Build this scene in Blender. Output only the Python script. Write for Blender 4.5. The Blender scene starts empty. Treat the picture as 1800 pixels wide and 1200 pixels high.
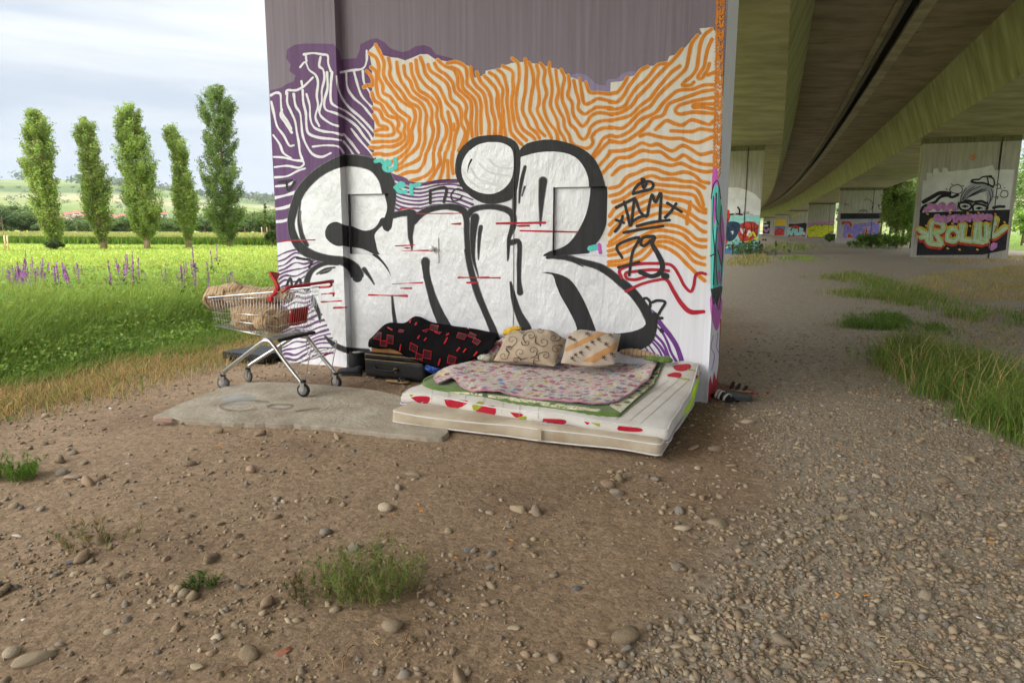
import bpy, bmesh, math, random
import numpy as np
from mathutils import Vector, Matrix
from mathutils.bvhtree import BVHTree
from mathutils.geometry import tessellate_polygon
random.seed(7); RNG = np.random.default_rng(7)
sc = bpy.context.scene; COL = sc.collection
R = math.radians

# ------------------------------------------------------------------ camera
F = 1195.0; HC = 1.55; PITCH = math.atan(197 / F); ROLL = R(0.3)
FWD = np.array([0, math.cos(PITCH), -math.sin(PITCH)])
_U = np.array([0, math.sin(PITCH), math.cos(PITCH)]); _X = np.array([1.0, 0, 0])
RT = _X * math.cos(ROLL) + _U * math.sin(ROLL); UP = _U * math.cos(ROLL) - _X * math.sin(ROLL)
CAM = np.array([0, 0, HC])
cd = bpy.data.cameras.new('camera'); cam = bpy.data.objects.new('camera', cd); COL.objects.link(cam)
cd.sensor_width = 36; cd.lens = F / 1800 * 36; cd.clip_end = 12000; cd.clip_start = 0.05
m = Matrix.Identity(4)
for i in range(3):
    m[i][0], m[i][1], m[i][2], m[i][3] = RT[i], UP[i], -FWD[i], CAM[i]
cam.matrix_world = m; sc.camera = cam

# ------------------------------------------------------------------ light
SUN_EL, SUN_AZ = R(38), R(-125)         # azimuth from +Y, clockwise; light comes from the left and a little behind
SKY = dict(strength=0.10, cloud=1.0)
EXPOSURE = 2.05
w = bpy.data.worlds.new('World'); sc.world = w; w.use_nodes = True
nt = w.node_tree; nt.nodes.clear()
def N(tree, typ, **kw):
    n = tree.nodes.new(typ)
    for k, v in kw.items():
        if k.startswith('i_'): n.inputs[k[2:].replace('_', ' ')].default_value = v
        else: setattr(n, k, v)
    return n
def ramp(tree, stops, interp='LINEAR'):
    n = tree.nodes.new('ShaderNodeValToRGB'); cr = n.color_ramp; cr.interpolation = interp
    while len(cr.elements) < len(stops): cr.elements.new(0.5)
    for e, (p, c) in zip(cr.elements, stops):
        e.position = p; e.color = (*c, 1) if len(c) == 3 else c
    return n
L = nt.links.new
sky = N(nt, 'ShaderNodeTexSky', sky_type='NISHITA', sun_disc=False, sun_elevation=SUN_EL, sun_rotation=SUN_AZ)
tc = N(nt, 'ShaderNodeTexCoord')
mp = N(nt, 'ShaderNodeMapping'); mp.inputs['Scale'].default_value = (1.3, 1.3, 11); mp.inputs['Rotation'].default_value = (R(3), R(2), R(20))
L(tc.outputs['Generated'], mp.inputs['Vector'])
nz = N(nt, 'ShaderNodeTexNoise', i_Scale=1.35, i_Detail=7.0, i_Roughness=0.52, i_Distortion=0.35)
L(mp.outputs['Vector'], nz.inputs['Vector'])
rp = ramp(nt, [(0.36, (0.62, 0.68, 0.76)), (0.50, (0.83, 0.86, 0.89)), (0.60, (0.96, 0.965, 0.97))])
L(nz.outputs['Fac'], rp.inputs['Fac'])
sp = N(nt, 'ShaderNodeSeparateXYZ'); L(tc.outputs['Generated'], sp.inputs[0])
# rain-blue air low over the hills, whiter and brighter cloud higher up (an overcast sky)
lo = N(nt, 'ShaderNodeMapRange'); lo.inputs[1].default_value = 0.0; lo.inputs[2].default_value = 0.16; L(sp.outputs['Z'], lo.inputs[0])
lowmix = N(nt, 'ShaderNodeMix', data_type='RGBA'); lowmix.inputs[6].default_value = (0.46, 0.57, 0.76, 1)
L(lo.outputs[0], lowmix.inputs[0]); L(rp.outputs['Color'], lowmix.inputs[7])
gr = N(nt, 'ShaderNodeMapRange'); gr.inputs[1].default_value = 0.0; gr.inputs[2].default_value = 1.0; gr.inputs[3].default_value = 0.238; gr.inputs[4].default_value = 1.75
zq = N(nt, 'ShaderNodeMath', operation='POWER'); zq.inputs[1].default_value = 3.0; zm = N(nt, 'ShaderNodeMath', operation='MAXIMUM'); zm.inputs[1].default_value = 0.0; L(sp.outputs['Z'], zm.inputs[0]); L(zm.outputs[0], zq.inputs[0]); L(zq.outputs[0], gr.inputs[0])
vm = N(nt, 'ShaderNodeVectorMath', operation='SCALE'); L(lowmix.outputs[2], vm.inputs[0]); L(gr.outputs[0], vm.inputs['Scale'])
bg1 = N(nt, 'ShaderNodeBackground', i_Strength=SKY['strength']); L(sky.outputs[0], bg1.inputs[0])
bg2 = N(nt, 'ShaderNodeBackground', i_Strength=SKY['cloud']); L(vm.outputs[0], bg2.inputs[0])
mx = N(nt, 'ShaderNodeMixShader', i_Fac=0.93); L(bg1.outputs[0], mx.inputs[1]); L(bg2.outputs[0], mx.inputs[2])
wo = N(nt, 'ShaderNodeOutputWorld'); L(mx.outputs[0], wo.inputs[0])
sd = bpy.data.lights.new('sun', 'SUN'); sd.energy = 1.35; sd.angle = R(60); sd.color = (1.0, 0.965, 0.91)
sun = bpy.data.objects.new('sun', sd); COL.objects.link(sun)
sdir = Vector((math.sin(SUN_AZ) * math.cos(SUN_EL), math.cos(SUN_AZ) * math.cos(SUN_EL), math.sin(SUN_EL)))
sun.rotation_euler = sdir.to_track_quat('Z', 'Y').to_euler(); sun.location = (0, 0, 60)
vs = sc.view_settings; vs.view_transform = 'Standard'; vs.look = 'None'; vs.gamma = 1; vs.use_curve_mapping = False; vs.exposure = EXPOSURE
sc.cycles.max_bounces = 6; sc.cycles.diffuse_bounces = 4; sc.cycles.transmission_bounces = 4; sc.cycles.transparent_max_bounces = 8
sc.cycles.use_denoising = True; sc.cycles.use_adaptive_sampling = True; sc.cycles.adaptive_threshold = 0.02; sc.cycles.adaptive_min_samples = 24

# ------------------------------------------------------------------ geometry helpers
def ray(px, py): return FWD * F + RT * (px - 900) + UP * (600 - py)
def ground(px, py, z=0.0):
    d = ray(px, py); return CAM + d * ((z - HC) / d[2])
def plane(px, py, p0, n):
    d = ray(px, py); return CAM + d * (((p0 - CAM) @ n) / (d @ n))
def proj(P):
    P = np.atleast_2d(np.asarray(P, float)) - CAM; z = P @ FWD
    return np.stack([900 + F * (P @ RT) / z, 600 - F * (P @ UP) / z], 1), z
ANG = R(22.8)
B = np.array([math.sin(ANG), math.cos(ANG), 0]); A = np.array([math.cos(ANG), -math.sin(ANG), 0])
def UV(u, v, z=0.0): return A * u + B * v + np.array([0, 0, z])
def touv(P): P = np.asarray(P); return P @ A, P @ B

def mesh(name, verts, faces, mats=(), parent=None, smooth=False, col=None, link=True):
    me = bpy.data.meshes.new(name)
    me.from_pydata([tuple(map(float, v)) for v in verts], [], [tuple(map(int, f)) for f in faces])
    for mt in (mats if isinstance(mats, (list, tuple)) else [mats]): me.materials.append(mt)
    if smooth: me.polygons.foreach_set('use_smooth', [True] * len(me.polygons))
    if col is not None:
        a = me.color_attributes.new('Col', 'FLOAT_COLOR', 'POINT'); c = np.ones((len(verts), 4), np.float32); c[:, :3] = col; a.data.foreach_set('color', c.ravel())
    me.update()
    o = bpy.data.objects.new(name, me)
    if link: COL.objects.link(o)
    if parent: o.parent = parent
    return o
def bigmesh(name, V, Fc, mat, parent=None, smooth=False, col=None):
    """V (n,3), Fc (m,k) equal-sided faces, fast"""
    me = bpy.data.meshes.new(name); n, k = len(Fc), Fc.shape[1]
    me.vertices.add(len(V)); me.vertices.foreach_set('co', V.astype(np.float32).ravel())
    me.loops.add(n * k); me.loops.foreach_set('vertex_index', Fc.astype(np.int32).ravel())
    me.polygons.add(n); me.polygons.foreach_set('loop_start', np.arange(0, n * k, k, dtype=np.int32)); me.polygons.foreach_set('loop_total', np.full(n, k, np.int32))
    if smooth: me.polygons.foreach_set('use_smooth', np.ones(n, bool))
    me.materials.append(mat)
    if col is not None:
        a = me.color_attributes.new('Col', 'FLOAT_COLOR', 'POINT'); c = np.ones((len(V), 4), np.float32); c[:, :3] = col; a.data.foreach_set('color', c.ravel())
    me.update(calc_edges=True); me.validate()
    o = bpy.data.objects.new(name, me); COL.objects.link(o)
    if parent: o.parent = parent
    return o
def tag(o, label=None, cat=None, group=None, kind=None):
    if label: o['label'] = label
    if cat: o['category'] = cat
    if group: o['group'] = group
    if kind: o['kind'] = kind
    return o
def empty(name, loc=(0, 0, 0), rz=0, label=None, cat=None, group=None):
    o = bpy.data.objects.new(name, None); COL.objects.link(o); o.location = tuple(map(float, loc)); o.rotation_euler = (0, 0, rz); o.empty_display_size = 0.1
    return tag(o, label, cat, group)
class MB:
    """collects shapes into one mesh"""
    def __init__(s): s.v = []; s.f = []
    def add(s, v, f):
        o = len(s.v); s.v += [tuple(map(float, p)) for p in v]; s.f += [tuple(i + o for i in q) for q in f]; return s
    def box(s, x0, x1, y0, y1, z0, z1):
        return s.add([(x, y, z) for x in (x0, x1) for y in (y0, y1) for z in (z0, z1)], [(0, 1, 3, 2), (4, 6, 7, 5), (0, 4, 5, 1), (2, 3, 7, 6), (0, 2, 6, 4), (1, 5, 7, 3)])
    def tube(s, pts, r, n=8, closed=False, cap=True):
        pts = [np.array(p, float) for p in pts]; k = len(pts); rr = r if hasattr(r, '__len__') else [r] * k
        V = []; up = None
        for i, p in enumerate(pts):
            a = pts[(i - 1) % k] if (i or closed) else p; b = pts[(i + 1) % k] if (i < k - 1 or closed) else p
            t = b - a; t /= (np.linalg.norm(t) + 1e-9)
            if up is None:
                up = np.array([0, 0, 1.0]) if abs(t[2]) < 0.9 else np.array([1.0, 0, 0])
            x = np.cross(up, t); x /= (np.linalg.norm(x) + 1e-9); up = np.cross(t, x)
            for j in range(n):
                an = 2 * math.pi * j / n; V.append(p + (x * math.cos(an) + up * math.sin(an)) * rr[i])
        Fc = []
        for i in range(k if closed else k - 1):
            for j in range(n):
                a, b = i * n + j, i * n + (j + 1) % n; c, d = ((i + 1) % k) * n + (j + 1) % n, ((i + 1) % k) * n + j
                Fc.append((a, b, c, d))
        if cap and not closed: Fc += [tuple(range(n))[::-1], tuple((k - 1) * n + j for j in range(n))]
        return s.add(V, Fc)
    def lathe(s, prof, c=(0, 0, 0), n=20, axis=2):
        V = []; c = np.array(c, float)
        for r_, h in prof:
            for j in range(n):
                an = 2 * math.pi * j / n; p = [r_ * math.cos(an), r_ * math.sin(an)]; p.insert(axis, h); V.append(c + np.array(p))
        k = len(prof); Fc = [(i * n + j, i * n + (j + 1) % n, (i + 1) * n + (j + 1) % n, (i + 1) * n + j) for i in range(k - 1) for j in range(n)]
        Fc += [tuple(range(n))[::-1], tuple((k - 1) * n + j for j in range(n))]
        return s.add(V, Fc)
    def build(s, name, mat, parent=None, smooth=False): return mesh(name, s.v, s.f, [mat], parent, smooth)
def bevel(o, w_=0.01, seg=2, angle=35):
    md = o.modifiers.new('bevel', 'BEVEL'); md.width = w_; md.segments = seg; md.limit_method = 'ANGLE'; md.angle_limit = R(angle); return o
def smoothpath(pts, n=6):
    """Catmull-Rom through points of any dimension"""
    P = np.array(pts, float); k = len(P)
    if k < 3: return np.array([P[0] + (P[-1] - P[0]) * t for t in np.linspace(0, 1, n + 1)])
    Q = np.vstack([2 * P[0] - P[1], P, 2 * P[-1] - P[-2]]); out = []
    for i in range(1, k):
        p0, p1, p2, p3 = Q[i - 1], Q[i], Q[i + 1], Q[i + 2]
        for t in np.linspace(0, 1, n, endpoint=False):
            out.append(0.5 * (2 * p1 + (p2 - p0) * t + (2 * p0 - 5 * p1 + 4 * p2 - p3) * t * t + (3 * p1 - p0 - 3 * p2 + p3) * t ** 3))
    out.append(P[-1]); return np.array(out)
# value noise in numpy
_NT = RNG.random((64, 64, 64))
def noise3(P, s=1.0):
    P = np.asarray(P, float) * s; i = np.floor(P).astype(int); f = P - i; f = f * f * (3 - 2 * f); i &= 63; j = (i + 1) & 63
    g = lambda a, b, c: _NT[a, b, c]
    x0, y0, z0 = i.T; x1, y1, z1 = j.T; fx, fy, fz = f.T
    def lp(a, b, t): return a + (b - a) * t
    return lp(lp(lp(g(x0, y0, z0), g(x1, y0, z0), fx), lp(g(x0, y1, z0), g(x1, y1, z0), fx), fy), lp(lp(g(x0, y0, z1), g(x1, y0, z1), fx), lp(g(x0, y1, z1), g(x1, y1, z1), fx), fy), fz)
def fbm(P, s=1.0, o=4):
    r_ = 0; a = 0.5
    for k in range(o): r_ = r_ + a * (noise3(np.asarray(P) + 17.3 * k, s) - 0.5); s *= 2.03; a *= 0.5
    return r_
def P3(x, y, z=0.0): return np.stack([np.broadcast_to(np.asarray(q, float), np.broadcast(x, y).shape).ravel() for q in (x, y, z)], 1)

# ------------------------------------------------------------------ materials
def mat(name, c, rough=0.85, var=0.12, vscale=6.0, stretch=(1, 1, 1), bump=0.0, bscale=30.0, bstretch=None, metal=0.0, spec=0.3, c2=None, coords='Object', detail=6.0, attr=False, trans=0.0, bdist=0.01, sheen=0.0, rot=0.0):
    m_ = bpy.data.materials.new(name); m_.use_nodes = True; t = m_.node_tree; bs = t.nodes['Principled BSDF']; k = t.links.new
    bs.inputs['Roughness'].default_value = rough; bs.inputs['Metallic'].default_value = metal; bs.inputs['Specular IOR Level'].default_value = spec
    if sheen: bs.inputs['Sheen Weight'].default_value = sheen
    co = N(t, 'ShaderNodeTexCoord')
    mpn = N(t, 'ShaderNodeMapping'); mpn.inputs['Scale'].default_value = stretch; mpn.inputs['Rotation'].default_value = (0, 0, rot); k(co.outputs[coords], mpn.inputs[0])
    n1 = N(t, 'ShaderNodeTexNoise', i_Scale=vscale, i_Detail=detail, i_Roughness=0.6); k(mpn.outputs[0], n1.inputs['Vector'])
    if c2 is None: lo_ = tuple(max(0, q * (1 - var * 2)) for q in c); hi_ = tuple(min(1, q * (1 + var * 2)) for q in c)
    else: lo_, hi_ = c, c2
    rpn = ramp(t, [(0.3, lo_), (0.7, hi_)]); k(n1.outputs['Fac'], rpn.inputs['Fac']); outc = rpn.outputs['Color']
    if attr:
        at = N(t, 'ShaderNodeVertexColor', layer_name='Col'); mm = N(t, 'ShaderNodeMix', data_type='RGBA', blend_type='MULTIPLY'); mm.inputs[0].default_value = 1
        k(at.outputs[0], mm.inputs[6]); k(outc, mm.inputs[7]); outc = mm.outputs[2]
    k(outc, bs.inputs['Base Color'])
    if bump:
        mp2 = N(t, 'ShaderNodeMapping'); mp2.inputs['Scale'].default_value = bstretch or (1, 1, 1); mp2.inputs['Rotation'].default_value = (0, 0, rot); k(co.outputs[coords], mp2.inputs[0])
        n2 = N(t, 'ShaderNodeTexNoise', i_Scale=bscale, i_Detail=5.0, i_Roughness=0.6); k(mp2.outputs[0], n2.inputs['Vector'])
        bn = N(t, 'ShaderNodeBump', i_Strength=bump, i_Distance=bdist); k(n2.outputs['Fac'], bn.inputs['Height']); k(bn.outputs[0], bs.inputs['Normal'])
    if trans:
        tr = N(t, 'ShaderNodeBsdfTranslucent'); k(outc, tr.inputs[0]); ms = N(t, 'ShaderNodeMixShader', i_Fac=trans)
        k(bs.outputs[0], ms.inputs[1]); k(tr.outputs[0], ms.inputs[2]); k(ms.outputs[0], t.nodes['Material Output'].inputs[0])
    return m_
ANG_ = R(22.8)
VS = (26, 26, 0.8)     # vertical shuttering streaks
def paint(name, c, rough=0.7, var=0.06, **k): return mat(name, c, rough, var, 1.0, VS, 0.35, 1.0, (60, 60, 1.2), bdist=0.006, **k)
M = {}
M['mauve'] = mat('mauve_painted_concrete', (0.215, 0.178, 0.218), 0.8, 0.07, 1.0, VS, 0.5, 1.0, (60, 60, 1.2), bdist=0.006)
M['cream'] = paint('cream_wall_paint', (0.70, 0.67, 0.60), var=0.05)
M['white'] = paint('white_wall_paint', (0.74, 0.74, 0.78), var=0.04)
M['orange'] = paint('orange_spray_paint', (0.66, 0.22, 0.022), var=0.08)
M['orange_mist'] = paint('pale_orange_overspray', (0.74, 0.46, 0.20), var=0.08)
M['purple'] = paint('purple_spray_paint', (0.135, 0.065, 0.165), var=0.10)
M['violet'] = paint('bright_purple_spray_paint', (0.15, 0.04, 0.23), var=0.08)
M['lilac'] = paint('lilac_overspray', (0.27, 0.23, 0.36), var=0.08)
M['black'] = paint('black_spray_paint', (0.022, 0.022, 0.024), 0.6, var=0.2)
M['mist'] = paint('grey_black_overspray', (0.17, 0.17, 0.175), 0.7, var=0.25)
M['red'] = paint('red_spray_paint', (0.42, 0.012, 0.03), 0.6, var=0.1)
M['turq'] = paint('turquoise_spray_paint', (0.10, 0.56, 0.50), 0.6, var=0.08)
M['magenta'] = paint('magenta_spray_paint', (0.55, 0.10, 0.46), 0.6, var=0.08)
M['silver'] = mat('silver_wall_paint', (0.66, 0.67, 0.69), 0.45, 0.06, 2.2, (1, 1, 1), 0.55, 9.0, (1.6, 1.6, .8), metal=0.25, spec=0.5, bdist=0.022, detail=9)
M['silverw'] = paint('brushed_white_arcs', (0.68, 0.69, 0.71), 0.5)
M['reveal'] = mat('shade_painted_hatch_reveal', (0.07, 0.065, 0.07), 0.8, 0.2, 8)  # hatch shadow put into the colour of the reveals
M['concrete'] = mat('pier_concrete', (0.40, 0.38, 0.33), 0.9, 0.10, 1.0, (8, 8, 0.5), 0.3, 1.0, (40, 40, 1.0), bdist=0.01)
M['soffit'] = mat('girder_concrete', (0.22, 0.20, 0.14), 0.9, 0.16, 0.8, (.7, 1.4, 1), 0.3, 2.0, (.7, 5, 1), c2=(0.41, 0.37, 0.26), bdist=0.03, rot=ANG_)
M['web'] = mat('bounce_tinted_girder_concrete', (0.20, 0.19, 0.115), 0.9, 0.16, 0.8, (1, 2.2, .5), 0.35, 2.0, (1, 6, .3), c2=(0.40, 0.38, 0.27), bdist=0.03, rot=ANG_)  # olive tint: green light bounced off the grass, mixed into the concrete colour
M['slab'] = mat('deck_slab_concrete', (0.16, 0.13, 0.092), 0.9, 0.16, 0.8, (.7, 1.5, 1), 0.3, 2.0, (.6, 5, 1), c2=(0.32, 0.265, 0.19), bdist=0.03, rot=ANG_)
M['pipe'] = mat('dark_drain_pipe', (0.06, 0.05, 0.04), 0.6, 0.2, 4)
M['grout'] = mat('dark_joint', (0.035, 0.033, 0.03), 0.9)
M['topband'] = mat('dark_top_concrete', (0.17, 0.16, 0.11), 0.9, 0.2, 1.0, (8, 8, 0.6))

# ------------------------------------------------------------------ ground
def axis(dense0, dense1, step, lim0, lim1, g=1.13):
    a = list(np.arange(dense0, dense1 + 1e-6, step)); s = step
    while a[-1] < lim1: s *= g; a.append(a[-1] + s)
    s = step
    while a[0] > lim0: s *= g; a.insert(0, a[0] - s)
    return np.array(a)
def inpoly(P, poly):
    x, y = P[:, 0], P[:, 1]; r_ = np.zeros(len(P), bool); q = np.asarray(poly); j = len(q) - 1
    for i in range(len(q)):
        xi, yi, xj, yj = q[i][0], q[i][1], q[j][0], q[j][1]
        c = ((yi > y) != (yj > y)) & (x < (xj - xi) * (y - yi) / (yj - yi + 1e-12) + xi); r_ ^= c; j = i
    return r_
def gpoly(px): return np.array([ground(*p)[:2] for p in px])
def sstep(a, b, x): t = np.clip((x - a) / (b - a), 0, 1); return t * t * (3 - 2 * t)
# how stony the ground is: 0 trodden dirt, 1 loose gravel
_gl = gpoly([(940, 1200), (1130, 1090), (1330, 960), (1380, 850), (1330, 760), (1290, 700), (1265, 560)])
def gravel(P):
    x, y = P[:, 0], P[:, 1]
    o = np.argsort(_gl[:, 1]); xb = np.interp(y, _gl[o, 1], _gl[o, 0]); w_ = 0.35 + 0.05 * y
    n = fbm(P3(x, y), 0.9, 3) * 1.6
    return sstep(-0.6, 1.0, (x - xb) / w_ + n * 1.2)
def edge_meadow(P):      # metres inside the left meadow (positive = in the grass)
    u, v = P[:, 0] * A[0] + P[:, 1] * A[1], P[:, 0] * B[0] + P[:, 1] * B[1]
    return -(u + 6.75 + 0.05 * (v - 4)) + fbm(P3(P[:, 0], P[:, 1]), 0.7, 3) * 1.1
def hgt(P):
    P = np.atleast_2d(P); x, y = P[:, 0], P[:, 1]; d = np.hypot(x, y)
    h = fbm(P3(x, y), 0.9, 3) * 0.045 + fbm(P3(x, y, 3.3), 6.0, 3) * 0.016
    h *= np.clip(1.2 - d / 30, 0.0, 1)
    e = np.clip(edge_meadow(P), 0, 1.5)
    return h + 0.02 * e
gx = axis(-4.6, 4.6, 0.045, -4200, 4200, 1.10); gy = axis(1.7, 8.2, 0.045, -400, 4200, 1.10)
X, Y = np.meshgrid(gx, gy); G2 = np.stack([X.ravel(), Y.ravel()], 1)
gz = hgt(G2)
nx, ny = len(gx), len(gy); ii = np.arange(nx * ny).reshape(ny, nx)
GF = np.stack([ii[:-1, :-1], ii[:-1, 1:], ii[1:, 1:], ii[1:, :-1]], -1).reshape(-1, 4)
gu, gv = G2 @ A[:2], G2 @ B[:2]
gmask = gravel(G2); em = edge_meadow(G2)
n1 = fbm(P3(X.ravel(), Y.ravel()), 1.3, 4)[:, None]; n2 = fbm(P3(X.ravel(), Y.ravel(), 9), 0.35, 3)[:, None]
dirt = np.array([0.275, 0.195, 0.125]); grav = np.array([0.345, 0.295, 0.230]); dirt_d = np.array([0.215, 0.148, 0.095])
GC = dirt + (dirt_d - dirt) * sstep(-0.12, 0.22, n1 + n2)
GC = GC + (grav - GC) * gmask[:, None]
dry = sstep(-1.2, -0.3, em)[:, None]; GC += (np.array([0.20, 0.150, 0.075]) - GC) * dry * 0.7
grs = sstep(-0.1, 0.6, em)[:, None]; GC += (np.array([0.20, 0.24, 0.04]) - GC) * grs
rgt = (sstep(15.5, 18, gu + n2[:, 0] * 6)[:, None] * (gv > 0)[:, None]); GC += (np.array([0.12, 0.18, 0.028]) - GC) * rgt
dp_ = inpoly(G2, gpoly([(1560, 505), (1640, 478), (1800, 462), (2000, 462), (2000, 535), (1740, 532), (1640, 522)])) | inpoly(G2, gpoly([(1600, 458), (1700, 448), (2000, 444), (2000, 464), (1700, 467)]))
GC += (np.array([0.34, 0.25, 0.12]) - GC) * (dp_ * sstep(-.10, .12, n1[:, 0]))[:, None] * .85
lawn = sstep(-24, -34, gu)[:, None]; GC += (np.array([0.33, 0.40, 0.08]) - GC) * lawn * grs
M['ground'] = mat('trodden_earth', (0.86, 0.86, 0.86), 0.95, 0.0, 14.0, c2=(1.12, 1.12, 1.12), bump=0.4, bscale=30, bdist=0.02, attr=True, coords='Object', spec=0.15, detail=10)
t_ = M['ground'].node_tree; bs = t_.nodes['Principled BSDF']; co = N(t_, 'ShaderNodeTexCoord'); cur = bs.inputs['Base Color'].links[0].from_socket
for sc_, lo_, hi_ in ((26.0, .86, 1.14), (75.0, .80, 1.20)):       # grit of two sizes
    vo = N(t_, 'ShaderNodeTexVoronoi', i_Scale=sc_); t_.links.new(co.outputs['Object'], vo.inputs['Vector']); sx = N(t_, 'ShaderNodeSeparateColor'); t_.links.new(vo.outputs['Color'], sx.inputs[0])
    mr = N(t_, 'ShaderNodeMapRange'); mr.inputs[3].default_value = lo_; mr.inputs[4].default_value = hi_; t_.links.new(sx.outputs[0], mr.inputs[0]); vm_ = N(t_, 'ShaderNodeVectorMath', operation='SCALE'); t_.links.new(cur, vm_.inputs[0]); t_.links.new(mr.outputs[0], vm_.inputs['Scale']); cur = vm_.outputs[0]
    bn = N(t_, 'ShaderNodeBump', i_Strength=.4, i_Distance=.2 / sc_); bn.invert = True; t_.links.new(vo.outputs['Distance'], bn.inputs['Height']); t_.links.new(bs.inputs['Normal'].links[0].from_socket, bn.inputs['Normal']); t_.links.new(bn.outputs[0], bs.inputs['Normal'])
t_.links.new(cur, bs.inputs['Base Color'])
gobj = bigmesh('ground', np.column_stack([G2, gz]), GF, M['ground'], smooth=True, col=GC)
tag(gobj, kind='structure')
def gz_at(x, y): return float(hgt(np.array([[x, y]]))[0])

# ------------------------------------------------------------------ spray paint laid on flat walls
def T(ox, oy, s): return lambda p: (ox + p[0] / s, oy + p[1] / s) + ((p[2] / s,) if len(p) > 2 else ())
ZA, ZB, ZC, ZD, ZE = T(460, 60, 4.446), T(640, 60, 4.446), T(860, 80, 5.217), T(1060, 40, 4.444), T(1060, 290, 5.217)
ZF, ZG, ZH, ZP, ZQ = T(480, 300, 5.454), T(660, 280, 5.454), T(1060, 480, 5.0), T(460, 240, 3.0), T(860, 220, 2.857)
ZI = lambda p: tuple(p)
def pts(s, tr=ZI): return [tr(tuple(float(q) for q in p.split(','))) for p in s.split()]
def stroke(P, w_=6.0, n=5, cap=True, jit=0.0, raw=False):
    """ribbon along a polyline -> list of convex polygons; P holds (x, y) or (x, y, width)"""
    P = [tuple(p) + ((w_,) if len(p) < 3 else ()) for p in P]
    Q = smoothpath(P, n) if not raw else np.array(P, float)
    xy, ww = Q[:, :2], np.maximum(Q[:, 2], 0.3) / 2
    if jit:
        kn = max(2, len(ww) // 3); jj = np.interp(np.linspace(0, kn - 1, len(ww)), np.arange(kn), RNG.random(kn)) * .75 + RNG.random(len(ww)) * .25; ww = ww * (1 + 1.5 * jit * (jj - 0.5))
    d = np.gradient(xy, axis=0); d /= (np.linalg.norm(d, axis=1, keepdims=True) + 1e-9); nrm = np.stack([-d[:, 1], d[:, 0]], 1)
    l, r_ = xy + nrm * ww[:, None], xy - nrm * ww[:, None]
    out = [[l[i], l[i + 1], r_[i + 1], r_[i]] for i in range(len(xy) - 1)]
    if cap:
        for i, sg in ((0, -1), (len(xy) - 1, 1)):
            if ww[i] > 0.6:
                arc = [xy[i] + nrm[i] * ww[i] * math.cos(a) + sg * d[i] * ww[i] * math.sin(a) for a in np.linspace(0, math.pi, 7)]
                out.append(arc)
    return out
def fill(P, smooth=0, rag=0.0):
    P = [p[:2] for p in P]
    if smooth:
        P = list(smoothpath(P + [P[0]], smooth)[:-1])
    if rag: P = [(p[0] + rag * (RNG.random() - .5), p[1] + rag * (RNG.random() - .5)) for p in P]
    V = [Vector((p[0], p[1], 0)) for p in P]
    return [[np.array(P[i], float) for i in t] for t in tessellate_polygon([V])]
def clip(poly, a, b, c):      # keep a*x + b*y + c >= 0
    out = []; n = len(poly)
    for i in range(n):
        p, q = poly[i], poly[(i + 1) % n]; sp_, sq = a * p[0] + b * p[1] + c, a * q[0] + b * q[1] + c
        if sp_ >= 0: out.append(p)
        if (sp_ >= 0) != (sq >= 0): t = sp_ / (sp_ - sq); out.append(p + (q - p) * t)
    return out
def area2(p):
    p = np.asarray(p); x, y = p[:, 0], p[:, 1]; return 0.5 * (x @ np.roll(y, -1) - y @ np.roll(x, -1))

V_F, V_M = 6.24, 6.34                       # front of the pilasters, recessed middle
U0, U1 = -5.57, -0.695; PH = 7.0; PTH = 0.88
def u_of(px, py, v): return float(plane(px, py, B * v, B) @ A)
US1 = u_of(597, 280, V_F); US2 = u_of(1069, 300, V_F)
def vline(u, v):
    (a, b), _ = proj([UV(u, v, 0.0), UV(u, v, 4.0)]); return a, b
def hp(line, side):
    a, b = line; A_, B_ = (b[1] - a[1]), -(b[0] - a[0]); C_ = -(A_ * a[0] + B_ * a[1]); s = 1 if (A_ * (a[0] + 100) + B_ * a[1] + C_) > 0 else -1
    return tuple(s * side * q for q in (A_, B_, C_))   # side=+1 keeps what lies right of the line
LN1, LN2, LN3, LN4 = vline(US1, V_F), vline(US1, V_M), vline(US2, V_F), vline(U1, V_F); LN0 = vline(U0 + .004, V_F); LN5 = vline(U1, V_F + PTH - .004)
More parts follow.
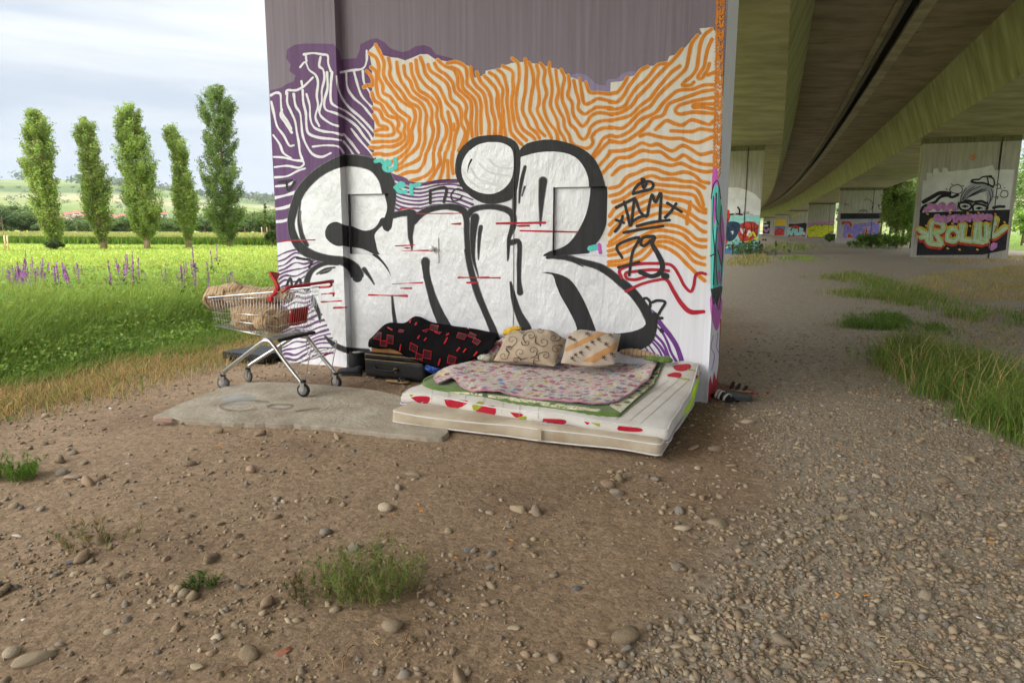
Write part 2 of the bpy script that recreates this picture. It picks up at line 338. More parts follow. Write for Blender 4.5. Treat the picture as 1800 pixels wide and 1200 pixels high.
# relief of the middle panel: two hatches (set back) and a steel door (a little proud)
HL = (-4.63, -4.11, 1.27, 1.92); HR = (-2.24, US2 - 0.012, 1.30, 1.95); DO = (-3.69, -2.65, 0.0, 2.33)
GU = [US1, HL[0], HL[1], DO[0], DO[1], HR[0], HR[1], US2 + 0.2]; GZ = [0.0, HL[2], HR[2], HL[3], HR[3], DO[3], PH]
def cell_off(u, z):
    for (a, b, c, d), o in ((HL, 0.045), (HR, 0.045), (DO, -0.012)):
        if a < u < b and c < z < d: return o
    return 0.0
class Wall:
    """maps polygons seen on the near pier to its real faces"""
    def __init__(s, root): s.root = root; s.k = 0; s.lk = 0
    def lay(s, name, shapes, mt):
        V, Fc = [], []; s.lk += 1
        def put(p, f):
            if len(p) < 3: return
            i = len(V); V.extend(f(q) for q in p); Fc.append(tuple(range(i, i + len(p))))
        for sh in shapes:
            s.k += 1
            for qi, poly in enumerate(sh):
                off = 0.0012 + s.k * 0.000008 + qi * 0.0000008 + s.lk * 0.00015
                poly = [np.array(q, float)[:2] for q in poly]
                if abs(area2(poly)) < 1e-4: continue
                put(clip(clip(poly, *hp(LN1, -1)), *hp(LN0, 1)), lambda q: plane(*q, B * (V_F - off), B))
                put(clip(clip(poly, *hp(LN1, 1)), *hp(LN2, -1)), lambda q: plane(*q, A * (US1 + off), A))
                put(clip(clip(poly, *hp(LN3, 1)), *hp(LN4, -1)), lambda q: plane(*q, B * (V_F - off), B))
                put(clip(clip(poly, *hp(LN4, 1)), *hp(LN5, -1)), lambda q: plane(*q, A * (U1 + off), A))
                mid = clip(clip(poly, *hp(LN2, 1)), *hp(LN3, -1))
                if len(mid) < 3: continue
                uz = [plane(*q, B * (V_M - off), B) for q in mid]; uz = [np.array([p @ A, p[2]]) for p in uz]
                us = [p[0] for p in uz]; zs = [p[1] for p in uz]
                for i in range(len(GU) - 1):
                    if max(us) < GU[i] or min(us) > GU[i + 1]: continue
                    c1 = clip(clip(uz, 1, 0, -GU[i]), -1, 0, GU[i + 1])
                    if len(c1) < 3: continue
                    for j in range(len(GZ) - 1):
                        if max(zs) < GZ[j] or min(zs) > GZ[j + 1]: continue
                        c2 = clip(clip(c1, 0, 1, -GZ[j]), 0, -1, GZ[j + 1])
                        if len(c2) < 3 or abs(area2(c2)) < 1e-7: continue
                        cu, cz = np.mean([p[0] for p in c2]), np.mean([p[1] for p in c2]); do = cell_off(cu, cz)
                        put(c2, lambda q: UV(q[0], V_M - off + do, q[1]))
        V = np.array(V); V[:, 2] = np.maximum(V[:, 2], -0.02)
        # make every face look at the camera
        o = mesh(name, V - np.array(s.root.location), Fc, [mt], s.root)
        if len(shapes) > 1: o['kind'] = 'stuff'      # flat spray-paint print, many strokes
        return o

# ------------------------------------------------------------------ the near pier
pier = empty('bridge_pier', UV((U0 + U1) / 2, V_F, 0), 0, 'near concrete bridge pier covered in silver, orange and purple graffiti, mattress at its foot', 'bridge pier', 'bridge piers')
PL = np.array(pier.location)
def wq(mb, *ps): mb.add([p - PL for p in ps], [(0, 1, 2, 3)])
mb = MB()      # pilasters, sides, back
Z0 = -0.3
wq(mb, UV(U0, V_F, Z0), UV(US1, V_F, Z0), UV(US1, V_F, PH), UV(U0, V_F, PH))
wq(mb, UV(US1, V_F, Z0), UV(US1, V_M + .05, Z0), UV(US1, V_M + .05, PH), UV(US1, V_F, PH))
wq(mb, UV(US2, V_F, Z0), UV(U1, V_F, Z0), UV(U1, V_F, PH), UV(US2, V_F, PH))
wq(mb, UV(US2, V_M + .05, Z0), UV(US2, V_F, Z0), UV(US2, V_F, PH), UV(US2, V_M + .05, PH))
wq(mb, UV(U1, V_F, Z0), UV(U1, V_F + PTH, Z0), UV(U1, V_F + PTH, PH), UV(U1, V_F, PH))
wq(mb, UV(U0, V_F + PTH, Z0), UV(U0, V_F, Z0), UV(U0, V_F, PH), UV(U0, V_F + PTH, PH))
wq(mb, UV(U1, V_F + PTH, Z0), UV(U0, V_F + PTH, Z0), UV(U0, V_F + PTH, PH), UV(U1, V_F + PTH, PH))
mb.build('pier_wall', M['mauve'], pier)
mb, rv = MB(), MB()
gu_ = GU[:-1] + [US2]; gz_ = [Z0] + GZ[1:]
gu_ = sorted(set(round(q, 5) for q in gu_)); gz_ = sorted(set(gz_))
for i in range(len(gu_) - 1):
    for j in range(len(gz_) - 1):
        cu, cz = (gu_[i] + gu_[i + 1]) / 2, max(0.01, (gz_[j] + gz_[j + 1]) / 2); o = cell_off(cu, cz)
        if o == -0.012: continue
        v = V_M + o
        wq(mb, UV(gu_[i], v, gz_[j]), UV(gu_[i + 1], v, gz_[j]), UV(gu_[i + 1], v, gz_[j + 1]), UV(gu_[i], v, gz_[j + 1]))
mb.build('recessed_panel', M['mauve'], pier)
for nm, (a, b, c, d) in (('hatch', HL), ('hatch', HR)):
    rv = MB(); v0, v1 = V_M, V_M + 0.047
    for q in ([(a, c), (a, d)], [(b, d), (b, c)], [(a, d), (b, d)], [(b, c), (a, c)]):
        (ua, za), (ub, zb) = q; wq(rv, UV(ua, v0, za), UV(ub, v0, zb), UV(ub, v1, zb), UV(ua, v1, za))
    t_ = 0.03     # slim proud rim round the opening
    h = rv.build(nm, M['reveal'], pier)
door = MB(); a, b, c, d = DO
def ubox(mb_, u0, u1, v0, v1, z0, z1, org=PL):
    P = [UV(u, v, z) - org for u in (u0, u1) for v in (v0, v1) for z in (z0, z1)]
    mb_.add(P, [(0, 1, 3, 2), (4, 6, 7, 5), (0, 4, 5, 1), (2, 3, 7, 6), (0, 2, 6, 4), (1, 5, 7, 3)])
ubox(door, a, b, V_M - 0.012, V_M + 0.03, 0.0, d); dr = door.build('door', M['cream'], pier)
hd = MB(); ubox(hd, -3.535, -3.495, V_M - 0.028, V_M - 0.013, 1.20, 1.46); hp_ = hd.build('handle', M['silver'], dr)
hd = MB(); hd.lathe([(0.012, 0), (0.012, 0.03), (0.03, 0.035), (0.034, 0.05), (0.026, 0.066), (0.008, 0.07)], (0, 0, 0), 14)
kv = [UV(-3.555, V_M - 0.016 - p[2], 1.345) + A * p[0] + np.array([0, 0, p[1]]) - PL for p in hd.v]
mesh('door_knob', kv, hd.f, [M['silver']], dr, True)

W = Wall(pier)
# -- grounds
purple_top = pts('65,440 150,420 200,390 250,370 265,325 215,290 225,240 190,190 200,120 260,85 330,75 450,75 560,80 605,130 620,200 740,190 765,130 772,80 850,42 900,35 960,65 1000,110', ZA) + pts('240,125 300,142 350,130 400,97 470,88 520,105 560,160 640,178 700,195 700,240 400,300', ZB) + [(690, 300), (690, 400), (560, 430), (485, 430), (476, 200)]
W.lay('purple_mural_ground', [fill(purple_top)], M['purple'])
halo = pts('700,240 780,260 860,330 945,330 960,280 1060,270', ZB) + pts('60,215 130,180 210,110 330,110 470,150 570,150 660,215 730,270 830,300 890,330 930,420 1000,430 1110,430', ZC) + pts('100,470 190,420 240,415 300,355 350,340 420,320 500,300 560,250 640,190 700,120 750,60', ZD)
W.lay('lilac_overspray', [stroke([(*p, 26) for p in pts('740,340 850,330 930,400 1000,430 1100,440', ZC)] , 26), stroke([(*p, 18) for p in pts('60,480 120,480 180,430 240,420', ZD)])], M['lilac'])
cream = pts('85,80 40,130 50,200 60,260 65,460 75,600 85,760 60,850 80,940 100,1000', ZB) + [(672, 296), (684, 304), (700, 318), (716, 326), (740, 326), (800, 320), (900, 330), (900, 560), (1260, 560)] + [(1290, 470), (1280, 300), (1262, 60)] + pts('850,40 750,45 770,85 690,140 640,195 560,250 520,260 500,310 430,330 350,345 290,380 240,415 190,430 150,455 60,470 55,540', ZD) + pts('1100,430 1000,430 920,415 890,350 830,320 740,290 700,260 650,225 560,200 470,180 400,165 330,150 210,165 150,180 100,210 0,240', ZC) + pts('1050,275 950,290 945,325 860,345 840,270 790,240 700,215 640,215 560,200 500,160 440,155 380,185 320,205 270,190 200,180 150,170', ZB)
W.lay('cream_mural_ground', [fill(cream, rag=1.5)], M['cream'])
white1 = [(668, 292), (684, 304), (700, 318), (716, 327), (740, 328), (830, 322), (900, 340), (900, 420), (680, 420), (660, 350)]
white2 = [(480, 428), (540, 418), (620, 418), (620, 660), (480, 660)]
white3 = pts('40,940 200,930 350,890 480,760 580,775 680,835 760,915 830,985 940,1080', ZE) + [(1256, 500), (1252, 720), (1040, 720), (1040, 470)]
W.lay('white_ground', [fill([(600, 425), (1075, 425), (1075, 730), (600, 700)]), fill(white1), fill(white2, rag=2), fill(white3)], M['white'])
# -- stripes
wl = '''70,480 110,460 145,470 150,530 160,620 200,680 230,740|75,530 95,620 120,720 170,790 215,870 250,870|160,590 150,640 190,700 235,770|90,790 140,860 170,930 230,970|90,960 170,965 250,985 310,990|100,1040 200,1030 290,1045 330,1020|105,1120 200,1110 280,1070 340,1050|110,1190 200,1180 260,1150
200,460 200,540 230,610 260,680 275,770 290,850 300,930 330,1010|250,470 265,560 300,620 310,700 320,790 350,870 400,940 470,960 540,930|320,440 325,530 345,620 350,720 370,780 450,810 550,820 620,830|350,470 375,560 380,660 410,730 480,760 560,770 630,790
330,160 400,150 470,160 515,170 520,230 540,290|460,180 450,250 480,280 490,350 470,440 470,530 450,600 470,650 540,700 600,720|300,260 340,220 370,280 420,320 440,380 430,480 440,560 420,650 450,720|310,370 320,410 340,400 400,340|345,170 350,215|550,300 540,400 540,520 570,560 650,600 720,650 790,720 840,780 890,870
510,300 515,420 490,520 500,590 580,620 660,660 740,720 800,800 860,870|585,330 600,430 640,520 700,590 760,640 820,700 880,770|660,300 670,420 720,500 790,560 840,620 880,670|720,290 750,400 780,480 830,540 870,580|620,300 700,285 790,270 820,210 820,130|790,290 800,380 840,450 860,500
400,880 500,870 600,880 640,930|640,780 700,850 760,930|640,840 690,900 720,950|700,740 760,820 830,900 880,960|190,470 200,440 270,440 330,410'''.replace('\n', '|').split('|')
W.lay('white_stripes', [stroke(pts(s, ZA), 3.9, jit=0.5) for s in wl], M['white'])
W.lay('white_stripes', [stroke([(482 + .2 * i, y), (500, y - 4 + i), (520, y - 10)], 5, jit=.5) for i, y in enumerate((348, 368, 390))], M['white'])
ol = {ZB: '''40,150 95,190 115,260 110,330 145,400 150,460 200,490 240,540 270,590 320,630 355,660 345,720 350,790 340,850 290,900 240,930 170,945 120,935 75,940|90,85 130,160 155,230 150,310 175,370 220,430 260,490 300,530 340,555 385,585 400,650 385,710 370,760 375,830 350,890 320,930 260,975 210,1000
190,190 205,260 200,320 235,390 290,450 320,500 360,540 420,570 440,620 430,720 435,800 420,870 380,920 330,960 290,1010 250,1030|255,220 265,300 290,370 330,430 370,490 420,520 460,560 485,620 485,680 475,750 475,830 455,900 440,960 390,1000 320,1030 250,1065|310,250 320,320 360,370 385,440 440,490 490,520 520,570 530,620 525,690 540,760 520,850 490,930 470,1010 420,1070 340,1080 270,1110
365,235 375,310 400,370 430,440 480,470 530,510 570,570 565,640 580,720 575,800 550,880 545,960 545,1040 510,1090 460,1120 360,1150|405,205 415,290 440,350 490,410 540,450 580,510 600,570 610,650 640,720 640,790 610,860 590,930 600,1000 570,1060 540,1110 495,1170|440,185 465,250 480,310 530,370 580,410 610,460 640,530 690,590 720,650 735,720 710,800 700,890 690,1010 700,1090
500,240 520,290 580,330 640,380 665,430 680,510 740,560 760,620 760,700 790,770 770,850 740,910|550,230 580,280 640,320 690,380 710,450 770,510 800,570 790,650 815,730 800,830 780,890|575,205 630,250 700,280 730,340 735,420 780,470 830,520 840,600 835,700 845,800|650,230 720,220 790,260 805,330 805,390 850,440 895,490 915,560 912,650 915,780|680,260 740,290 765,350 772,420 820,470 865,520 880,600 875,700 878,790
835,260 845,350 880,410 930,460 950,530 960,620 975,700 975,790|880,300 910,370 960,430 990,490 1000,580 1020,680 1025,790|940,330 990,380 1040,450 1050,530 1050,620 1070,700 1070,790
55,260 95,300 95,380 100,440 120,500 170,540 210,590 260,640 300,670 320,710 310,760 320,810 290,850 220,880 150,880 110,890 45,885|60,460 80,520 130,550 160,600 190,640 250,660 270,700 260,750 290,790 260,830 200,840 130,840 65,845|75,580 120,600 150,660 200,690 230,730 230,780 170,795 95,790|75,635 100,680 120,715 170,725 180,745 130,745 85,760
640,930 625,1020 610,1090 585,1165|655,990 660,1060 660,1130 670,1165|655,610 670,680 680,760 665,850 640,930|700,705 702,750|20,290 60,340 65,400 30,400 0,415''',
ZC: '''0,250 60,290 95,350 125,410 115,500 125,600 130,700 150,840|80,225 130,270 150,340 165,420 160,520 175,620 185,720 200,800 250,860 300,910|125,190 210,240 215,330 220,410 205,510 210,600 230,720 260,790 340,870|210,120 265,170 275,290 260,380 245,500 250,600 270,690 310,770 390,830 420,860|330,130 340,220 335,330 330,420 310,520 305,600 340,680 370,750 430,800 460,850
365,160 395,240 405,340 390,430 375,540 375,610 420,690 450,770 510,830|435,185 450,250 440,340 455,440 455,530 440,600 490,700 540,790 570,850|470,165 510,230 500,330 525,440 500,530 510,620 550,710 610,790 630,870|555,160 550,230 570,330 575,430 560,540 590,620 625,700 640,780 680,840 700,900|610,230 620,320 635,420 615,520 640,600 680,670 690,750 730,820 760,900 830,935 910,940 950,890 940,840 980,790 1040,760 1130,760
660,225 690,300 670,400 670,500 700,580 720,640 740,720 790,770 830,840 870,860 910,810 930,750 980,710 1050,690 1130,690|725,275 735,370 720,460 760,530 765,610 790,670 850,740 900,700 930,650 990,620 1050,620 1130,640|775,325 795,420 820,510 815,580 870,630 930,600 980,570 1060,570 1130,575|830,310 845,420 870,530 920,530 990,490 1060,500 1140,520|885,340 920,430 1000,435 1100,445 1150,435|950,1010 1000,930 1050,850 1130,825
960,1030 1030,950 1090,890 1140,885|1000,1110 1080,1020 1120,970|1040,1170 1110,1090 1160,1040|0,330 50,380 75,440 70,520 85,610 110,680 95,820|0,450 20,500 25,600 55,700 45,820''',
ZD: '''50,555 110,545 150,500 190,430|50,620 110,620 160,570 200,500 260,420 300,370 350,345|40,675 100,675 170,650 210,580 270,500 330,450 380,390 430,330 500,320|50,715 130,705 220,650 270,580 350,500 420,420 500,340 560,280 620,205|50,765 130,750 220,720 290,650 370,590 420,520 480,450 530,390 600,340|50,815 150,825 220,770 290,700 370,650 430,570 510,490 600,410 650,350 670,260 690,170 740,100
50,880 120,890 220,840 290,760 400,710 460,640 520,580 590,530 700,520 780,490 860,485|50,920 150,935 250,880 340,810 390,750 470,720 510,640 600,600 700,565 770,540 860,525|860,585 770,600 680,620 590,650 565,690 600,715 700,700 800,705 860,710|860,635 720,640 710,665 770,660 860,675|410,835 460,790 500,765 560,790 620,800 690,760 770,780 830,795 860,770|530,845 620,850 700,850 760,830 860,845|290,885 350,870 430,890 520,905 610,905 680,930 750,935 850,895
50,1005 150,1000 230,980 300,940 370,960 430,950 500,990 550,1000 620,960 690,990 760,1030 850,1010|50,1120 110,1060 200,1050 300,1000 380,1010 450,1010 520,1060 570,1070 630,1035 700,1080 780,1105 850,1110|70,1190 140,1130 230,1110 320,1075 420,1090 530,1115 610,1100 700,1140 790,1165 850,1160|850,50 790,100 760,170 745,270 730,360 690,420 640,460 620,490 680,490 710,465|850,130 820,200 800,280 790,340 760,390 740,430 770,435 810,380 830,320|865,390 820,410''',
ZE: '''60,215 150,190 220,110 300,80 390,40 480,40 560,70 640,85 740,65 830,90 900,150 970,165|60,285 150,260 230,200 320,150 440,100 540,130 640,130 740,150 840,160 930,210|90,340 180,310 280,240 400,170 500,180 600,190 720,200 830,210 890,270 920,370|60,470 110,400 200,350 330,290 480,230 600,250 720,260 830,280 870,340 900,390 940,410|60,550 140,470 250,400 400,330 520,290 620,310 740,330 820,370 880,420 940,440
60,640 100,580 200,500 330,430 470,370 600,380 700,400 800,450 870,500 940,530|60,710 150,640 240,560 400,480 530,440 650,440 750,480 830,540 900,600 940,615|50,740 160,690 300,600 450,550 600,550 700,570 790,620 860,680 940,690|50,790 180,750 330,670 480,600 620,610 730,640 820,720 900,750 940,750|50,830 200,800 350,720 500,660 620,670 740,730 820,800 900,850 930,850|50,890 200,870 330,810 430,730 560,700 660,730 760,800 830,880 930,915
50,920 200,910 350,870 430,800 480,740 580,760 680,820 760,900 830,970 930,1060|800,340 790,420 770,480 770,540'''}
osh = [(pts(s, z), 5.6 if z is not ZC else 5.3) for z, tx in ol.items() for s in tx.replace('\n', '|').split('|')]
W.lay('orange_overspray', [stroke(p, w_ + 1.9, jit=0.2) for p, w_ in osh], M['orange_mist'])
W.lay('orange_stripes', [stroke(p, w_, jit=0.3) for p, w_ in osh], M['orange'])
pl = [stroke(pts('130,140,30 200,170,40 280,200,45 320,230,40 450,240,30 600,215,35 780,210,40', ZG))]
for i in range(10):
    y = 318 + i * 7.2
    pl.append(stroke([(680, y - 12), (705, y + 2), (738, y + 8 - i * .4), (770, y + 1 - i * .3), (800, y - 1 + i * .6), (832, y + 7 + i * 1.5)], 3.4, jit=.6))
for i in range(24):
    y = 446 + i * 8.6; a_ = 9 * math.sin(i * 0.8); x0 = 485
    pl.append(stroke([(x0, y + 6), (x0 + 16, y - 2 + a_ * .4), (x0 + 34, y - 7 - a_ * .5), (x0 + 52, y - 10 + a_ * .3), (x0 + 75, y - 20 + a_ * .4), (x0 + 100, y - 24)], 2.9 if i < 15 else 3.6, jit=.8))
W.lay('purple_stripes', pl, M['purple'])
vl = ['370,310,30 440,350,40 510,450,42 590,550,42 650,650,42 690,770,44 700,830,44', '440,440,18 520,520,20 570,620,22 600,700,22 660,800,24', '460,540,22 530,620,24 570,720,26 600,800,26', '430,570,18 500,640,22 550,720,24 585,800,22', '420,590,16 480,660,18 515,720,18', '400,630,14 450,700,14 470,720,12', '370,650,12 410,700,12 430,715,10']
W.lay('purple_arcs', [stroke(pts(s, ZH)) for s in vl], M['violet'])
# -- silver letters
silver = [(512, 393), (518, 363), (530, 337), (550, 312), (577, 295), (607, 287), (640, 288), (663, 298), (677, 317), (682, 347), (680, 380), (690, 383), (723, 380), (747, 373), (780, 368), (810, 373), (818, 383), (830, 372), (853, 365), (880, 366), (900, 378), (905, 330), (912, 285), (925, 262), (960, 256), (1000, 262), (1030, 285), (1045, 320), (1045, 380), (1030, 420), (1000, 450), (1050, 465), (1085, 490), (1115, 520), (1140, 560), (1145, 575), (1085, 640), (1000, 670), (900, 680), (860, 680), (700, 680), (620, 650), (605, 630), (590, 605), (570, 560), (552, 520), (540, 500), (550, 475), (590, 462), (560, 452), (530, 435), (515, 410)]
W.lay('silver_letters', [fill(silver)], M['silver'])
idot_o = [(857, 238), (880, 238), (905, 248), (914, 268), (914, 300), (905, 345), (880, 357), (855, 358), (835, 350), (815, 333), (803, 312), (801, 290), (808, 265), (825, 247), (840, 240)]
idot_i = [(858, 250), (880, 251), (897, 259), (903, 272), (903, 300), (898, 318), (885, 333), (866, 341), (845, 339), (827, 330), (816, 317), (812, 300), (815, 282), (827, 264), (842, 254)]
bs_ = []
BSTR = [('655,470,60 675,380,50 672,300,72 655,225,75 610,165,65 540,135,60 440,128,58 350,160,48 270,215,45 205,290,46 170,380,42 155,460,36 172,535,40 210,590,46 270,625,42 350,645,38 430,658,42 480,690,58 503,730,66 505,742,50', ZP), ('540,700,20 570,740,10 593,778,2', ZP),
             ('325,1130,50 330,1040,50 370,960,40 440,910,35 520,885,35 620,890,30', ZF), ('272,860,24 300,930,16 308,978,3', ZP), ('335,1055,6 380,1095,22 430,1120,26 480,1130,28 560,1130,20', ZP), ('688,845,6 695,920,14 705,990,18', ZP),
             ('160,540,55 250,520,50 330,510,60', ZG), ('350,530,90 340,640,60 335,740,40 345,800,25 350,865,4', ZG), ('360,600,60 420,540,60 500,490,55 600,465,45 700,455,50 800,470,60 860,510,60 880,600,50 880,700,48 890,850,48 905,980,44 930,1100,40 960,1200,38', ZG),
             ('1085,600,24 1105,700,28 1140,820,32 1180,920,30 1215,1000,34 1245,1080,34', ZP), ('865,660,44 870,720,36 890,800,34 915,880,44 945,950,52 975,1010,58 1000,1060,60', ZP),
             ('890,540,50 930,490,50 1000,465,45 1100,455,45 1200,465,50 1290,500,55 1325,560,50 1320,650,45 1290,740,30 1280,800,25 1272,970,3', ZG), ('960,560,75 945,680,60 938,800,45 945,950,25 990,1120,4', ZG), ('1015,650,35 1003,720,30 995,850,20 993,960,3', ZG),
             ('110,590,25 150,590,22 150,700,20 150,780,18 155,840,28', ZQ), ('110,790,8 125,870,22 150,950,35 185,1020,50 200,1080,55', ZQ), ('925,5,20 900,60,15 885,130,3', ZG),
             ('130,160,18 130,210,14 128,330,16 125,450,14 105,560,12 98,670,3', ZQ), ('180,210,12 165,270,16 155,330,10 150,390,3', ZQ), ('178,310,6 165,355,3', ZQ), ('270,280,38 262,380,25 257,505,3', ZQ),
             ('290,665,10 360,660,22 460,685,25 560,715,32 640,770,38 720,840,42 780,920,45 815,985,50', ZQ), ('330,668,5 400,675,8 470,708,3', ZQ), ('205,330,5 195,440,10 215,530,22 238,572,18', ZP), ('265,390,3 263,470,4 290,625,3', ZF), ('290,725,3 335,700,8 385,690,3', ZP), ('310,722,6 345,712,8 365,702,3', ZP)]
for s, z in BSTR:
    bs_.append(stroke(pts(s, z), jit=0.04))
for s, z in [('498,580 520,530 560,500 610,490 670,515 740,535 800,560 860,575 930,560 980,515 1020,450 1110,470 1050,510 990,560 950,620 965,700 985,780 1050,860 1100,930 1130,1010 1095,950 1030,870 960,815 900,780 830,750 740,735 680,722 610,722 550,690 505,640', ZF),
             ('145,165 150,130 190,92 280,73 360,80 450,110 520,160 560,230 585,320 590,420 580,500 550,570 500,630 480,645 330,655 270,657 300,635 370,608 420,560 470,470 495,380 500,290 480,220 430,160 350,135 250,137 165,158', ZQ),
             ('260,740 300,738 370,755 420,790 470,870 510,960 540,1045 548,1100 425,1100 440,1020 400,930 360,860 335,800 320,755 290,745', ZQ), ('600,1050 720,1035 785,1000 770,930 800,950 840,940 845,1000 825,1080 780,1118 720,1135 600,1130', ZQ)]:
    bs_.append(fill(pts(s, z), smooth=3))
bs_.append(fill(idot_o, smooth=3))
mist = []
for s_, z_ in BSTR:
    p_ = pts(s_, z_); mist.append(stroke([(a[0], a[1], a[2] + 2.4) for a in p_], jit=.1))
W.lay('black_overspray', mist, M['mist'])
W.lay('black_outlines', bs_, M['black'])
W.lay('silver_dot', [fill(idot_i, smooth=3)], M['silver'])
W.lay('brushed_arcs', [stroke(pts(s, ZG), 4, jit=.3) for s in ('840,110 900,200 1000,270 1120,300', '920,90 980,180 1080,230 1200,250', '1000,40 1070,110 1180,150 1290,160', '1090,0 1150,60 1240,90 1320,90')], M['silverw'])
W.lay('black_dot_mark', [stroke(pts('925,5,20 900,60,15 885,130,3', ZG)), stroke(pts('510,500,34 518,512,34', ZH))], M['black'])
# -- tags on top
rs = [stroke(pts(s, ZE), 5.5) for s in ('170,1030 150,970 220,930 350,905 560,905 640,930 700,1020 740,1100 800,1160 830,1110 850,1010 900,990 940,1000', '600,970 450,960 300,975 210,990 220,1040 300,1050 400,1020')]
rs += [stroke(pts('200,160,25 340,95,25 480,60,25 560,60,30 620,160,34 690,270,40 770,340,44 885,338,30', ZH))]
for s in ('730,380 830,375|815,408 1060,405|1005,462 1050,460|705,577 805,572|750,588 780,588|740,602 935,600|690,777 850,770|730,800 790,800|565,835 765,840|100,550 280,545|315,830 380,826|315,872 420,866|380,903 450,900|1040,743 1200,743|1085,770 1145,770').split('|'): rs.append(stroke([(*p, w_) for p, w_ in zip(pts(s, ZP), (2.2, 3.0))], jit=1.0, n=8))
for s in ('40,494 280,490', '140,506 200,505', '155,530 435,537', '0,766 55,766'): rs.append(stroke(pts(s, ZQ), 2.8, jit=1.0, n=8))
W.lay('red_lines', rs, M['red'])
W.lay('turquoise_tag', [stroke(pts(s, ZG), 7) for s in ('0,20 50,10 70,30', '90,70 140,40 110,20 80,80 120,110 170,90', '190,0 195,80', '190,270 270,250 240,230 205,270 230,310 290,310', '340,250 345,330', '340,260 420,240')] + [stroke(pts('500,620 540,610', ZQ), 10)], M['turq'])
W.lay('violet_dash', [stroke(pts('545,600 550,640', ZQ), 6)], M['magenta'])
bt = [stroke(pts(s, ZE), 5.2, jit=.15) for s in ('275,265 290,220 340,170 420,150 460,175 440,220 360,240 275,265', '355,130 370,210 395,170 370,130', '120,390 290,305', '195,340 225,460 255,560 290,320 340,430 400,470 420,380 450,270 480,345 530,255 520,500', '255,530 330,480 410,460', '310,560 450,525 610,505', '190,620 350,590 550,560', '120,505 190,530', '180,470 150,560 110,610', '590,350 720,430', '670,355 620,430 570,480', '175,850 130,740 330,665 270,800 240,1010', '140,940 330,890')]
bt += [stroke(pts('440,690,30 380,740,28 345,720,28 370,665,30 470,660,34 450,720,38 510,830,46 545,920,48 520,990,46 440,1020,40 340,980,46', ZE)), stroke(pts('560,1015,60 580,1020,60', ZE))]
bt += [stroke(pts(s, ZH), 5) for s in ('330,240 380,220 415,260 400,320 360,300', '435,255 480,240 545,255 510,320 470,390', '440,390 520,395')]
bt += [stroke(pts(s, ZG), 5) for s in ('530,420 530,300', '530,300 680,275 660,410')] + [stroke(pts('860,300 780,285 730,340 745,395 800,390 840,350', ZG), 2.4)]
bt += [stroke(pts(s, ZP), 4) for s in ('90,240 160,230', '130,240 140,285 175,235', '185,640 260,655 250,690', '125,800 150,745 160,800', '165,800 200,750 205,800')]
W.lay('black_tags', bt, M['black'])
# -- the side of the pier
W.lay('side_ground', [fill([tuple(proj(UV(U1, V_F + .01, 6.9))[0][0]), tuple(proj(UV(U1, V_F + PTH, 6.9))[0][0]), tuple(proj(UV(U1, V_F + PTH, 0))[0][0]), tuple(proj(UV(U1, V_F + .01, 0))[0][0])])], M['white'])
so = []
for i in range(60):
    y = -20 + i * 5.6; x0_ = 1259.5 - y * .022; so.append(stroke([(x0_, y), (x0_ + 5, y - 9 + 3 * math.sin(i)), (x0_ + 9, y + 4 * math.cos(i * 1.7)), (x0_ + 14, y - 8)], 2.3, n=3, jit=.5))
W.lay('side_orange_stripes', so, M['orange'])
W.lay('side_turquoise', [fill([(1250, 352), (1254, 326), (1262, 318), (1267, 350), (1273, 400), (1272, 450), (1269, 500), (1264, 515), (1260, 548), (1255, 515), (1249, 508)], 2)], M['turq'])
W.lay('side_magenta', [fill([(1251, 345), (1252, 310), (1256, 294), (1261, 300), (1263, 330), (1258, 322)], 2), fill([(1263, 400), (1270, 378), (1274, 420), (1268, 470), (1262, 440)], 2), fill([(1248, 525), (1253, 514), (1258, 540), (1263, 518), (1270, 528), (1266, 562), (1260, 582), (1254, 570), (1249, 548)], 2), fill([(1254, 350), (1257, 345), (1258, 385), (1255, 400)]), fill([(1262, 478), (1266, 470), (1267, 495), (1263, 500)]), stroke([(1254, 590), (1250, 610), (1256, 625), (1251, 650)], 1.3), stroke([(1262, 585), (1260, 610), (1265, 622)], 1.3)], M['magenta'])
W.lay('side_black', [stroke([(float(a), float(b)) for a, b in (q.split(',') for q in t.split())], 2.0, jit=.6) for t in ('1250,350 1254,326 1262,319 1267,350', '1254,345 1253,400 1256,440 1254,500', '1259,340 1259,380 1263,395', '1261,400 1258,440 1261,500', '1268,362 1266,400 1270,440 1267,500', '1249,450 1257,446', '1250,508 1255,535 1259,512 1263,545 1269,505', '1262,440 1269,470')] + [fill([(1250, 508), (1269, 502), (1265, 522), (1260, 538), (1254, 525)])], M['black'])
W.lay('side_red', [fill([(1243, 735), (1246, 672), (1249, 660), (1252, 676), (1255, 652), (1259, 668), (1263, 640), (1266, 560), (1275, 560), (1268, 735)])], M['red'])

# ------------------------------------------------------------------ bridge deck
KAP = 0.00075
def uc(v): v = np.maximum(v, 0); return -0.019 * v - 0.00019 * v * v
def hd_(v): return -(0.019 + 0.00038 * max(v, 0))
def deck_sweep(name, prof, mt, root, v0=-9, v1=330, closed=True):
    vs_ = np.concatenate([np.arange(v0, 120, 6.0), np.arange(120, v1 + 1, 14.0)]); V = []; k = len(prof)
    for v in vs_:
        th = hd_(v); ax = A * math.cos(th) + B * (-math.sin(th))
        c = UV(uc(v) + UM, v)
        for u, z in prof: V.append(c + ax * (u - UM) + np.array([0, 0, z]))
    Fc = [(i * k + j, i * k + (j + 1) % k, (i + 1) * k + (j + 1) % k, (i + 1) * k + j) for i in range(len(vs_) - 1) for j in range(k if closed else k - 1)]
    if closed: Fc += [tuple(range(k))[::-1], tuple((len(vs_) - 1) * k + j for j in range(k))]
    return mesh(name, V, Fc, [mt], root)
UM = 3.62
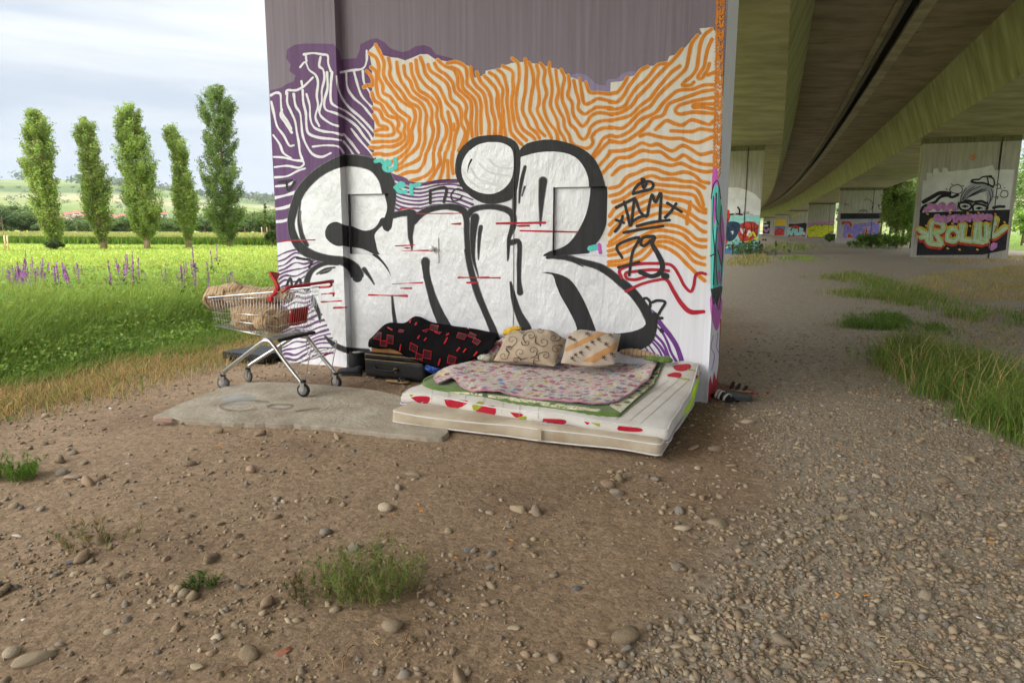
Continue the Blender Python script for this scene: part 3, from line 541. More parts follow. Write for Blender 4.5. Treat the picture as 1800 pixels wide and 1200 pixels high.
deck = empty('bridge_deck', (0, 0, 0), 0, 'long concrete motorway bridge deck with two box girders running overhead', 'bridge')
for sgn in (-1, 1):
    g = lambda du, z: (UM + sgn * du, z)
    # soffit, webs
    a_, b_ = 3.82, 9.70
    pr = [g(a_, 7.0), g(b_, 7.0), g(b_ + .55, 9.25), g(a_ - .75, 9.25)]
    pr2 = [g(a_ - .002, 6.998), g(b_ + .002, 6.998)]
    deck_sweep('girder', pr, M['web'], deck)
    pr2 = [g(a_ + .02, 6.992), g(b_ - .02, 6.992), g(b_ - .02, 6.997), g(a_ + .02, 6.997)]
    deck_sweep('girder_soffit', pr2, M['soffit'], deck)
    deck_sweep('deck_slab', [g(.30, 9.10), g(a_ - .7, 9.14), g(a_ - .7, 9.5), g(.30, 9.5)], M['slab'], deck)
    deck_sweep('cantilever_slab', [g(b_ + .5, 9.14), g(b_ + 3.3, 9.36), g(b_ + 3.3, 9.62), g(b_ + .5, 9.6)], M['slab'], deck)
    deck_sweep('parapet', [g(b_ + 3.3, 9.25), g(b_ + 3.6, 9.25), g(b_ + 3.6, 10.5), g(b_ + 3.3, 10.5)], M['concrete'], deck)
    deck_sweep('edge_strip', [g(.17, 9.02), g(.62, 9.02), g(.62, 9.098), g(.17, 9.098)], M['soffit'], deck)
deck_sweep('joint_cover', [(UM - .30, 9.44), (UM + .30, 9.44), (UM + .30, 9.52), (UM - .30, 9.52)], M['grout'], deck)
pp = []; 
for v in np.concatenate([np.arange(-9, 120, 6.0), np.arange(120, 331, 14.0)]): pp.append(UV(uc(v) + UM - .33, v, 8.88))
MB().tube(pp, 0.10, 8).build('drain_pipe', M['pipe'], deck, True)
# formwork board seams across the slab: thin raised lines
for i, v in enumerate(np.arange(10, 100, 7.2)):
    for sgn in (-1, 1):
        mbx = MB(); c = uc(v) + UM; u0, u1 = sorted((c + sgn * .66, c + sgn * 3.06)); ubox(mbx, u0, u1, v, v + .035, 9.088, 9.099 + .03, np.zeros(3))
        mbx.build('board_seam', M['soffit'], deck)

# ------------------------------------------------------------------ far piers
def far_pier(u, v, label, top=PH):
    th = hd_(v); ax = A * math.cos(th) - B * math.sin(th); bx = B * math.cos(th) + A * math.sin(th)
    c = UV(uc(v) + u, v); root = empty('bridge_pier', c, 0, label, 'bridge pier', 'bridge piers'); wd = (U1 - U0) / 2
    def pt(a, b, z): return ax * a + bx * b + np.array([0, 0, z])
    def bxs(name, a0, a1, b0, b1, z0, z1, mt):
        P = [pt(a, b, z) for a in (a0, a1) for b in (b0, b1) for z in (z0, z1)]
        return mesh(name, P, [(0, 1, 3, 2), (4, 6, 7, 5), (0, 4, 5, 1), (2, 3, 7, 6), (0, 2, 6, 4), (1, 5, 7, 3)], [mt], root)
    s1, s2 = -wd + 0.84, wd - 1.0
    bxs('pier_core', s1, s2, 0.012, PTH - .1, -.5, top - .02, M['concrete'])
    bxs('pilaster', -wd, s1, 0, PTH, -.5, top - .02, M['concrete']); bxs('pilaster', s2 + .05, wd, 0, PTH, -.5, top - .02, M['concrete'])
    bxs('joint', s2, s2 + .05, 0.06, PTH - .12, -.5, top - .03, M['grout'])
    bxs('dark_top_band', -wd - .004, wd + .004, -.006, PTH + .004, top - .34, top - .03, M['topband'])  # darker band round the top of the pier
    return root, c, ax, bx
class Flat:
    """paint on the front of a far pier; a coordinates 0..1 across, z in metres via pixels"""
    def __init__(s, root, c, ax, bx): s.root, s.c, s.ax, s.bx, s.k = root, c, ax, bx, 0
    def joint(s):
        a = (U1 - U0) / 2 - 1.0; off = 0.02 + (s.k + 2) * 0.0012; V = [s.ax * x - s.bx * off + np.array([0, 0, z]) for x, z in ((a, -.2), (a + .05, -.2), (a + .05, PH - .1), (a, PH - .1))]
        mesh('joint_seal', V, [(0, 1, 2, 3)], [M['grout']], s.root)
    def lay(s, name, shapes, mt):
        V, Fc = [], []
        wd = (U1 - U0) / 2
        for sh in shapes:
            s.k += 1
            for qi, poly in enumerate(sh):
                off = 0.02 + s.k * 0.0012 + qi * 0.00003; pl_ = []
                for q in poly:
                    p = plane(q[0], q[1], s.c - s.bx * off, s.bx); a = (p - s.c) @ s.ax; pl_.append(np.array([a, max(p[2], -.2)]))
                pl_ = clip(clip(pl_, 1, 0, wd - .01), -1, 0, wd - .01)
                if len(pl_) < 3: continue
                i = len(V); V.extend(s.ax * a - s.bx * off + np.array([0, 0, z]) for a, z in pl_); Fc.append(tuple(range(i, i + len(pl_))))
        if not V: return
        o = mesh(name, V, Fc, [mt], s.root)
        if len(shapes) > 1: o['kind'] = 'stuff'
        return o
M['pk'] = mat('pier_black_paint', (0.02, 0.02, 0.022), 0.7, 0.2)
M['pw'] = mat('pier_white_paint', (0.66, 0.66, 0.64), 0.8, 0.06, 2)
M['pg'] = mat('pier_grey_paint', (0.36, 0.37, 0.40), 0.8, 0.06, 2)
M['pgreen'] = mat('pier_green_paint', (0.22, 0.50, 0.20), 0.7, 0.5, 5, c2=(0.62, 0.70, 0.36))
M['pred'] = mat('pier_red_paint', (0.48, 0.045, 0.03), 0.7, 0.2, 4)
M['pyel'] = mat('pier_yellow_paint', (0.72, 0.45, 0.04), 0.7, 0.15, 4)
M['pyg'] = mat('pier_lime_paint', (0.56, 0.60, 0.03), 0.7, 0.15, 4)
M['ppink'] = mat('pier_pink_paint', (0.50, 0.22, 0.44), 0.7, 0.15, 4)
M['pblue'] = mat('pier_blue_paint', (0.10, 0.20, 0.42), 0.7, 0.2, 4)
M['pvio'] = mat('pier_violet_paint', (0.24, 0.20, 0.55), 0.7, 0.15, 4)
M['pteal'] = mat('pier_teal_paint', (0.28, 0.60, 0.56), 0.7, 0.1, 4)
M['pbrown'] = mat('pier_brown_paint', (0.16, 0.10, 0.07), 0.7, 0.1, 4)
M['porange'] = mat('pier_orange_paint', (0.62, 0.17, 0.03), 0.7, 0.1, 4)
Z4, Z3 = T(1540, 230, 4.8), T(1220, 240, 4.737)
UR, UL = UM + 6.76, UM - 6.76
VR = [48.0, 99.0, 149.5, 200.0, 250.0, 300.0]
# right row, nearest: portrait above, wild lettering below
r1 = Flat(*far_pier(UR - .3, VR[0], 'right-hand far pier painted with a capped face above green graffiti letters'))
S_ = lambda s, w_=2.0, z=Z4, **k: stroke(pts(s, z), w_, **k)
Fl = lambda s, z=Z4, **k: fill(pts(s, z), **k)
r1.lay('white_ground', [Fl('380,690 395,420 430,420 430,355 470,355 475,400 485,320 525,320 530,350 560,350 565,310 600,310 610,345 690,330 760,335 800,320 900,315 960,300 985,285 1000,330 1080,330 1165,325 1120,700', rag=2)], M['pw'])
r1.lay('black_ground', [Fl('372,690 700,678 1130,664 1095,1005 900,1045 340,1050')], M['pk'])
r1.lay('smoke_clouds', [S_(s, 1.6) for s in ('620,500 640,470 690,455 725,480 720,520 680,530 640,520 620,500', '1010,460 1040,450 1050,480 1020,490', '1050,530 1070,505 1110,515 1105,555 1065,560 1045,540', '1000,560 1030,555 1020,575', '635,450 645,455', '725,465 740,465', '590,490 600,495', '1055,490 1060,495', '1080,480 1085,482')] + [S_('380,680 400,640 450,620 500,600 540,560 600,545 640,560 690,540', 5), S_('400,600 470,560 540,525 620,530', 7), S_('990,650 1030,640 1080,640', 5)], M['pk'])
r1.lay('pink_letters', [S_(s, 9) for s in ('420,670 470,640 430,630 500,640', '520,660 560,620 580,660', '600,660 640,620 660,660')], M['ppink'])
r1.lay('hair_and_cap', [Fl('700,615 715,540 750,480 810,445 900,440 960,470 995,500 990,570 950,630 935,600 940,510 900,510 850,540 790,560 740,590 715,610')], M['pg'])
hair = [S_(s, 1.3) for s in ('720,600 760,520 830,470', '735,580 790,510 880,470', '740,590 810,535 900,490', '760,570 850,520 930,490', '950,500 965,560 950,630', '970,490 985,540 960,600', '710,600 725,540 760,490', '780,560 860,525 930,505')]
cap = [S_('805,430 850,440 900,440 950,455 985,475', 3.5), S_('805,430 815,415 870,410', 3), S_('870,410 900,390 950,385 990,405 998,450 985,475', 2.5), S_('940,395 950,455', 2), S_('955,385 970,385', 4)]
face = [S_('700,640 705,612 750,605 800,620 800,650 770,670 720,665 700,640', 3.5), S_('815,640 830,620 880,620 935,640 930,662', 3.5), S_('815,640 820,668', 3.5), S_('800,630 815,635', 3), S_('735,605 770,590 815,600', 4.5), S_('835,600 890,595 925,610', 4.5), S_('725,640 750,630 775,640', 2), S_('845,655 870,645 895,655', 2), S_('745,640 755,640', 4), S_('860,655 872,655', 4), S_('940,600 945,650 935,665', 2), S_('695,600 690,640 690,665', 1.6)]
r1.lay('portrait_lines', hair + cap + face, M['pk'])
r1.lay('number_mark', [S_('830,205 805,205 800,220 825,220 825,240 800,245', 1.5), S_('835,200 805,245', 1.3)], M['porange'])
ROLL = ['460,920 470,780 520,770 560,790 560,840 500,860', '500,860 550,950', '600,920 610,850 660,830 700,880 660,930 600,920', '720,920 740,800', '720,800 730,910 800,930', '830,930 850,790', '840,930 900,940', '870,790 880,900 930,920', '930,800 930,930', '960,890 1010,750', '970,830 990,890 1090,820', '370,840 440,880 380,900', '440,870 440,940 540,960']
r1.lay('yellow_glow', [S_(s, 15) for s in ROLL] + [S_('%d,%d %d,%d' % (x, y, x + 8, y + 4), 3) for x, y in ((430, 700), (620, 690), (770, 690), (860, 690), (1000, 700), (420, 800), (1080, 770), (600, 990), (700, 1000), (850, 1000), (640, 780), (790, 800))], M['pyel'])
r1.lay('red_letters', [S_(' '.join('%g,%g' % (p[0] - 3, p[1] + 18) for p in pts(s)), 11) for s in ROLL], M['pred'])
r1.lay('green_letters', [S_(s, 9) for s in ROLL], M['pgreen'])
r1.lay('letter_keylines', [S_(s, 1.4) for s in ROLL], M['pw'])
r1.lay('upper_word', [S_(s, 5.5) for s in ('505,760 500,720 530,715 530,740 515,740 540,765', '560,740 580,725 555,730 560,760 585,755', '620,720 600,735 625,745 600,765', '635,725 680,715', '655,720 660,765', '680,765 700,715 720,760', '735,760 735,715 770,755 770,710', '790,760 790,712 815,720 795,735', '825,755 840,710 855,750', '870,750 870,708 900,745 900,705', '940,710 915,725 940,745', '955,735 975,720 955,715 955,745 980,740')], M['ppink'])
r1.lay('pink_splash', [Fl('950,970 990,940 1025,950 1020,985 980,1010 955,1005')], M['ppink'])
r1.joint()
# right row, second: violet letters under a black band
r2 = Flat(*far_pier(UR, VR[1], 'far pier with violet lettering below a broad black band'))
s3 = lambda s, w_=2.0, **k: stroke(pts(s, Z3), w_, **k)
f3 = lambda s, **k: fill(pts(s, Z3), **k)
r2.lay('grey_ground', [f3('1215,640 1600,640 1590,860 1210,865')], M['pg'])
r2.lay('black_band', [f3('1220,640 1600,638 1598,684 1218,688')], M['pk'])
ML = ['1255,830 1270,740', '1270,740 1310,800 1340,740', '1340,740 1340,830', '1375,740 1370,830 1420,830', '1375,785 1410,780', '1380,740 1430,735', '1440,735 1500,735 1450,830 1510,825', '1530,750 1520,820 1570,820 1575,750 1530,745']
r2.lay('red_splashes', [s3('1240,720 1300,730 1290,830', 6), s3('1420,760 1440,820', 6), s3('1540,720 1580,760 1560,830', 7), s3('1250,800 1330,840', 4)], M['pred'])
r2.lay('yellow_keyline', [s3(s, 9.5) for s in ML], M['pyel'])
r2.lay('violet_letters', [s3(s, 8) for s in ML], M['pvio'])
r2.lay('sketch_lines', [s3('1375,630 1390,615 1430,615 1445,632', 1.2), s3('1400,630 1420,620', 1), s3('1420,530 1450,520 1490,560 1480,600', .8), s3('1250,560 1290,570', .8), s3('1470,610 1490,590', .8)], M['pk'])
r2.joint()
r3 = Flat(*far_pier(UR, VR[2], 'far pier with yellow-green spiky graffiti letters'))
r3.lay('grey_ground', [f3('935,720 1190,705 1185,845 930,848')], M['ppink'])
CL = ['985,760 950,780 960,820 990,820', '1010,750 1010,820', '1010,785 1040,780', '1045,750 1040,825', '1090,750 1060,780 1100,790 1060,825', '1120,750 1150,770 1110,780', '1120,750 1115,825 1160,820', '950,810 1170,750']
r3.lay('black_keyline', [s3(s, 8.5) for s in CL], M['pk']); r3.lay('yellow_letters', [s3(s, 7) for s in CL], M['pyg'])
r3.joint()
r4 = Flat(*far_pier(UR, VR[3], 'far pier with turquoise and red letters on a black ground'))
r4.lay('black_ground', [f3('745,735 780,728 850,728 920,718 940,725 925,835 745,832')], M['pk'])
SL = ['800,765 770,775 800,795 775,815', '810,815 830,770 845,815', '855,775 855,815 880,800', '885,765 885,815', '900,770 890,790 915,810']
r4.lay('red_flames', [s3('765,800 800,760 850,750 900,780 920,810', 5), s3('760,810 850,830 920,815', 4)], M['pred']); r4.lay('turquoise_letters', [s3(s, 4.5) for s in SL], M['pteal']); r4.lay('yellow_sweep', [s3('820,670 880,640', 2)], M['pyg'])
r5 = Flat(*far_pier(UR, VR[4], 'distant pier painted yellow above blue and red'))
r5.lay('yellow_field', [f3('636,690 760,690 758,745 636,745')], M['pyel']); r5.lay('blue_field', [f3('634,745 760,745 750,828 634,826')], M['pblue'])
r5.lay('red_letters', [s3(s, 4.5) for s in ('650,800 660,770 680,800 700,770', '700,800 740,790 720,770', '650,815 740,812')], M['pred'])
r6 = Flat(*far_pier(UR, VR[5], 'most distant pier with white bubbles over a black and pink piece'))
r6.lay('black_ground', [f3('545,705 635,705 628,808 545,805')], M['pk']); r6.lay('white_bubbles', [s3('560,720 600,712', 3), s3('565,745 610,740', 4)], M['pw']); r6.lay('pink_letters', [s3('555,790 580,770 600,790 620,770', 4)], M['ppink'])
# left row, second pier: red brick monster over teal
l2 = Flat(*far_pier(UL - .55, 48.0, 'pier behind the near one with a white dome, red blob and teal graffiti'))
l2.lay('white_dome', [f3('230,560 240,440 290,425 370,425 450,450 510,480 555,530 552,700 230,720')], M['pw'])
l2.lay('teal_ground', [f3('225,720 300,660 552,655 545,720 535,975 220,980')], M['pteal'])
l2.lay('blue_base', [f3('220,900 545,890 530,985 215,985', rag=2), s3('380,910 420,900 470,930 520,920', 5)], M['pblue'])
l2.lay('teal_base_marks', [s3(s, 3.2) for s in ('240,930 300,920', '330,950 380,925 430,960', '400,900 520,905', '450,960 530,945', '430,930 500,925')], M['pteal'])
l2.lay('red_body', [f3('360,780 390,725 440,705 500,710 540,740 530,830 480,860 400,880 370,840'), f3('235,900 240,700 255,620 275,605 295,615 300,680 280,720 300,760 285,860 265,910')], M['pred'])
l2.lay('navy_ball', [f3('245,800 250,740 290,710 350,710 385,735 370,800 330,860 280,870', smooth=3)], mat('pier_navy_paint', (0.02, 0.045, 0.09), 0.6, 0.3, 3))
l2.lay('brick_lines', [s3(s, 1.2) for s in ('370,780 420,760 480,775 535,760', '380,820 430,800 520,810', '400,730 420,760 430,800 420,850', '470,710 480,775 470,850', '510,720 500,780 520,820', '245,700 290,690', '240,760 290,760', '245,820 290,810')] + [s3('365,590 378,610 378,645', 3), s3('300,650 350,645 400,650', 3)], M['pk'])
l2.lay('grey_blocks', [f3('330,640 345,635 355,655 330,655'), f3('408,628 425,622 428,650 408,650'), f3('430,625 460,622 462,650 430,650'), f3('470,645 490,645 490,655 470,655')], M['pg'])
l2.lay('white_letters', [s3('390,770 405,805 415,770', 3), s3('445,820 460,785 475,820', 3), s3('310,795 325,790 320,810', 2)], M['pw'])
l2.lay('lime_marks', [s3(s, 3.5) for s in ('460,830 490,800 510,830', '440,880 480,870', '500,860 530,850')], M['pyg'])
l2.joint()

# ------------------------------------------------------------------ stones
def ico(sub):
    bm = bmesh.new(); bmesh.ops.create_icosphere(bm, subdivisions=sub, radius=1.0); bm.verts.index_update()
    V = np.array([v.co[:] for v in bm.verts]); Fc = np.array([[v.index for v in f.verts] for f in bm.faces]); bm.free(); return V, Fc
def stone_shape(sub, seed, angular=0.35):
    V, Fc = ico(sub); r_ = np.random.default_rng(seed)
    for _ in range(9 if sub > 1 else 5):               # flatten a few facets, as river stones are
        n = r_.normal(size=3); n /= np.linalg.norm(n); d = r_.uniform(0.45, 0.85); h = V @ n
        V = V - np.outer(np.clip(h - d, 0, None) * (0.92 if r_.random() < angular + .3 else .6), n)
    V = V * (1 + fbm(V + seed * 3.1, 1.1, 2)[:, None] * 0.45)
    return V * np.array([1.0, r_.uniform(.62, .9), r_.uniform(.42, .68)]), Fc
STONES = [np.array(c) for c in ((.29, .225, .145), (.33, .265, .18), (.25, .205, .15), (.22, .20, .17), (.36, .29, .19), (.27, .19, .12), (.19, .18, .16), (.40, .34, .25), (.31, .215, .145), (.24, .185, .12))]
STONES = [c * .68 + np.array([.285, .215, .145]) * .32 for c in STONES]      # all a little dusty
def scatter_stones(name, P, S, sub, mt, sink=0.35, parent=None):
    bases = [stone_shape(sub, 40 + i)[0] for i in range(7)]; Fc = stone_shape(sub, 40)[1]
    n = len(P); pick = RNG.integers(0, 7, n); BV = np.array(bases)[pick]
    s3_ = S[:, None] * np.stack([RNG.uniform(.85, 1.3, n), RNG.uniform(.8, 1.15, n), RNG.uniform(.7, 1.1, n)], 1)
    V = BV * s3_[:, None, :]
    tl = RNG.normal(0, .22, (n, 2)); V[:, :, 2] += V[:, :, 0] * tl[:, :1] + V[:, :, 1] * tl[:, 1:]
    a = RNG.uniform(0, 6.283, n); c, s = np.cos(a)[:, None], np.sin(a)[:, None]
    x = V[:, :, 0] * c - V[:, :, 1] * s; y = V[:, :, 0] * s + V[:, :, 1] * c
    V = np.stack([x + P[:, 0:1], y + P[:, 1:2], V[:, :, 2] + P[:, 2:3] + (S * (0.5 - sink))[:, None]], -1)
    k = V.shape[1]; FF = (Fc[None] + (np.arange(n) * k)[:, None, None]).reshape(-1, 3)
    C = np.array(STONES)[RNG.integers(0, len(STONES), n)] * RNG.uniform(.75, 1.2, (n, 1)); C = np.repeat(C, k, 0)
    return bigmesh(name, V.reshape(-1, 3), FF, mt, parent, True, C)
M['stone'] = mat('river_stone', (0.85, 0.85, 0.85), 0.95, 0, 9, c2=(1.3, 1.3, 1.3), bump=0.4, bscale=60, bdist=0.004, attr=True, spec=0.12)
def seen(P, lo=0, hi=1800):
    q, z = proj(np.column_stack([P[:, :2], np.zeros(len(P))])); return (q[:, 0] > lo - 330) & (q[:, 0] < hi + 330) & (q[:, 1] < 1300) & (z > 0.3), q, z
_bed = np.array([(A * u + B * v)[:2] for u, v in ((-2.85, 4.55), (-.85, 4.55), (-.85, 6.2), (-2.85, 6.2))])
_pierp = np.array([(A * u + B * v)[:2] for u, v in ((U0, V_F), (U1, V_F), (U1, V_F + PTH), (U0, V_F + PTH))])
_slab = gpoly([(268, 738), (412, 680), (520, 676), (700, 700), (760, 742), (786, 770), (560, 754), (400, 748)])
PATCH = np.array([fbm(P3(np.array([0.0]), np.array([0.0])), 1)[0]])
def cloud(n_per_m2, d1, d0=1.75):
    n = int((d1 ** 2 - d0 ** 2) * 1.05 * n_per_m2); d = np.sqrt(RNG.uniform(d0 ** 2, d1 ** 2, n)); x = RNG.uniform(-1.05, 1.05, n) * d
    P = np.stack([x, d], 1); ok, q, z = seen(P); ok &= ~inpoly(P, _bed) & ~inpoly(P, _pierp) & ~inpoly(P, _slab)
    ok &= (edge_meadow(P) < -.3) & (RNG.random(len(P)) < sstep(d1, d1 * .55, P[:, 1]))
    return P[ok]
def thin(P, p_dirt, p_grav, patchy=1.0):
    g = gravel(P); n = sstep(-.12, .2, fbm(P3(P[:, 0], P[:, 1], 5), 1.1, 3) + .35 * fbm(P3(P[:, 0], P[:, 1], 8), 4.0, 2)); lf = sstep(.4, -1.6, P[:, 0]) * sstep(5.5, 3.2, P[:, 1])
    pr = p_dirt * ((1 - patchy) + patchy * n * 1.6) * (1 + 1.2 * lf) * (1 - g) + p_grav * g; return P[RNG.random(len(P)) < pr]
def with_z(P): return np.column_stack([P, hgt(P)])
Ps = thin(cloud(3400, 3.8), .12, 1.0, .85); scatter_stones('gravel', with_z(Ps), RNG.uniform(.0035, .009, len(Ps)), 1, M['stone'], .32)['kind'] = 'stuff'
Ps = thin(cloud(1500, 8.2), .09, .9, .9); scatter_stones('gravel', with_z(Ps), RNG.uniform(.007, .014, len(Ps)), 1, M['stone'], .32)['kind'] = 'stuff'
Ps = thin(cloud(230, 12), .20, 1.0, .9); scatter_stones('gravel', with_z(Ps), .012 + .016 * RNG.random(len(Ps)) ** 2, 1, M['stone'], .36)['kind'] = 'stuff'
Ps = thin(cloud(420, 4.6), .012, .85); scatter_stones('gravel', with_z(Ps), .013 + .014 * RNG.random(len(Ps)) ** 1.5, 1, M['stone'], .15)['kind'] = 'stuff'
Ps = thin(cloud(30, 9), .55, .4, .75); scatter_stones('gravel', with_z(Ps), .018 + .014 * RNG.random(len(Ps)), 1, M['stone'], .42)['kind'] = 'stuff'
for o in COL.objects:
    if o.name.startswith('gravel'): tag(o, 'small grey and tan stones strewn over the trodden earth', 'gravel')
# larger stones, each its own piece of the ground
def lone_stone(name, x, y, s, seed, colr, ang=0.35, flat=1.0, rz=0.0, parent=None, sub=2, dims=None):
    V, Fc = stone_shape(sub, seed, ang); V = V * s * (np.array(dims) if dims else np.array([1, 1, flat]))
    o = mesh(name, V, Fc, [M['stone']], parent, True, np.tile(np.asarray(colr), (len(V), 1)))
    o.location = (x, y, gz_at(x, y) + s * (dims[2] if dims else flat) * 0.22); o.rotation_euler = (RNG.normal(0, .12), RNG.normal(0, .12), rz); return o
big = cloud(14, 7.0); big = thin(big, .42, .42, .6); order = np.argsort(np.hypot(big[:, 0], big[:, 1])); big = big[order]; inv_ = seen(big)[1]; big = big[(inv_[:, 0] > -20) & (inv_[:, 0] < 1820)][:285]
lib = []
for i in range(30):
    V, Fc = stone_shape(2, 200 + i); lib.append(mesh('stone', V, Fc, [M['stone']], None, True, np.tile(STONES[i % len(STONES)] * (0.8 + .04 * (i % 9)), (len(V), 1)), link=False).data)
for i, (x, y) in enumerate(big):
    o = bpy.data.objects.new('stone', lib[i % 30]); COL.objects.link(o); o.parent = gobj; s = .027 + .030 * RNG.random() ** 1.6
    o.scale = (s * RNG.uniform(.9, 1.4), s * RNG.uniform(.8, 1.2), s * RNG.uniform(.8, 1.15)); o.location = (x, y, gz_at(x, y) + s * .14); o.rotation_euler = (RNG.normal(0, .2), RNG.normal(0, .2), RNG.uniform(0, 6.28))
def at_stone(px, py, wpx, seed, colr, label, dims=(1, .75, .6), rz=0.0, ang=.35):
    g = ground(px, py); s = wpx / 2 / F * g[1] * 1.02
    o = lone_stone('loose_stone', g[0], g[1], s, seed, colr, ang, rz=rz, sub=3, dims=dims); return tag(o, label, 'stone', 'large loose stones')
at_stone(60, 1158, 78, 3, (.30, .24, .165), 'largest tan boulder lying at the bottom left corner', (1, .55, .62), .55)
at_stone(92, 1142, 26, 4, (.29, .24, .17), 'small tan stone leaning on the largest boulder', (1, .8, .8))
at_stone(498, 1146, 36, 11, (.33, .135, .085), 'flat red triangular stone among pebbles at the bottom', (1, .7, .5), .6, .9)
at_stone(128, 841, 32, 6, (.33, .25, .18), 'rounded pinkish stone near the small green tuft at left edge', (1, .8, .85))
at_stone(127, 988, 34, 7, (.13, .13, .13), 'dark slate-grey pointed stone at the left', (1, .6, .55), .5)
at_stone(905, 1101, 27, 8, (.34, .28, .19), 'pale oval pebble alone at the bottom centre', (1, .8, .6))
at_stone(1488, 1013, 34, 9, (.30, .21, .165), 'pinkish wedge-shaped stone on the gravel at right', (1, .7, .6), .2, .9)
at_stone(1553, 1021, 30, 10, (.34, .27, .18), 'long tan pebble right of the pinkish wedge stone', (1, .5, .45))
at_stone(350, 1172, 34, 12, (.36, .30, .20), 'cream rounded stone at the bottom edge left of centre', (1, .75, .6))
at_stone(1015, 1030, 22, 13, (.12, .125, .13), 'round dark grey stone in front of the mattress', (1, .95, .75))
at_stone(827, 965, 24, 14, (.14, .15, .16), 'dark blue-grey angular stone below the green weed clump', (1, .8, .6), .4, .9)
at_stone(1192, 1135, 38, 15, (.35, .28, .19), 'flat tan stone at the bottom right of centre', (1, .42, .4), .1)
at_stone(862, 993, 27, 16, (.22, .20, .17), 'rough grey stone with a tan face near the centre', (1, .8, .8), .3, .9)
at_stone(29, 938, 20, 17, (.60, .56, .48), 'nearly white stone near the left edge', (1, .7, .6))
at_stone(1275, 1090, 22, 18, (.33, .20, .14), 'brownish-red stone on the left rim of the gravel', (1, .6, .5), 1.9)

# litter: cigarette ends, paper scraps, twigs
M['butt'] = mat('cigarette_cork', (0.62, 0.25, 0.05), 0.8); M['paper'] = mat('white_scrap', (0.72, 0.72, 0.70), 0.8)
M['twig'] = mat('dry_twig', (0.24, 0.14, 0.07), 0.9, .2); M['straw'] = mat('straw', (0.42, 0.31, 0.15), 0.9, .2)
but = MB().tube([(0, 0, 0), (.022, 0, 0)], .004, 8).build('cigarette_end', M['butt']); COL.objects.unlink(but)
for i, (px, py) in enumerate([(1475, 1050), (1518, 1050), (1445, 1090), (1617, 1044), (1735, 955), (1747, 951), (735, 886), (690, 905), (737, 899), (895, 948), (465, 807), (384, 790), (800, 980), (1524, 815), (1475, 786), (1758, 800), (826, 831)]):
    g = ground(px, py); o = but.copy(); COL.objects.link(o); o.location = (g[0], g[1], gz_at(g[0], g[1]) + .012); o.rotation_euler = (0, RNG.normal(0, .1), RNG.uniform(0, 6.28)); tag(o, 'tiny orange cigarette end dropped on the stony ground', 'cigarette end', 'cigarette ends')
for i, (px, py, w_) in enumerate([(195, 719, 9), (225, 820, 7), (505, 791, 5), (42, 1091, 10), (1720, 1089, 9), (1547, 1196, 10), (823, 1070, 6), (1475, 806, 7), (1680, 742, 7), (275, 878, 6), (450, 892, 6)]):
    g = ground(px, py); s = w_ / F * g[1]; V, Fc = ico(1); V = V * np.array([s * .6, s * .4, s * .12]); V[:, 2] += np.sin(V[:, 0] * 90) * s * .15
    o = mesh('paper_scrap', V, Fc, [M['paper']], None, True); o.location = (g[0], g[1], gz_at(g[0], g[1]) + .014); o.rotation_euler = (.1, .2, RNG.uniform(0, 6)); tag(o, 'tiny white scrap of litter on the bare earth', 'litter', 'white scraps of litter')
for i in range(38):
    px, py = (RNG.uniform(150, 1100), RNG.uniform(870, 1190)) if i < 30 else (RNG.uniform(1250, 1780), RNG.uniform(900, 1190))
    g = ground(px, py); L_ = RNG.uniform(.03, .11); a = RNG.uniform(0, 6.28); q = [np.array([math.cos(a) * t * L_ + RNG.normal(0, .008), math.sin(a) * t * L_ + RNG.normal(0, .008), .006 + .012 * math.sin(t * 3)]) for t in np.linspace(0, 1, 5)]
    o = MB().tube(smoothpath(q, 3), RNG.uniform(.0014, .003), 5).build('twig', M['twig'] if i % 3 else M['straw'], None, True); o.location = (g[0], g[1], gz_at(g[0], g[1]) + .006); tag(o, 'thin dry brown twig lying among the stones', 'twig', 'dry twigs on the ground')

# ------------------------------------------------------------------ grass and leaves
M['blade'] = mat('grass_blade', (0.85, 0.85, 0.85), 0.7, 0, 3, c2=(1.1, 1.1, 1.1), attr=True, trans=0.35, spec=0.25)
M['leaf'] = mat('leaf', (0.8, 0.8, 0.8), 0.6, 0, 2, c2=(1.15, 1.15, 1.15), attr=True, trans=0.42, spec=0.3)
def blades(P, H, Wd, lean, C, wind=(0, 0)):
    """P (n,3) roots -> verts, tris, colours"""
    n = len(P); a = RNG.uniform(0, 6.283, n); ld = np.stack([np.cos(a), np.sin(a)], 1) * (lean * H * RNG.uniform(.2, 1.2, n))[:, None] + np.array(wind) * H[:, None]
    b = RNG.uniform(0, 6.283, n); wv = np.stack([np.cos(b), np.sin(b)], 1) * (Wd / 2)[:, None]
    def pt(t, sg, wf):
        xy = P[:, :2] + ld * t ** 2 + sg * wv * wf; z = P[:, 2] + H * (t - .18 * t * t * (np.hypot(*ld.T) / (H + 1e-6)))
        return np.column_stack([xy, z])
    V = np.stack([pt(0, -1, .8), pt(0, 1, .8), pt(.5, -1, 1), pt(.5, 1, 1), pt(1, 0, 0)], 1).reshape(-1, 3)
    base = (np.arange(n) * 5)[:, None]; Fc = np.concatenate([base + np.array([[0, 1, 3]]), base + np.array([[0, 3, 2]]), base + np.array([[2, 3, 4]])])
    return V, Fc, np.repeat(C, 5, 0)
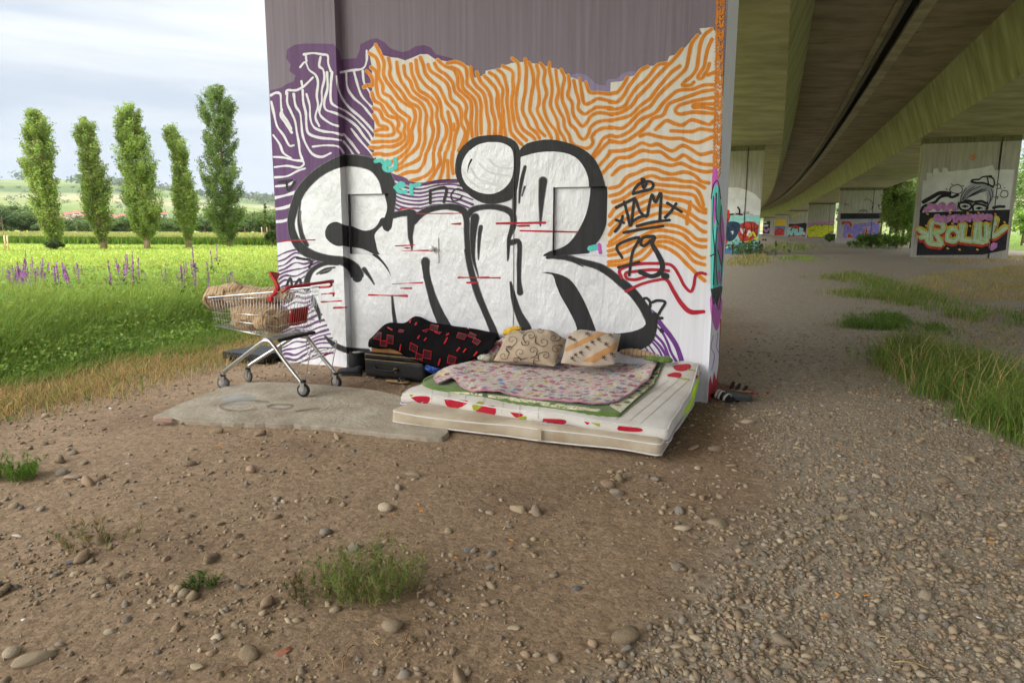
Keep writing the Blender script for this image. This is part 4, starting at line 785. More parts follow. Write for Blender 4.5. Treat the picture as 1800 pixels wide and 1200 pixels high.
def leaves(Cn, S, C, up=0.0, spread=1.0):
    """diamond leaves centred on Cn with size S"""
    n = len(Cn); a = RNG.normal(size=(n, 3)); a[:, 2] += up; a /= np.linalg.norm(a, axis=1, keepdims=True)
    r_ = RNG.normal(size=(n, 3)); b = np.cross(a, r_); b /= (np.linalg.norm(b, axis=1, keepdims=True) + 1e-9); c = np.cross(a, b)
    S = S[:, None]; V = np.stack([Cn - b * S * .6, Cn + c * S * .34 - b * S * .05, Cn + b * S * .6, Cn - c * S * .34 - b * S * .05], 1).reshape(-1, 3)
    o = (np.arange(n) * 4)[:, None]; Fc = np.concatenate([o + np.array([[0, 1, 2]]), o + np.array([[0, 2, 3]])]); return V, Fc, np.repeat(C, 4, 0)
def join(*parts):
    V, Fc, C = [], [], []; o = 0
    for v, f, c in parts: V.append(v); Fc.append(f + o); C.append(c); o += len(v)
    return np.concatenate(V), np.concatenate(Fc), np.concatenate(C)
def vary(c, n, amt=.25, hue=.12):
    c = np.asarray(c); k = RNG.uniform(1 - amt, 1 + amt, (n, 1)); return np.clip(c * k * (1 + RNG.normal(0, hue, (n, 3)) * np.array([1, .35, .6])), 0.004, 1)
GREEN, YGREEN, DRY, DARKG = (.16, .255, .042), (.315, .42, .08), (.50, .36, .155), (.075, .125, .024)
def in_px_poly(poly, n):
    g = gpoly(poly); lo_, hi_ = g.min(0), g.max(0); P = RNG.uniform(lo_, hi_, (n * 4, 2)); P = P[inpoly(P, g)][:n]; return P
def patch(name, poly, n, h, wd, cols, label, lean=.5, cat='grass', wind=(0, 0), leafy=0, parent=None):
    P = in_px_poly(poly, n); k = len(P); sg_ = np.where(RNG.random(k) < .35, .022, .006) * P[:, 1]; P = P + RNG.normal(0, 1, P.shape) * sg_[:, None]; P = P[~inpoly(P, _pierp)]; k = len(P); cl = fbm(P3(P[:, 0], P[:, 1], 2), 2.2, 3); P = P[RNG.random(k) < np.clip(.50 + cl * 3.6, .03, 1)]; k = len(P)
    H = h * RNG.uniform(.3, 1.2, k) * np.where(inpoly(P, gpoly(poly)), 1, .6) * (1 + fbm(P3(P[:, 0], P[:, 1], 4), 1.2, 2) * .9)
    ci = RNG.random(k); C = np.where((ci < cols[2])[:, None], vary(cols[1], k), vary(cols[0], k))
    parts = [blades(with_z(P), H, wd * RNG.uniform(.6, 1.3, k), lean, C, wind)]
    if leafy:
        q = P[RNG.integers(0, k, leafy)]; Z = hgt(q) + h * RNG.uniform(.15, .95, leafy); parts.append(leaves(np.column_stack([q + RNG.normal(0, .03, q.shape), Z]), RNG.uniform(.6, 1.3, leafy) * wd * 4, vary(cols[0], leafy), up=1.2))
    V, Fc, C = join(*parts); o = bigmesh(name, V, Fc, M['blade'], parent, False, C)
    return tag(o, label, cat, None, 'stuff')
# left meadow
def meadow_pts(n, d0, d1, e0, e1=60):
    d = np.exp(RNG.uniform(math.log(d0), math.log(d1), n * 3)); px = RNG.uniform(-420, 520, n * 3); x = (px - 900) / F * d; P = np.stack([x, d], 1)
    e = edge_meadow(P); ok = (e > e0) & (e < e1) & ~inpoly(P, _pierp); return P[ok][:n], e[ok][:n]
P, e = meadow_pts(125000, 5.2, 26, -.05); k = len(P); tall = sstep(.0, 2.4, e) * sstep(18, 12, P[:, 1])
H = (.13 + .50 * tall * (.75 + 1.0 * fbm(P3(P[:, 0], P[:, 1], 6), .8, 3) + .25)) * RNG.uniform(.6, 1.25, k); far_ = sstep(.3, 3.0, e)[:, None]
C = vary(GREEN, k) * (1 - far_) + vary(YGREEN, k) * far_
pm = [blades(with_z(P), H, (.005 + .0008 * P[:, 1]) * RNG.uniform(.7, 1.3, k), .55, C, (.15, -.05))]
P, e = meadow_pts(6800, 5.4, 15, .3); k = len(P)                       # leafy herbs and nettles
st = (.15 + .46 * sstep(.2, 2.6, e)) * RNG.uniform(.6, 1.25, k); NL = 11
Q = np.repeat(P, NL, 0); t = RNG.uniform(.2, 1, len(Q)); Z = hgt(Q) + np.repeat(st, NL) * t; Q = Q + RNG.normal(0, .055, Q.shape)
pm.append(leaves(np.column_stack([Q, Z]), np.repeat(.018 + .0028 * P[:, 1], NL) * RNG.uniform(.7, 1.4, len(Q)), vary((.25, .36, .065), len(Q)), up=1.4))
V, Fc, C = join(*pm); tag(bigmesh('meadow_grass', V, Fc, M['leaf'], None, False, C), 'tall bright green grass and leafy weeds of the meadow left of the pier', 'grass', None, 'stuff')
P, e = meadow_pts(36000, 24, 62, 0); k = len(P)
V, Fc, C = blades(with_z(P), RNG.uniform(.05, .16, k), .05 * RNG.uniform(.7, 1.5, k), .6, vary((.34, .42, .08), k, .2)); tag(bigmesh('mown_grass', V, Fc, M['leaf'], None, False, C), 'short sunlit yellow-green grass before the poplars', 'grass', None, 'stuff')
P, e = meadow_pts(40000, 3.2, 11, -1.25, .25); k = len(P); keep = RNG.random(k) < sstep(-1.25, -.4, e) * .9 + .03; P = P[keep]; k = len(P)
V, Fc, C = blades(with_z(P), RNG.uniform(.04, .17, k), .006 * RNG.uniform(.7, 1.4, k), 1.1, np.where(RNG.random((k, 1)) < .8, vary(DRY, k), vary(GREEN, k))); tag(bigmesh('dry_grass', V, Fc, M['blade'], None, False, C), 'straw-coloured dry grass along the meadow edge', 'grass', None, 'stuff')
# right-hand patches
patch('grass_patch', [(1536, 648), (1548, 622), (1600, 615), (1680, 628), (1740, 655), (1800, 690), (1960, 770), (1960, 880), (1740, 762), (1690, 742), (1630, 712), (1580, 680)], 17100, .34, 0.0056, (GREEN, DRY, .12), 'largest clump of long green grass at the right edge', .7, wind=(.1, -.1), leafy=2600)
patch('grass_patch', [(1430, 490), (1500, 481), (1560, 494), (1640, 518), (1720, 546), (2000, 572), (2000, 590), (1720, 572), (1640, 553), (1560, 522), (1500, 500)], 14250, .22, 0.0087, (GREEN, DRY, .2), 'long strip of green grass running across the gravel at right', .6, leafy=900)
patch('grass_patch', [(1445, 516), (1520, 508), (1610, 530), (1600, 540), (1500, 525)], 4750, .16, 0.0087, (GREEN, DRY, .2), 'narrow tongue of grass left of the long strip', .6)
patch('grass_patch', [(1476, 574), (1495, 560), (1560, 553), (1598, 566), (1592, 582), (1540, 580)], 4940, .17, 0.0068, (GREEN, DARKG, .3), 'low oval weed patch between the strip and the big clump', .6, leafy=700)
patch('grass_patch', [(1618, 583), (1640, 572), (1664, 582), (1655, 590)], 950, .14, 0.0068, (GREEN, DARKG, .3), 'tiny weed tuft right of the oval weed patch', .6, leafy=300)
patch('grass_patch', [(1338, 437), (1380, 428), (1425, 434), (1420, 442), (1350, 443)], 3420, .42, 0.0248, (GREEN, DRY, .2), 'green tuft on the track behind the near pier', .5)
patch('grass_patch', [(1370, 456), (1400, 450), (1436, 455), (1430, 460)], 1710, .2, 0.0186, (YGREEN, GREEN, .2), 'small bright tuft on the gravel track', .5)
patch('grass_patch', [(1272, 467), (1300, 452), (1342, 448), (1352, 462), (1310, 470)], 4180, .26, 0.0186, (DRY, GREEN, .45), 'mixed dry and green grass at the foot of the second left pier', .5)
patch('grass_patch', [(1276, 448), (1290, 440), (1322, 440), (1330, 450)], 700, 1.0, .05, (DARKG, GREEN, .5), 'tall dark weeds in front of the second left pier', .3, leafy=700)
patch('grass_patch', [(1570, 505), (1640, 480), (1800, 466), (2000, 470), (2000, 532), (1740, 530), (1640, 520)], 26000, .13, 0.0120, (DRY, YGREEN, .22), 'tan dried-out grass on the open ground at right', .9)
patch('grass_patch', [(1600, 458), (1700, 450), (2000, 446), (2000, 462), (1700, 466)], 6080, .12, 0.0186, (DRY, GREEN, .35), 'dry grass in front of the portrait pier', .8)
patch('grass_patch', [(1495, 436), (1540, 428), (1600, 424), (1604, 434), (1540, 440)], 2850, .45, 0.0310, (GREEN, YGREEN, .4), 'grass fringe between the portrait pier and the violet pier', .5)
patch('field_grass', [(1770, 440), (2000, 440), (2000, 416), (1780, 416)], 4750, .35, 0.0496, (YGREEN, GREEN, .3), 'bright meadow strip behind the portrait pier', .5)
patch('grass_patch', [(1640, 548), (1720, 560), (1800, 590), (1800, 640), (1700, 610)], 1710, .07, 0.0062, (DRY, GREEN, .4), 'sparse dry stalks beside the big clump', 1.0)
P = in_px_poly([(1545, 645), (1600, 620), (1700, 650), (1800, 700), (1800, 770), (1690, 735), (1600, 690)], 110); k = len(P)
V, Fc, C = blades(with_z(P), RNG.uniform(.35, .62, k), np.full(k, .007), .7, vary(DRY, k)); tag(bigmesh('dry_stalks', V, Fc, M['blade'], None, False, C), 'dry straw stalks rising from the largest grass clump', 'grass', None, 'stuff')
# weeds in the foreground: separate plants
def weed(px, py, rad, h, n, cols, label, wd=.004, lf=0, dens=.5):
    g = ground(px, py); root = empty('weed', (g[0], g[1], gz_at(g[0], g[1])), 0, label, 'weed')
    ns = max(5, n // 26); parts = []
    for i in range(ns):                      # each stem carries feathery leaves
        a = RNG.uniform(0, 6.28); r_ = rad * math.sqrt(RNG.random()); b = np.array([math.cos(a) * r_ * 1.25, math.sin(a) * r_ * .8, 0.0]); hh = h * RNG.uniform(.5, 1.1) * (1 - .35 * r_ / rad); ln = np.array([math.cos(a), math.sin(a), 0]) * hh * RNG.uniform(.1, .8)
        tt = RNG.uniform(.05, 1, 26)[:, None]; ax_ = b + ln * tt ** 1.6 + np.array([0, 0, hh]) * tt
        parts.append(blades(ax_ + RNG.normal(0, .004, ax_.shape), np.full(26, .028) * RNG.uniform(.6, 1.5, 26), np.full(26, wd), 1.8, np.where(RNG.random((26, 1)) < cols[2], vary(cols[1], 26), vary(cols[0], 26))))
        parts.append(blades(b[None], np.array([hh]), np.array([wd * 1.1]), .5, vary(cols[0], 1)))
    V, Fc, C = join(*parts); bigmesh('foliage', V, Fc, M['blade'], root, False, C)
    return root
w1 = weed(645, 1040, .17, .23, 2300, ((.20, .26, .065), (.30, .20, .10), .25), 'green feathery weed clump growing in the bare earth at the bottom centre', .0042)
weed(20, 838, .13, .16, 1100, ((.14, .25, .03), GREEN, .2), 'bright green weed tuft cut by the left edge', .006)
weed(180, 955, .16, .17, 420, ((.16, .20, .05), (.30, .15, .07), .35), 'sparse spindly weed with yellow flowers at the left', .0032)
weed(350, 1028, .06, .05, 260, ((.085, .12, .03), GREEN, .3), 'tiny low weed on the earth left of centre', .005)
weed(130, 655, .22, .14, 700, ((.08, .14, .02), GREEN, .3), 'low green weed at the edge of the dry grass', .007)
weed(545, 1048, .10, .09, 300, ((.075, .11, .025), (.22, .14, .06), .4), 'straggly side shoot left of the green weed clump', .004)

# purple loosestrife
M['spike'] = mat('purple_flowers', (0.46, 0.12, 0.52), 0.7, .25, 30); M['stem'] = mat('green_stem', (0.08, 0.13, 0.025), 0.8)
def flower_mesh(seed):
    r_ = np.random.default_rng(seed); V, Fc, mi = [], [], []
    def q(p, s, mat_i):
        a = r_.normal(size=3); a /= np.linalg.norm(a); b = np.cross(a, r_.normal(size=3)); b /= np.linalg.norm(b); i = len(V)
        V.extend([p - a * s, p + b * s * .6, p + a * s, p - b * s * .6]); Fc.append((i, i + 1, i + 2, i + 3)); mi.append(mat_i)
    for k_ in range(90): z = r_.uniform(.62, 1.0); q(np.array([r_.normal(0, .018) * (1.25 - z), r_.normal(0, .018) * (1.25 - z), z]), r_.uniform(.010, .02), 0)
    for k_ in range(26): z = r_.uniform(.1, .66); q(np.array([r_.normal(0, .05), r_.normal(0, .05), z]), r_.uniform(.03, .055), 1)
    i = len(V); V.extend([np.array(p) for p in ((-.004, 0, 0), (.004, 0, 0), (.003, 0, .9), (-.003, 0, .9))]); Fc.append((i, i + 1, i + 2, i + 3)); mi.append(1)
    o = mesh('loosestrife', V, Fc, [M['spike'], M['stem']], link=False); o.data.polygons.foreach_set('material_index', mi); return o.data
fm = [flower_mesh(i) for i in range(4)]
fl = []
for i in range(120): fl.append((RNG.normal(42, 34), RNG.normal(494, 13)))
for i in range(9): fl.append((RNG.normal(128, 14), RNG.normal(478, 10)))
for i in range(12): fl.append((RNG.normal(212, 14), RNG.normal(468, 8)))
for i in range(15): fl.append((RNG.normal(280, 42), RNG.normal(492, 12)))
for i in range(12): fl.append((RNG.normal(335, 24), RNG.normal(470, 12)))
for i in range(10): fl.append((RNG.normal(393, 12), RNG.normal(497, 6)))
fl.append((378, 447)); fl.append((376, 458))
for i, (px, py) in enumerate(fl):
    d = RNG.uniform(10.5, 14.5) if py > 462 else RNG.uniform(15, 19); r_ = ray(px, py - 17); p = CAM + r_ * (d / r_[1]); p[2] = min(p[2], 1.25)
    if edge_meadow(p[None, :2])[0] < .3 or px < -25: continue
    o = bpy.data.objects.new('loosestrife', fm[i % 4]); COL.objects.link(o); b = gz_at(p[0], p[1]); o.location = (p[0], p[1], b); s = max(.4, p[2] - b); o.scale = (s * .85, s * .85, s * RNG.uniform(.82, 1.02)); o.rotation_euler = (RNG.normal(0, .07), RNG.normal(0, .07), RNG.uniform(0, 6))
    tag(o, 'purple loosestrife flower spike standing in the meadow', 'flower', 'purple flower spikes in the meadow')

# ------------------------------------------------------------------ poplars
M['bark'] = mat('poplar_bark', (0.24, 0.17, 0.11), 0.9, .25, 3, (1, 1, .3))
ZT = T(0, 100, 3.428)
POP = [('325,1165', '345:175-255 400:160-280 500:150-305 600:140-330 650:145-330 740:150-330 800:185-345 900:195-365 1000:240-375 1060:265-375 1120:300-360', 'leftmost poplar, pale green and loosely leaved, with a shrub at its foot', (.29, .365, .09), 1.1),
       ('628,1160', '392:500-560 430:465-575 500:455-590 550:490-600 610:470-610 700:475-635 760:480-650 850:500-660 940:510-670 1020:545-660 1080:580-650 1120:600-645', 'second poplar from the left, short with a bare trunk line', (.275, .345, .085), .95),
       ('888,1160', '310:730-810 350:710-850 450:705-870 500:715-890 560:710-900 620:715-925 700:720-925 780:750-930 850:735-960 950:760-965 1030:800-950 1090:850-930', 'middle poplar of the five, bright green with a notched right side', (.27, .355, .08), 1.3),
       ('1138,1155', '430:1015-1050 490:990-1075 540:1010-1130 620:1035-1130 700:1040-1140 760:1050-1170 850:1035-1190 950:1050-1190 1020:1080-1185 1080:1110-1165 1110:1120-1160', 'fourth poplar from the left, the thinnest with a bent top', (.27, .355, .08), 1.0),
       ('1385,1145', '195:1260-1350 250:1195-1395 330:1200-1415 420:1210-1420 500:1200-1420 580:1220-1430 660:1205-1450 750:1210-1450 850:1235-1450 950:1250-1465 1020:1280-1465 1080:1310-1430 1120:1350-1410', 'tallest and darkest poplar, nearest the pier', (.165, .235, .06), 1.6)]
def poplar(base, prof, label, colr, dens):
    bx_, by_ = ZT(tuple(float(q) for q in base.split(','))); g = ground(bx_, by_); d = g[1]; sc_ = d / F / 3.428
    rows = []; sl = (862 - bx_) / (7849 - by_)
    for r_ in prof.split():
        y, lr = r_.split(':'); l, r2_ = lr.split('-'); pl_, pr2_ = [CAM + q * (d / q[1]) for q in (ray(*ZT((float(l), float(y)))), ray(*ZT((float(r2_), float(y)))))]; rows.append((pl_[2], pl_[0] - g[0], pr2_[0] - g[0]))
    rows = sorted(rows); zz, ll, rr = map(np.array, zip(*rows)); root = empty('poplar_tree', (g[0], g[1], 0), 0, label, 'tree', 'row of poplars')
    top = zz[-1]; cx = lambda z: np.interp(z, zz, (ll + rr) / 2); hw = lambda z: np.interp(z, zz, (rr - ll) / 2)
    mbt = MB(); tp = [(0, 0, -.2)] + [(float(cx(z)) * (z / top), 0, z) for z in np.linspace(.6, top * .92, 9)]; mbt.tube(tp, list(np.linspace(.24, .03, 10)), 8)
    for i in range(26):
        z = RNG.uniform(.9, top * .8); a = RNG.uniform(0, 6.28); w_ = float(hw(min(top, z + 1.2))) * .75; z2 = min(top * .98, z + RNG.uniform(1.0, 2.2)); c0, c2 = float(cx(z)) * (z / top), float(cx(z2))
        mbt.tube([(c0, 0, z), (c0 + math.cos(a) * w_ * .6, math.sin(a) * w_ * .6, (z + z2) / 2 - .1), (c2 + math.cos(a) * w_ * .8, math.sin(a) * w_ * .8, z2)], [.05, .03, .01], 5)
    mbt.build('trunk', M['bark'], root, True)
    ncl = int(330 * dens); zc = RNG.uniform(zz[0], top, ncl * 2); wgt = hw(zc) / hw(zc).max(); zc = zc[RNG.random(len(zc)) < .25 + .75 * wgt][:ncl]; k = len(zc)
    a = RNG.uniform(0, 6.283, k); rad = np.sqrt(RNG.uniform(.05, 1, k)); w_ = hw(zc)
    Cc = np.stack([cx(zc) + np.cos(a) * rad * np.maximum(w_ - .16, .1), np.sin(a) * rad * np.maximum(w_ - .16, .1), zc], 1)
    lobe = .80 + .62 * (noise3(np.stack([np.cos(a) * 1.3, np.sin(a) * 1.3, zc * 1.15 + bx_], 1)) - .12); Cc[:, 0] = cx(zc) + (Cc[:, 0] - cx(zc)) * lobe; Cc[:, 1] *= lobe
    nl = 88; tz = np.clip(RNG.normal(0, 1, (k * nl, 3)), -1.6, 1.6); Q = np.repeat(Cc, nl, 0) + tz * np.array([.125, .125, .26]) + np.repeat(np.stack([np.cos(a) * .12, np.sin(a) * .12, 0 * a], 1), nl, 0) * tz[:, 2:3]; csh = np.repeat(RNG.uniform(.68, 1.3, k), nl)[:, None]
    V, Fc, C = leaves(Q, RNG.uniform(.07, .15, len(Q)), vary(colr, len(Q), .22) * csh, up=.2); bigmesh('crown', V, Fc, M['leaf'], root, False, C)
    return root
for p_ in POP: poplar(*p_)
def leafblob(ells, n, size, colr, name, root, amt=.25, tri=True):
    """foliage: leaf clumps over and inside a set of ellipsoids (centre, radii)"""
    ells = [(np.array(c, float), np.array(r_, float)) for c, r_ in ells]; vol = np.array([np.prod(r_) ** (2 / 3) for _, r_ in ells]); vol /= vol.sum(); out = []; cols = []
    ncl = max(8, n // 40)
    for (c, r_), f in zip(ells, vol):
        m_ = max(3, int(ncl * f)); v = RNG.normal(size=(m_, 3)); v /= np.linalg.norm(v, axis=1, keepdims=True); v[:, 2] = np.abs(v[:, 2]) * 1.0 - .25 * RNG.random(m_); rr = RNG.uniform(.62, 1.04, m_)[:, None]; cc = c + v * rr * r_
        s = np.mean(r_) * .17; q = np.repeat(cc, 40, 0) + RNG.normal(0, 1, (m_ * 40, 3)) * s; out.append(q); cols.append(np.repeat(RNG.uniform(.68, 1.3, m_), 40))
    Q = np.concatenate(out); cs = np.concatenate(cols)[:, None]; V, Fc, C = leaves(Q, size * RNG.uniform(.7, 1.4, len(Q)), vary(colr, len(Q), amt) * cs, up=.5)
    return bigmesh(name, V, Fc, M['leaf'], root, False, C)
def bush(px, py, d, wpx, hpx, colr, label, name='shrub', n=2600, cat='shrub', group=None, size=None, trunk=True):
    r_ = ray(px, py); p = CAM + r_ * (d / r_[1]); p[2] = 0; w_, h = wpx / F * d, hpx / F * d; root = empty(name, p, 0, label, cat, group)
    el = [((0, 0, h * .55), (w_ * .42, w_ * .38, h * .45))]
    for i in range(7): a = RNG.uniform(0, 6.28); rd = RNG.uniform(.15, .36) * w_; el.append(((math.cos(a) * rd, math.sin(a) * rd * .8, h * RNG.uniform(.25, .8)), (w_ * RNG.uniform(.14, .26),) * 2 + (h * RNG.uniform(.15, .25),)))
    if trunk: MB().tube([(0, 0, -.2), (w_ * .02, 0, h * .4), (-w_ * .03, 0, h * .75)], [w_ * .03 + .03, w_ * .022 + .02, .02], 6).build('trunk', M['bark'], root, True)
    leafblob(el, n, size or max(.05, d / F * 3.2), colr, 'crown', root); return root
bush(98, 441, 45.6, 30, 16, (.06, .09, .025), 'small dark shrub at the foot of the leftmost poplar', n=1600, trunk=False)
bush(478, 428, 56, 26, 28, (.075, .115, .025), 'dark green bush peeking out left of the near pier', n=2200)
# staked saplings
M['stake'] = mat('wooden_stake', (0.52, 0.38, 0.20), 0.85, .15, 3)
def sapling(px, py, hpx, label, off=((-.22, 0), (.22, 0)), foliage=True):
    g = ground(px, py); s = g[1] / F; root = empty('staked_sapling', (g[0], g[1], 0), 0, label, 'sapling', 'staked saplings'); h = hpx * s
    for x, y in off: MB().tube([(x, y, -.2), (x * 1.05, y, h * .42)], .045, 6).build('stake', M['stake'], root, True)
    MB().tube([(0, 0, -.1), (.03, 0, h * .9)], [.035, .01], 6).build('trunk', M['bark'], root, True)
    el = [((.02 * i, 0, h * (.45 + .055 * i)), (.16 * (1 - i * .06), .16 * (1 - i * .06), .26)) for i in range(10)]
    if foliage: leafblob(el, 1500, .10, (.15, .22, .035), 'crown', root)
sapling(466, 431, 74, 'young staked sapling between the tallest poplar and the pier')
sapling(9, 442, 66, 'thin bare sapling tied to a stake at the left edge', ((.05, 0), (.2, .02)), False)

# maize field and the wood behind it
n = 30000; d = np.sqrt(RNG.uniform(60 ** 2, 112 ** 2, n)); d = np.where(RNG.random(n) < .4, RNG.uniform(60, 64, n), d); px = RNG.uniform(-80, 540, n); P = np.stack([(px - 900) / F * d, d], 1)
ok = (P[:, 1] + P[:, 0] * .12 > 55.5); P = P[ok]; k = len(P); P3d = np.column_stack([P, np.zeros(k)])
pa = blades(P3d, RNG.uniform(.62, .90, k), np.full(k, .10), .32, vary((.14, .235, .03), k, .25))
kk = RNG.random(k) < .5; T_ = P3d[kk] + np.array([0, 0, .70]); pb = blades(T_, RNG.uniform(.14, .26, kk.sum()), np.full(kk.sum(), .08), .4, vary((.36, .36, .11), kk.sum(), .2))
V, Fc, C = join(pa, pb); tag(bigmesh('maize_field', V, Fc, M['leaf'], None, False, C), 'field of green maize with pale tassels behind the poplars', 'crop', None, 'stuff')
tl = []
for i in range(6):
    rt = empty('woodland_tree', (0, -500, 0), 0); el = [((0, 0, 4.0), (2.4, 2.2, 2.6))]
    for j in range(8): a = RNG.uniform(0, 6.28); el.append(((math.cos(a) * 1.7, math.sin(a) * 1.5, RNG.uniform(1.8, 5.6)), (1.2, 1.2, 1.0)))
    c = leafblob(el, 2600, .30, [(.115, .175, .045), (.15, .21, .055), (.10, .155, .05), (.19, .235, .055), (.14, .185, .065), (.12, .185, .042)][i], 'crown', rt); tr = MB().tube([(0, 0, -.3), (0, 0, 4.5)], [.28, .1], 6).build('trunk', M['bark'], rt, True); tl.append((rt, c, tr))
def tree_copy(i, p, s, label, group, used=set()):
    rt, c, tr = tl[i]; r2 = rt if i not in used else rt.copy()
    if i in used:
        COL.objects.link(r2)
        for ch in (c, tr): q = ch.copy(); COL.objects.link(q); q.parent = r2
    used.add(i); r2.location = tuple(map(float, p)); r2.scale = s; r2.rotation_euler = (0, 0, RNG.uniform(0, 6.28)); tag(r2, label, 'tree', group); return r2
for i in range(84):
    px = -40 + i * 6.7 + RNG.normal(0, 6); d = RNG.uniform(118, 165); s = ((402 - np.interp(px, [-40, 30, 70, 100, 160, 200, 330, 420, 520], [362, 366, 372, 385, 386, 383, 384, 378, 370])) / F * d + 1.5) / 6.0 * RNG.uniform(.8, 1.06); x = (px - 900) / F * d
    tree_copy(i % 6, (x, d, -.3), (s * 1.45 + .25, s * 1.45 + .25, s * RNG.uniform(.9, 1.08)), 'round green tree in the wood behind the maize field', 'woodland trees behind the maize')
# hills
M['hill'] = mat('hill_fields', (.88, .88, .88), .95, 0, .02, c2=(1.1, 1.1, 1.1), attr=True, spec=.1)
az = np.linspace(-.92, .95, 150); rr_ = np.concatenate([np.linspace(190, 900, 26), np.linspace(940, 2700, 40)])
AZ, RR = np.meshgrid(az, rr_); HX, HY = RR * np.sin(AZ), RR * np.cos(AZ)
crest = np.interp(900 + F * np.tan(az), [-400, 0, 150, 230, 330, 420, 490, 700, 1300, 1600, 2400], [112, 112, 118, 112, 92, 82, 76, 70, 60, 90, 130])
HZ = crest[None] * sstep(560, 2300, RR) ** 1.1 * (1 + .10 * fbm(P3(HX, HY), .004, 3).reshape(HX.shape)) - .6 + sstep(2350, 2700, RR) * -20 + 7 * sstep(560, 850, RR)
hp2 = P3(HX, HY); cellx = np.floor(HX / 210 + .7 * np.sin(HY / 300)).astype(int); celly = np.floor(HY / 170 + .5 * np.sin(HX / 240)).astype(int); hid = (cellx * 73 + celly * 151) % 7
pal = np.array([(.13, .17, .045), (.17, .20, .06), (.20, .215, .09), (.10, .14, .04), (.17, .20, .075), (.27, .24, .13), (.09, .125, .04)]); HCc = pal[hid.ravel()]
i2 = np.arange(HX.size).reshape(HX.shape); HF = np.stack([i2[:-1, :-1], i2[:-1, 1:], i2[1:, 1:], i2[1:, :-1]], -1).reshape(-1, 4)
tag(bigmesh('hills', np.stack([HX.ravel(), HY.ravel(), HZ.ravel()], 1), HF, M['hill'], None, True, HCc), kind='structure')
def hillz(x, y):
    r_, a_ = math.hypot(x, y), math.atan2(x, y); i = int(np.argmin(abs(az - a_))); return float(np.interp(r_, rr_, HZ[:, i]))
hv = []
for i in range(900):
    px = RNG.uniform(-60, 540); mode = RNG.random()
    if mode < .45: r_ = RNG.uniform(2050, 2300) if (math.sin(px / 33) + math.sin(px / 17 + 1)) > -.5 else RNG.uniform(300, 700)
    elif mode < .8: r_ = RNG.uniform(260, 620)
    else: r_ = RNG.uniform(700, 1900)
    if r_ < 760 and (95 < px < 172 or 188 < px < 225 or 278 < px < 300): continue
    x, y = (px - 900) / F * r_, r_; hv.append((x, y, hillz(x, y), r_))
hv = np.array(hv); n = 46; Q = np.repeat(hv, n, 0); rad = np.where(Q[:, 3] > 1500, 15.0, 4.2); Q3 = Q[:, :3] + RNG.normal(0, 1, (len(Q), 3)) * np.stack([rad * .8, rad * .5, rad * .35], 1) + np.stack([0 * rad, 0 * rad, rad * .55], 1)
V, Fc, C = leaves(Q3, np.where(Q[:, 3] > 1500, 7.0, 1.9) * RNG.uniform(.7, 1.3, len(Q)), np.repeat(vary((.10, .145, .055), len(hv), .25), n, 0), up=.8); tag(bigmesh('hill_woods', V, Fc, M['leaf'], None, False, C), 'dark woods and hedges scattered over the far hills', 'wood', None, 'stuff')
# village
M['hwall'] = mat('white_house_wall', (.78, .77, .74), .9, .03); M['hroof'] = mat('red_tile_roof', (.36, .13, .085), .9, .15, 1); M['hwin'] = mat('dark_window', (.05, .055, .06), .4)
HOUSES = [(112, 384, 9, 'leftmost'), (121, 379, 10, ''), (131, 384, 8, ''), (136, 377, 9, ''), (146, 383, 9, ''), (153, 387, 10, ''), (118, 388, 8, ''), (126, 390, 8, ''), (199, 383, 8, ''), (207, 385, 9, ''), (289, 379, 9, ''), (287, 388, 8, ''), (141, 390, 9, ''), (215, 381, 8, '')]
for i, (px, py, wpx, _) in enumerate(HOUSES):
    d = 520 + 9 * ((i * 5) % 9); r_ = ray(px, py); p = CAM + r_ * (d / r_[1]); w_ = wpx / F * d * 1.15; hh = w_ * .52; dp = w_ * .75
    root = empty('house', (p[0], p[1], p[2] - hh * .5), .3 + .35 * math.sin(i * 2.1), ('lone white house between the middle and fourth poplars' if i in (10, 11) else 'small white house with red roof between the second and middle poplars' if i in (8, 9, 13) else 'white house with red roof in the village between the first two poplars'), 'house', 'village houses')
    mbw = MB(); mbw.box(-w_ / 2, w_ / 2, -dp / 2, dp / 2, -12, hh); mbw.build('wall', M['hwall'], root)
    rf = MB(); o_ = w_ * .05; rf.add([(-w_ / 2 - o_, -dp / 2 - o_, hh), (w_ / 2 + o_, -dp / 2 - o_, hh), (w_ / 2 + o_, dp / 2 + o_, hh), (-w_ / 2 - o_, dp / 2 + o_, hh), (-w_ / 2 - o_, 0, hh + dp * .45), (w_ / 2 + o_, 0, hh + dp * .45)], [(0, 1, 5, 4), (2, 3, 4, 5), (1, 2, 5), (3, 0, 4), (0, 3, 2, 1)]); rf.build('roof', M['hroof'], root)
    for x in (-.28, .02, .28): wn = MB(); wn.box(x * w_ - .6, x * w_ + .6, -dp / 2 - .08, -dp / 2 + .1, hh * .45, hh * .8); wn.build('window', M['hwin'], root)
